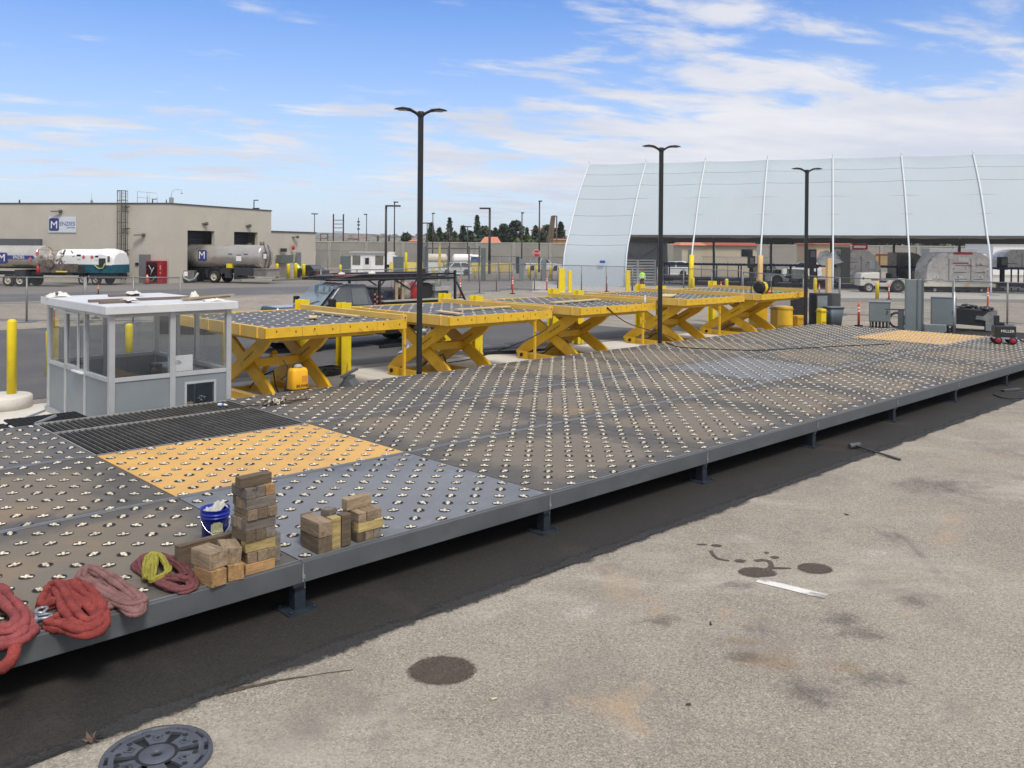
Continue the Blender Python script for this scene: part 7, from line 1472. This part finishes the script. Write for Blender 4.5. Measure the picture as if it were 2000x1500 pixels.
pk2 = simple_car('pickup_truck', 'white pickup with a camper shell under the left of the canopy', Vector((A(1306, 500, 112).x, 112, 0)), math.pi - .08, CW, 'suv', 5.8, 2.0, 1.95)
simple_car('parked_car', 'white van front behind the rightmost lamp post', Vector((A(1566, 497, 112).x, 112, 0)), 2.9, CW, 'suv', 4.8, 2.0, 2.0)
simple_car('parked_car', 'dark sport utility car behind the third open canopy rib', Vector((A(1492, 500, 108).x, 108, 0)), 1.6, CB, 'suv', 4.8, 2.0, 1.9)
def truck_box(lab, x0, x1, y0, y1, d, m, rz=0.):
    k = d / FPX; w_ = (x1 - x0) * k; p = A((x0 + x1) / 2, y1, d); zt = A(x0, y0, d).z; t = thing('box_truck', lab, 'truck', Vector((p.x, d, 0)), rz)
    MB().box(-w_ / 2, 0, .9, w_ * .28, 2.4, zt).build('cargo_box', m, t, bevel=.05); b = MB(); b.slab([(w_ * .29, .6, 1.1), (w_ / 2, .6, 1.05), (w_ / 2, 1.35, 1.0), (w_ * .44, zt * .80, .95), (w_ * .29, zt * .82, .95)])
    for i in range(len(b.v)): x, y, z = b.v[i]; b.v[i] = (x, y + 1.2, z)
    b.build('cab', CW, t, bevel=.06); b = MB(); b.box(w_ * .32, .13, 1.5, w_ * .43, .16, zt * .75); b.build('side_window', DGLS, t)
    for x in (-w_ * .33, w_ * .38):
        for y in (.2, 2.2): wheel(t, x, y, .45, .28, outs=-1 if y < 1 else 1)
    MB().box(-w_ / 2, .4, .5, w_ / 2, 2, .9).build('chassis', CHAS, t); return t
truck_box('white box truck behind the guard shack', 738, 775, 492, 512, 125, WHITE)
truck_box('pale box truck behind the domed cargo load', 1815, 1935, 485, 512, 118, mat('truck_grey', (.30, .31, .32), .5))
def tankcar(lab, x, d, m): t = thing('tank_trailer', lab, 'tank trailer', Vector((A(x, 500, d).x, d, 0)), .1); b = MB(); tank_body(b, -1.3, 1.3, .75, .75, 1.7, dome=.4); b.build('tank', m, t); [wheel(t, q, s * .6, .35, .2, outs=s) for q in (-.9, .9) for s in (-1, 1)]; MB().box(-1.6, -.5, .6, 1.6, .5, .95).build('chassis', CHAS, t)
tankcar('cream tank trailer beside the boundary wall', 853, 134, mat('tank_cream2', (.52, .48, .40), .5)); tankcar('white tank trailer left of the portable toilet', 905, 132, WHITE)
pt = thing('portable_toilet', 'blue portable toilet with white roof by the wall', 'toilet', Vector((A(928, 500, 130).x, 130, 0))); MB().box(-.6, -.6, 0, .6, .6, 2.05).build('cabin', mat('toilet_blue', (.05, .09, .18), .5), pt); b = MB(); b.lathe([(.86, 2.05), (.8, 2.2), (.5, 2.38), (.0001, 2.42)], 4); b.build('roof', WHITE, pt); MB().box(-.35, -.63, .1, .35, -.601, 1.85).build('door', mat('toilet_door', (.08, .13, .24), .5), pt)
jb = thing('safety_barrier', 'long yellow barrier line behind the entry gates', 'barrier', Vector((A(760, 508, 122).x, 122, 0)))
b = MB(); L_ = A(1000, 508, 122).x - A(760, 508, 122).x
for i in range(9): x = i * L_ / 9; b.prism([(-.3, 0), (.3, 0), (.1, 1.35), (-.1, 1.35)], 'x', x + .05, x + L_ / 9 - .05)
b.build('barrier_block', mat('barrier_yellow', (.60, .48, .12), .7, var=.1), jb)
jc = MB(); jc.box(-30, 0, 0, 60, .3, 1.0); tag(jc.build('low_wall', mat('low_wall_pale', (.50, .49, .46), .9), None, Vector((-22, 150, 0))), 'pale low wall in front of the boundary wall', 'wall') if False else None
# guard shack
gs = thing('guard_shack', 'white guard shack with two windows and a door in the middle distance', 'booth', Vector((A(686, 531, 112).x, 112, 0)), .12); sw = (753 - 686) * 112 / FPX
MB().box(0, 0, .0, sw, 3, 2.65).build('wall', WHITE, gs); b = MB(); b.box(-.25, -.25, 2.65, sw + .25, 3.2, 2.85); b.build('roof', mat('shack_roof', (.42, .42, .41), .6), gs)
for x0_, x1_ in ((.15, 1.15), (3.05, 4.1)): MB().box(x0_, -.05, 1.15, x1_, -.01, 2.35).build('window', mat('shack_glass', (.14, .14, .12), .1, spec=.7), gs)
d0 = MB().box(1.5, -.06, .05, 2.5, -.01, 2.3).build('door', mat('shack_door', (.66, .67, .68), .5), gs); MB().box(1.75, -.09, 1.2, 2.25, -.061, 2.05).build('door_window', DGLS, d0)
for x, lab in ((713, 'lime-vested cone figure left of the shack door'), ): pass
def hut(name, lab, cat, x0, x1, y0, y1, d, m, dep=.8): o = MB().box(0, 0, 0, (x1 - x0) * d / FPX, dep, A(x0, y0, d).z).build(name, m, None, Vector((A(x0, y1, d).x, d, 0)), 0, bevel=.02); return tag(o, lab, cat)
GGR = mat('gate_grey_green', (.13, .16, .165), .5, .2, var=.1)
hut('gate_cabinet', 'dark green-grey cabinet right of the guard shack', 'cabinet', 768, 787, 501, 527, 102, GGR); hut('gate_operator', 'grey gate operator cabinet behind the tallest lamp post', 'cabinet', 826, 835, 482, 540, 92, GGR); hut('gate_operator', 'grey gate operator column right of the entry gates', 'cabinet', 939, 948, 484, 543, 92, GGR)
hut('card_reader', 'blue-grey card reader box on the left side of the exit lane', 'box', 1014, 1023, 506, 540, 92, CABG); hut('card_reader', 'blue-grey card reader box right of the stop sign', 'box', 1059, 1067, 504, 540, 92, CABG); hut('utility_box', 'small dark utility box left of the stop sign', 'box', 1008, 1018, 501, 512, 118, CHAS); hut('notice_board', 'grey notice board left of the guard shack', 'board', 665, 684, 500, 538, 112, GGR, .1)
hut('white_barrier_box', 'low white box in front of the wall left of the white car', 'box', 833, 855, 513, 532, 110, WHITE, 1.5)
for i, (x, y0, y1, lab) in enumerate(((793, 493, 541, 'tall yellow gate bollard right of the green-grey cabinet'), (799, 524, 541, 'short yellow bollard beside the tall yellow gate bollard'), (847, 522, 541, 'yellow bollard under the entry gate beam'), (928, 522, 545, 'yellow hoop barrier leg left of the right gate column'), (976, 513, 541, 'yellow sleeve on the gate post near the black mast'), (1033, 520, 543, 'yellow bollard leg in the exit lane'), (1047, 516, 543, 'yellow bollard under the stop sign'), (1075, 519, 540, 'pale yellow bollard right of the card reader'), (665, 517, 541, 'yellow bollard left of the guard shack'))):
    p = G(x, max(y1, 538)); p.y = min(p.y, 100); p = Vector((A(x, 500, p.y).x, p.y, 0)); b = MB(); zt = A(x, y0, p.y).z; b.lathe([(.14, 0), (.14, zt - .08), (.08, zt), (.0001, zt)], 10); tag(b.build('gate_bollard', YELB, None, p), lab, 'bollard', 'yellow bollards round the entry gates')
gt = thing('entry_gate', 'grey sliding gate frame with yellow posts at the entry lane', 'gate', Vector((A(832, 500, 90).x, 90, 0)))
b = MB(); L_ = A(1000, 500, 90).x - A(832, 500, 90).x; zt = A(832, 485, 90).z
b.beam((0, 0, zt), (L_ * .62, 0, zt), .12, .12)
for x in (.0, .26, .50, .62): b.beam((L_ * x, 0, 0), (L_ * x, 0, zt + .25), .16, .16, 0, (0, 1, 0))
b.beam((0, 0, 1.0), (L_, 0, 1.0), .05, .05); b.beam((0, 0, .15), (L_, 0, .15), .06, .06); b.build('gate_frame', mat('gate_grey', (.10, .105, .11), .5, .3), gt)
b = MB(); b.beam((L_ * .16, -.15, 0), (L_ * .16, -.15, zt + .3), .24, .2, 0, (0, 1, 0)); b.build('yellow_post', mat('gate_post_tan', (.50, .40, .10), .6), gt)
MB().quad((0, .05, .1), (L_, .05, .1), (L_, .05, 2.2), (0, .05, 2.2)).build('mesh', wire_mesh('chain_link_far', (.22, .22, .22), .12, .16), gt)
# stop sign
ss = thing('stop_sign', 'red octagonal stop sign in front of the white pickup', 'sign', Vector((A(1048, 500, 104).x, 104, 0))); z0 = A(1048, 495, 104).z
MB().beam((0, 0.05, 0), (0, .05, z0 - .3), .08, .08, 0, (0, 1, 0)).build('post', GALV, ss)
o8 = lambda r: [(r * math.cos(R(22.5 + 45 * i)), z0 + r * math.sin(R(22.5 + 45 * i))) for i in range(8)]
b = MB(); b.prism(o8(.46), 'y', -.01, .02); b.build('white_rim', REFL, ss); b = MB(); b.prism(o8(.42), 'y', -.03, -.011); b.build('sign_face', mat('stop_red', (.50, .012, .02), .45), ss); text('lettering', 'STOP', .30, REFL, ss, frame_m((0, -.036, z0), (1, 0, 0), (0, 0, 1)), .004)
# ------------------------------------------------------------------ far masts
def mast(lab, x, y0, y1, d, head, wid=.16, name='light_mast', m=None):
    p = Vector((A(x, 500, d).x, d, 0)); zt = A(x, y0, d).z; t = thing(name, lab, 'light mast', p, 0, 'slim dark light masts in the background'); m = m or mat('mast_bronze', (.035, .028, .027), .5)
    MB().cyl((0, 0, 0), (0, 0, zt), wid / 2 * 1.15, wid / 2 * .85, 8).build('pole', m, t); b = MB(); k = d / FPX
    for (x0_, x1_) in head: b.box(min(x0_, x1_) * k, -.25, zt - .14, max(x0_, x1_) * k, .25, zt + .02)
    b.build('lamp_head', m, t)
    if d < 100: MB().box(-.38, -.38, 0, .38, .38, .75).build('footing', CONC, t)
    return t
mast('slim twin-head mast left of the billboard frame', 614, 417, 490, 150, ((-6, 0), (0, 6)))
mast('slim mast with one left-pointing head right of the billboard frame', 715.5, 418, 488, 150, ((-5, 1),)); mast('thick mast with a head pointing right, by the guard shack', 753.5, 401, 525, 93, ((0, 28),), .26); mast('taller slim mast just right of the thick one', 770, 394, 505, 130, ((-2, 7),), .2)
mast('twin-head mast right of the tallest lamp post', 834, 435, 478, 140, ((-9, 8),)); mast('slim mast rising from the trees right of the tallest lamp post', 845, 416, 478, 140, ((-2, 4),)); mast('small mast in front of the pointed pine', 878, 438, 490, 140, ((-4, 2),)); mast('twin-head mast in front of the rounded conifer', 913, 442, 490, 140, ((-8, 8),))
mast('thick mast with a head pointing left by the entry gates', 956, 406, 545, 92, ((-20, 1),), .26); mast('slim mast before the tree row centre', 1019, 415, 495, 125, ((-2, 4),), .18); mast('tallest slim mast left of the timber trestle', 1053, 392, 492, 125, ((-2, 5),), .22)
bf = thing('billboard_frame', 'bare ladder-like billboard frame above the boundary wall', 'frame', Vector((A(651, 470, 160).x, 160, 0))); b = MB(); k = 160 / FPX; zt = A(651, 418, 160).z
for x in (0, 19.5 * k): b.beam((x, 0, 0), (x, 0, zt), .22, .22, 0, (0, 1, 0))
for y in (430, 437.5, 445, 453): z_ = A(651, y, 160).z; b.beam((0, 0, z_), (19.5 * k, 0, z_), .1, .12)
b.build('frame', mat('frame_brown', (.055, .04, .035), .7), bf)
b = MB(); b.beam((0, 0, 0), (0, 0, A(700, 425, 165).z), .12, .12, 0, (0, 1, 0))
for y in (432, 438, 446): b.box(-.25, -.1, A(700, y, 165).z - .25, .25, .1, A(700, y, 165).z)
tag(b.build('antenna_mast', mat('frame_brown', (.055, .04, .035)), None, Vector((A(700, 470, 165).x, 165, 0))), 'thin antenna mast with clamps right of the billboard frame', 'antenna')
for x, y0, lab in ((738, 460, 'short stub post on the wall line left of the thick mast'), (760, 461, 'short stub post on the wall line right of the thick mast')): b = MB(); b.cyl((0, 0, 0), (0, 0, A(x, y0, 150).z), .2, None, 6); tag(b.build('stub_post', mat('frame_brown', (.055, .04, .035)), None, Vector((A(x, 470, 150).x, 150, 0))), lab, 'post')
sf = thing('scaffold_frame', 'low rusty scaffold frame above the wall left of the billboard', 'scaffold', Vector((A(626, 470, 158).x, 158, 0))); b = MB(); k = 158 / FPX
for x in (0, 14): b.beam((x * k, 0, 0), (x * k, 0, A(626, 457, 158).z), .15, .15, 0, (0, 1, 0))
b.beam((0, 0, A(626, 457, 158).z), (15 * k, 0, A(626, 457, 158).z), .15, .15); b.beam((0, 0, A(626, 466, 158).z), (15 * k, 0, A(626, 466, 158).z), .12, .12); b.beam((52 * k, 0, A(626, 466, 158).z), (75 * k, 0, A(626, 467, 158).z), .2, .2); b.build('frame', mat('rust_brown', (.13, .085, .065), .8), sf)
tr = thing('timber_trestle', 'leaning brown timber trestle with cross beams before the trees', 'trestle', Vector((A(1070, 470, 150).x, 150, 0))); k = 150 / FPX; b = MB(); zt = A(1080, 422, 150).z; zb = A(1070, 476, 150).z
for x0_, x1_ in ((-4, 8), (4, 12)): b.beam((x0_ * k, 0, 0), (x1_ * k, 0, zt), .4, .3, 0, (0, 1, 0))
for i in range(12): t_ = i / 12; b.beam((lerp(-5, 6, t_) * k, 0, lerp(zb, zt, t_)), (lerp(6, 14, t_) * k, 0, lerp(zb, zt, t_) + .1), .2, .22)
b.beam((8 * k, 0, zt), (17 * k, 0, zt), .2, .2); b.beam((17 * k, 0, 0), (17 * k, 0, zt), .22, .22, 0, (0, 1, 0)); b.build('frame', mat('timber_weathered', (.14, .105, .075), .85, var=.2), tr)
# ------------------------------------------------------------------ trees, houses and hills
LEAFS = [mat('leaf_a', (.062, .085, .050), .8, var=.35, vs=.6), mat('leaf_b', (.088, .115, .062), .8, var=.35, vs=.6), mat('leaf_c', (.048, .070, .046), .8, var=.3, vs=.6), mat('leaf_d', (.13, .17, .05), .8, var=.3, vs=.6)]; BARK = mat('bark', (.07, .055, .042), .9)
def tree(lab, x, yt, hw_px, d, kind, seed, yb=476, lm=None):
    rr_ = random.Random(seed); p = Vector((A(x, 470, d).x, d, 0)); k = d / FPX; zt = A(x, yt, d).z; hw = hw_px * k * (2.7 if kind == 'cone' else 2.1); zb = 1.2 if kind != 'pine' else 2.0
    t = thing('conifer_tree' if kind in ('pine', 'cone') else 'broadleaf_tree', lab, 'tree', p, 0, 'trees behind the boundary wall')
    b = MB(); b.cyl((0, 0, 0), (0, 0, zt * .92), .28, .05, 7)
    for i in range(8): z = zb + (zt - zb) * (.15 + .09 * i); a = i * 2.4; l = hw * (.7 - .06 * i); b.cyl((0, 0, z), (l * math.cos(a), l * math.sin(a), z + l * .35), .07, .02, 5)
    b.build('trunk', BARK, t)
    b = MB(); n = 620
    cl = [(rr_.uniform(-1, 1), rr_.uniform(-1, 1), rr_.random(), rr_.uniform(.5, 1)) for _ in range(16)]
    for i in range(n):
        s = rr_.random() ** .75; z = zb + (zt - zb) * s
        if kind == 'cone': rad = hw * (1 - s ** 1.6) * (.75 + .35 * mnoise.noise(Vector((s * 7, seed, 0)))) + .05
        elif kind == 'pine': lay = (s * 9) % 1; rad = hw * (1.02 - s) * (.35 + .75 * (1 - lay)) + .05
        else: rad = hw * math.sqrt(max(0, 1 - (2 * (s - .45) / 1.15) ** 2)) * (.8 + .5 * mnoise.noise(Vector((s * 5, seed, 2))))
        a = rr_.random() * 6.283; rad *= (.82 + .35 * mnoise.noise(Vector((math.cos(a) * 1.6, math.sin(a) * 1.6, s * 4 + seed)))); r = rad * math.sqrt(rr_.uniform(.25, 1)); c = Vector((r * math.cos(a), r * math.sin(a), z)); sz = rr_.uniform(.30, .70) * (.8 if kind == 'pine' else 1)
        u = Vector((rr_.gauss(0, 1), rr_.gauss(0, 1), rr_.gauss(0, .6))).normalized(); v = u.orthogonal().normalized(); v = (v * math.cos(a * 3) + u.cross(v) * math.sin(a * 3))
        b.add([c - u * sz, c + v * sz * .55, c + u * sz, c - v * sz * .5 + Vector((0, 0, sz * .2))], [(0, 1, 2, 3)], 0 if rr_.random() < .6 else 1)
    m0 = rr_.randrange(3); b.build('crown', [LEAFS[m0] if lm is None else LEAFS[lm], LEAFS[(m0 + 1) % 3] if lm is None else LEAFS[1]], t, fix=False)
for a in (('small rounded tree left of the tallest lamp post', 793, 457, 8, 175, 'bush', 1), ('rounded conifer just right of the tallest lamp post', 842, 437, 9, 185, 'cone', 2), ('short conifer second right of the tallest lamp post', 858, 447, 8, 180, 'cone', 3), ('tall open pine in front of a small mast', 878, 426, 10, 190, 'pine', 4), ('low dark conifer right of the first tall pine', 888, 455, 8, 178, 'cone', 41),
          ('rounded conifer behind the twin-head mast', 904, 443, 10, 182, 'cone', 5), ('tallest pointed pine near the middle of the tree row', 931.5, 421, 11, 190, 'pine', 6), ('dark bushy tree right of the tallest pine', 945, 443, 10, 185, 'bush', 7), ('ragged conifer right of the thick gate mast', 967, 446, 10, 182, 'pine', 8), ('dense dark tree in the middle of the row', 984, 439, 10, 180, 'bush', 9),
          ('largest broad dark tree in the row', 1007, 432, 16, 184, 'bush', 10), ('light green low bush hanging over the wall', 1027, 461, 15, 150, 'bush', 11, 476, 3), ('slim conifer right of the largest tree', 1029, 446, 6, 182, 'pine', 12), ('dark tree left of the tallest slim mast', 1046, 443, 9, 182, 'cone', 13), ('dark tree behind the timber trestle', 1068, 441, 11, 186, 'bush', 14), ('pointed conifer next to the canopy edge', 1095, 435, 9, 180, 'cone', 15), ('bushy tree between trestle and canopy edge', 1084, 447, 8, 184, 'bush', 16), ('low dark tree between the two tall pines', 917, 452, 9, 186, 'bush', 17), ('low dark tree behind the thick gate mast', 957, 452, 10, 188, 'bush', 18), ('low rounded tree right of the lamp post trees', 868, 456, 8, 188, 'bush', 19), ('low tree filling the gap before the largest tree', 995, 450, 9, 190, 'bush', 20), ('dark bush left of the trestle', 1056, 455, 9, 180, 'bush', 21)): tree(*a)
for i, (x, hw) in enumerate(((1290, 22), (1318, 18), (1500, 24), (1535, 20), (1570, 22), (1690, 26), (1730, 24), (1800, 28), (1850, 26), (1900, 24), (1960, 30))): tree('dark tree seen under the canopy beam, number %s from the left' % ('one two three four five six seven eight nine ten eleven'.split()[i]), x, 452, hw, 170, 'bush', 60 + i)
far_house('salmon-roofed house gable left of the thick gate mast', 941, 975, 462, 475, 480, 165, ORW, RT2); far_house('orange stucco house strip at the far right of the tree row', 1076, 1106, 466, 468, 480, 162, ORW, RT2, dep=4); far_house('large orange apartment house behind the trees', 1040, 1104, 443, 449, 480, 230, mat('stucco_salmon', (.62, .33, .22), .9), RT2, dep=14, win=((1048, 1052, 452, 456), (1058, 1062, 452, 456), (1090, 1094, 452, 456)))
far_house('small orange house by the small rounded tree', 801, 815, 468, 471, 480, 165, ORW, RT2, dep=4); far_house('white shed at the right picture edge beyond the canopy', 1940, 2060, 469, 474, 515, 130, WHITE, WHITE)
for i, (x0_, x1_) in enumerate(((826, 870), (872, 928))): far_house('row of %s low orange houses on the wall line' % ('nearer' if i else 'left'), x0_, x1_, 473.0, 474.6, 480, 168 + 4 * i, ORW, RT2, dep=5)
hl = MB(); n = 60; d0 = 1500
for j, (dd, hs) in enumerate(((1100, 0), (1250, 12), (1500, 22), (1750, 24))):
    for i in range(n + 1): X = -1100 + 2400 * i / n; hl.v.append((X, dd, hs + (hs * .35) * mnoise.noise(Vector((i * .23, j, 0))) + hs * .12 * mnoise.noise(Vector((i * .9, j, 1)))))
for j in range(3):
    for i in range(n): hl.f.append([j * (n + 1) + i, j * (n + 1) + i + 1, (j + 1) * (n + 1) + i + 1, (j + 1) * (n + 1) + i]); hl.m.append(0); hl.s.append(True)
struct('hills', hl, mat('hill_scrub', (.17, .165, .14), .95, var=.35, vs=.02))
hs_ = MB()
for i in range(520):
    X = rnd.uniform(-720, 330); dd = rnd.uniform(1120, 1480); zz_ = max(0, (dd - 1120) / 380) * 18; s = rnd.uniform(4, 9); h_ = rnd.uniform(3, 5.5); r_ = rnd.choice((0, 0, 1)); hs_.box(X - s, dd - s, zz_ - 1, X + s, dd + s, zz_ + h_, r_); hs_.add([(X - s * 1.1, dd - s * 1.1, zz_ + h_), (X + s * 1.1, dd - s * 1.1, zz_ + h_), (X + s * 1.1, dd + s * 1.1, zz_ + h_), (X - s * 1.1, dd + s * 1.1, zz_ + h_), (X - s * .5, dd, zz_ + h_ + 2.2), (X + s * .5, dd, zz_ + h_ + 2.2)], [(0, 1, 5, 4), (1, 2, 5), (2, 3, 4, 5), (3, 0, 4)], 2)
o = hs_.build('distant_town', [mat('town_pale', (.42, .39, .35), .9), mat('town_tan', (.33, .27, .21), .9), mat('town_roof', (.25, .15, .12), .9)], fix=False); tag(o, 'hazy hillside suburb of pale houses on the skyline', 'town', kind='stuff')
tw = MB()
for i in range(900):
    X = rnd.uniform(-720, 330); dd = rnd.uniform(1110, 1500); zz_ = max(0, (dd - 1120) / 380) * 18; tw.ball((X, dd, zz_ + 2), (rnd.uniform(3, 7), 4, rnd.uniform(3, 6)), 5)
o = tw.build('hillside_trees', LEAFS[1], fix=False); tag(o, 'dark tree clumps scattered over the hazy hillside suburb', 'trees', kind='stuff')
# ------------------------------------------------------------------ chain link fences
FEN = mat('fence_galv', (.22, .23, .24), .45, .5, var=.1); CL = wire_mesh('chain_link', (.20, .205, .21), .075, .09)
def fence(lab, a, b_, h=2.1, n=4, mesh=True, post=.045, low=False):
    d = b_ - a; L_ = d.length; t = thing('chain_link_fence', lab, 'fence', a, math.atan2(d.y, d.x))
    for i in range(n + 1): x = L_ * i / n; b = MB(); b.cyl((x, 0, 0), (x, 0, h), post, None, 6); b.box(x - .3, -.35, 0, x + .3, .35, .03); b.build('post', FEN, t)
    b = MB(); b.cyl((0, 0, h - .03), (L_, 0, h - .03), .028, None, 6); b.build('top_rail', FEN, t); b = MB(); b.cyl((0, 0, .10), (L_, 0, .10), .022, None, 6); b.build('bottom_rail', FEN, t)
    if mesh: MB().quad((0, .03, .1), (L_, .03, .1), (L_, .03, h - .05), (0, .03, h - .05)).build('wire_mesh', CL, t)
gx = lambda px, d: Vector(((px - 1000) / FPX * d, d, 0))
fence('low temporary fence panel at the left picture edge behind the booth', gx(-60, 40), gx(165, 40), 2.1, 2)
fence('temporary fence panel behind the booth, second from the left edge', gx(168, 40), gx(352, 40.4), 2.12, 2)
fence('chain link fence behind the service truck rack', gx(627, 52), gx(765, 54), 2.2, 2); fence('chain link fence between the tallest lamp post and the orange delineators', gx(765, 54), gx(1000, 74), 2.2, 6)
fence('chain link fence in front of the canopy end wall', gx(1001, 73.5), gx(1235, 67), 2.2, 5); fence('chain link fence in front of the conveyor rack', gx(1236, 66.6), gx(1450, 58), 2.2, 4); fence('chain link fence behind the charger cabinets', gx(1452, 57.8), gx(1640, 48), 2.1, 3)
fence('chain link fence behind the grey cabinets', gx(1641, 47.8), gx(1862, 44.2), 2.1, 1); fence('chain link fence panel at the right picture edge', gx(1864, 44), gx(2080, 41.5), 2.1, 2)
fence('tall far chain link fence right of the annexe', gx(592, 118), gx(690, 116), 3.0, 4); fence('far chain link fence along the canopy buildings', gx(1370, 108), gx(1500, 107), 2.6, 5); fence('far chain link fence by the stop sign', gx(955, 96), gx(1100, 92), 2.6, 7)
# ------------------------------------------------------------------ air
hzb = MB().box(-1500, -60, -1, 1500, 1900, 48).build('haze', None, None); hzb.data.materials.clear()
hm_ = bpy.data.materials.new('haze'); hm_.use_nodes = True; t_ = hm_.node_tree; t_.nodes.clear(); vo = N(t_, 'ShaderNodeVolumePrincipled'); vo.inputs['Color'].default_value = (.80, .87, .97, 1); vo.inputs['Density'].default_value = .00018; vo.inputs['Anisotropy'].default_value = .2
mo = N(t_, 'ShaderNodeOutputMaterial'); L(t_, vo.outputs[0], mo.inputs['Volume']); hzb.data.materials.append(hm_); tag(hzb, 'thin pale haze over the whole yard and the far hills', 'haze', kind='stuff')
scene.cycles.volume_bounces = 0
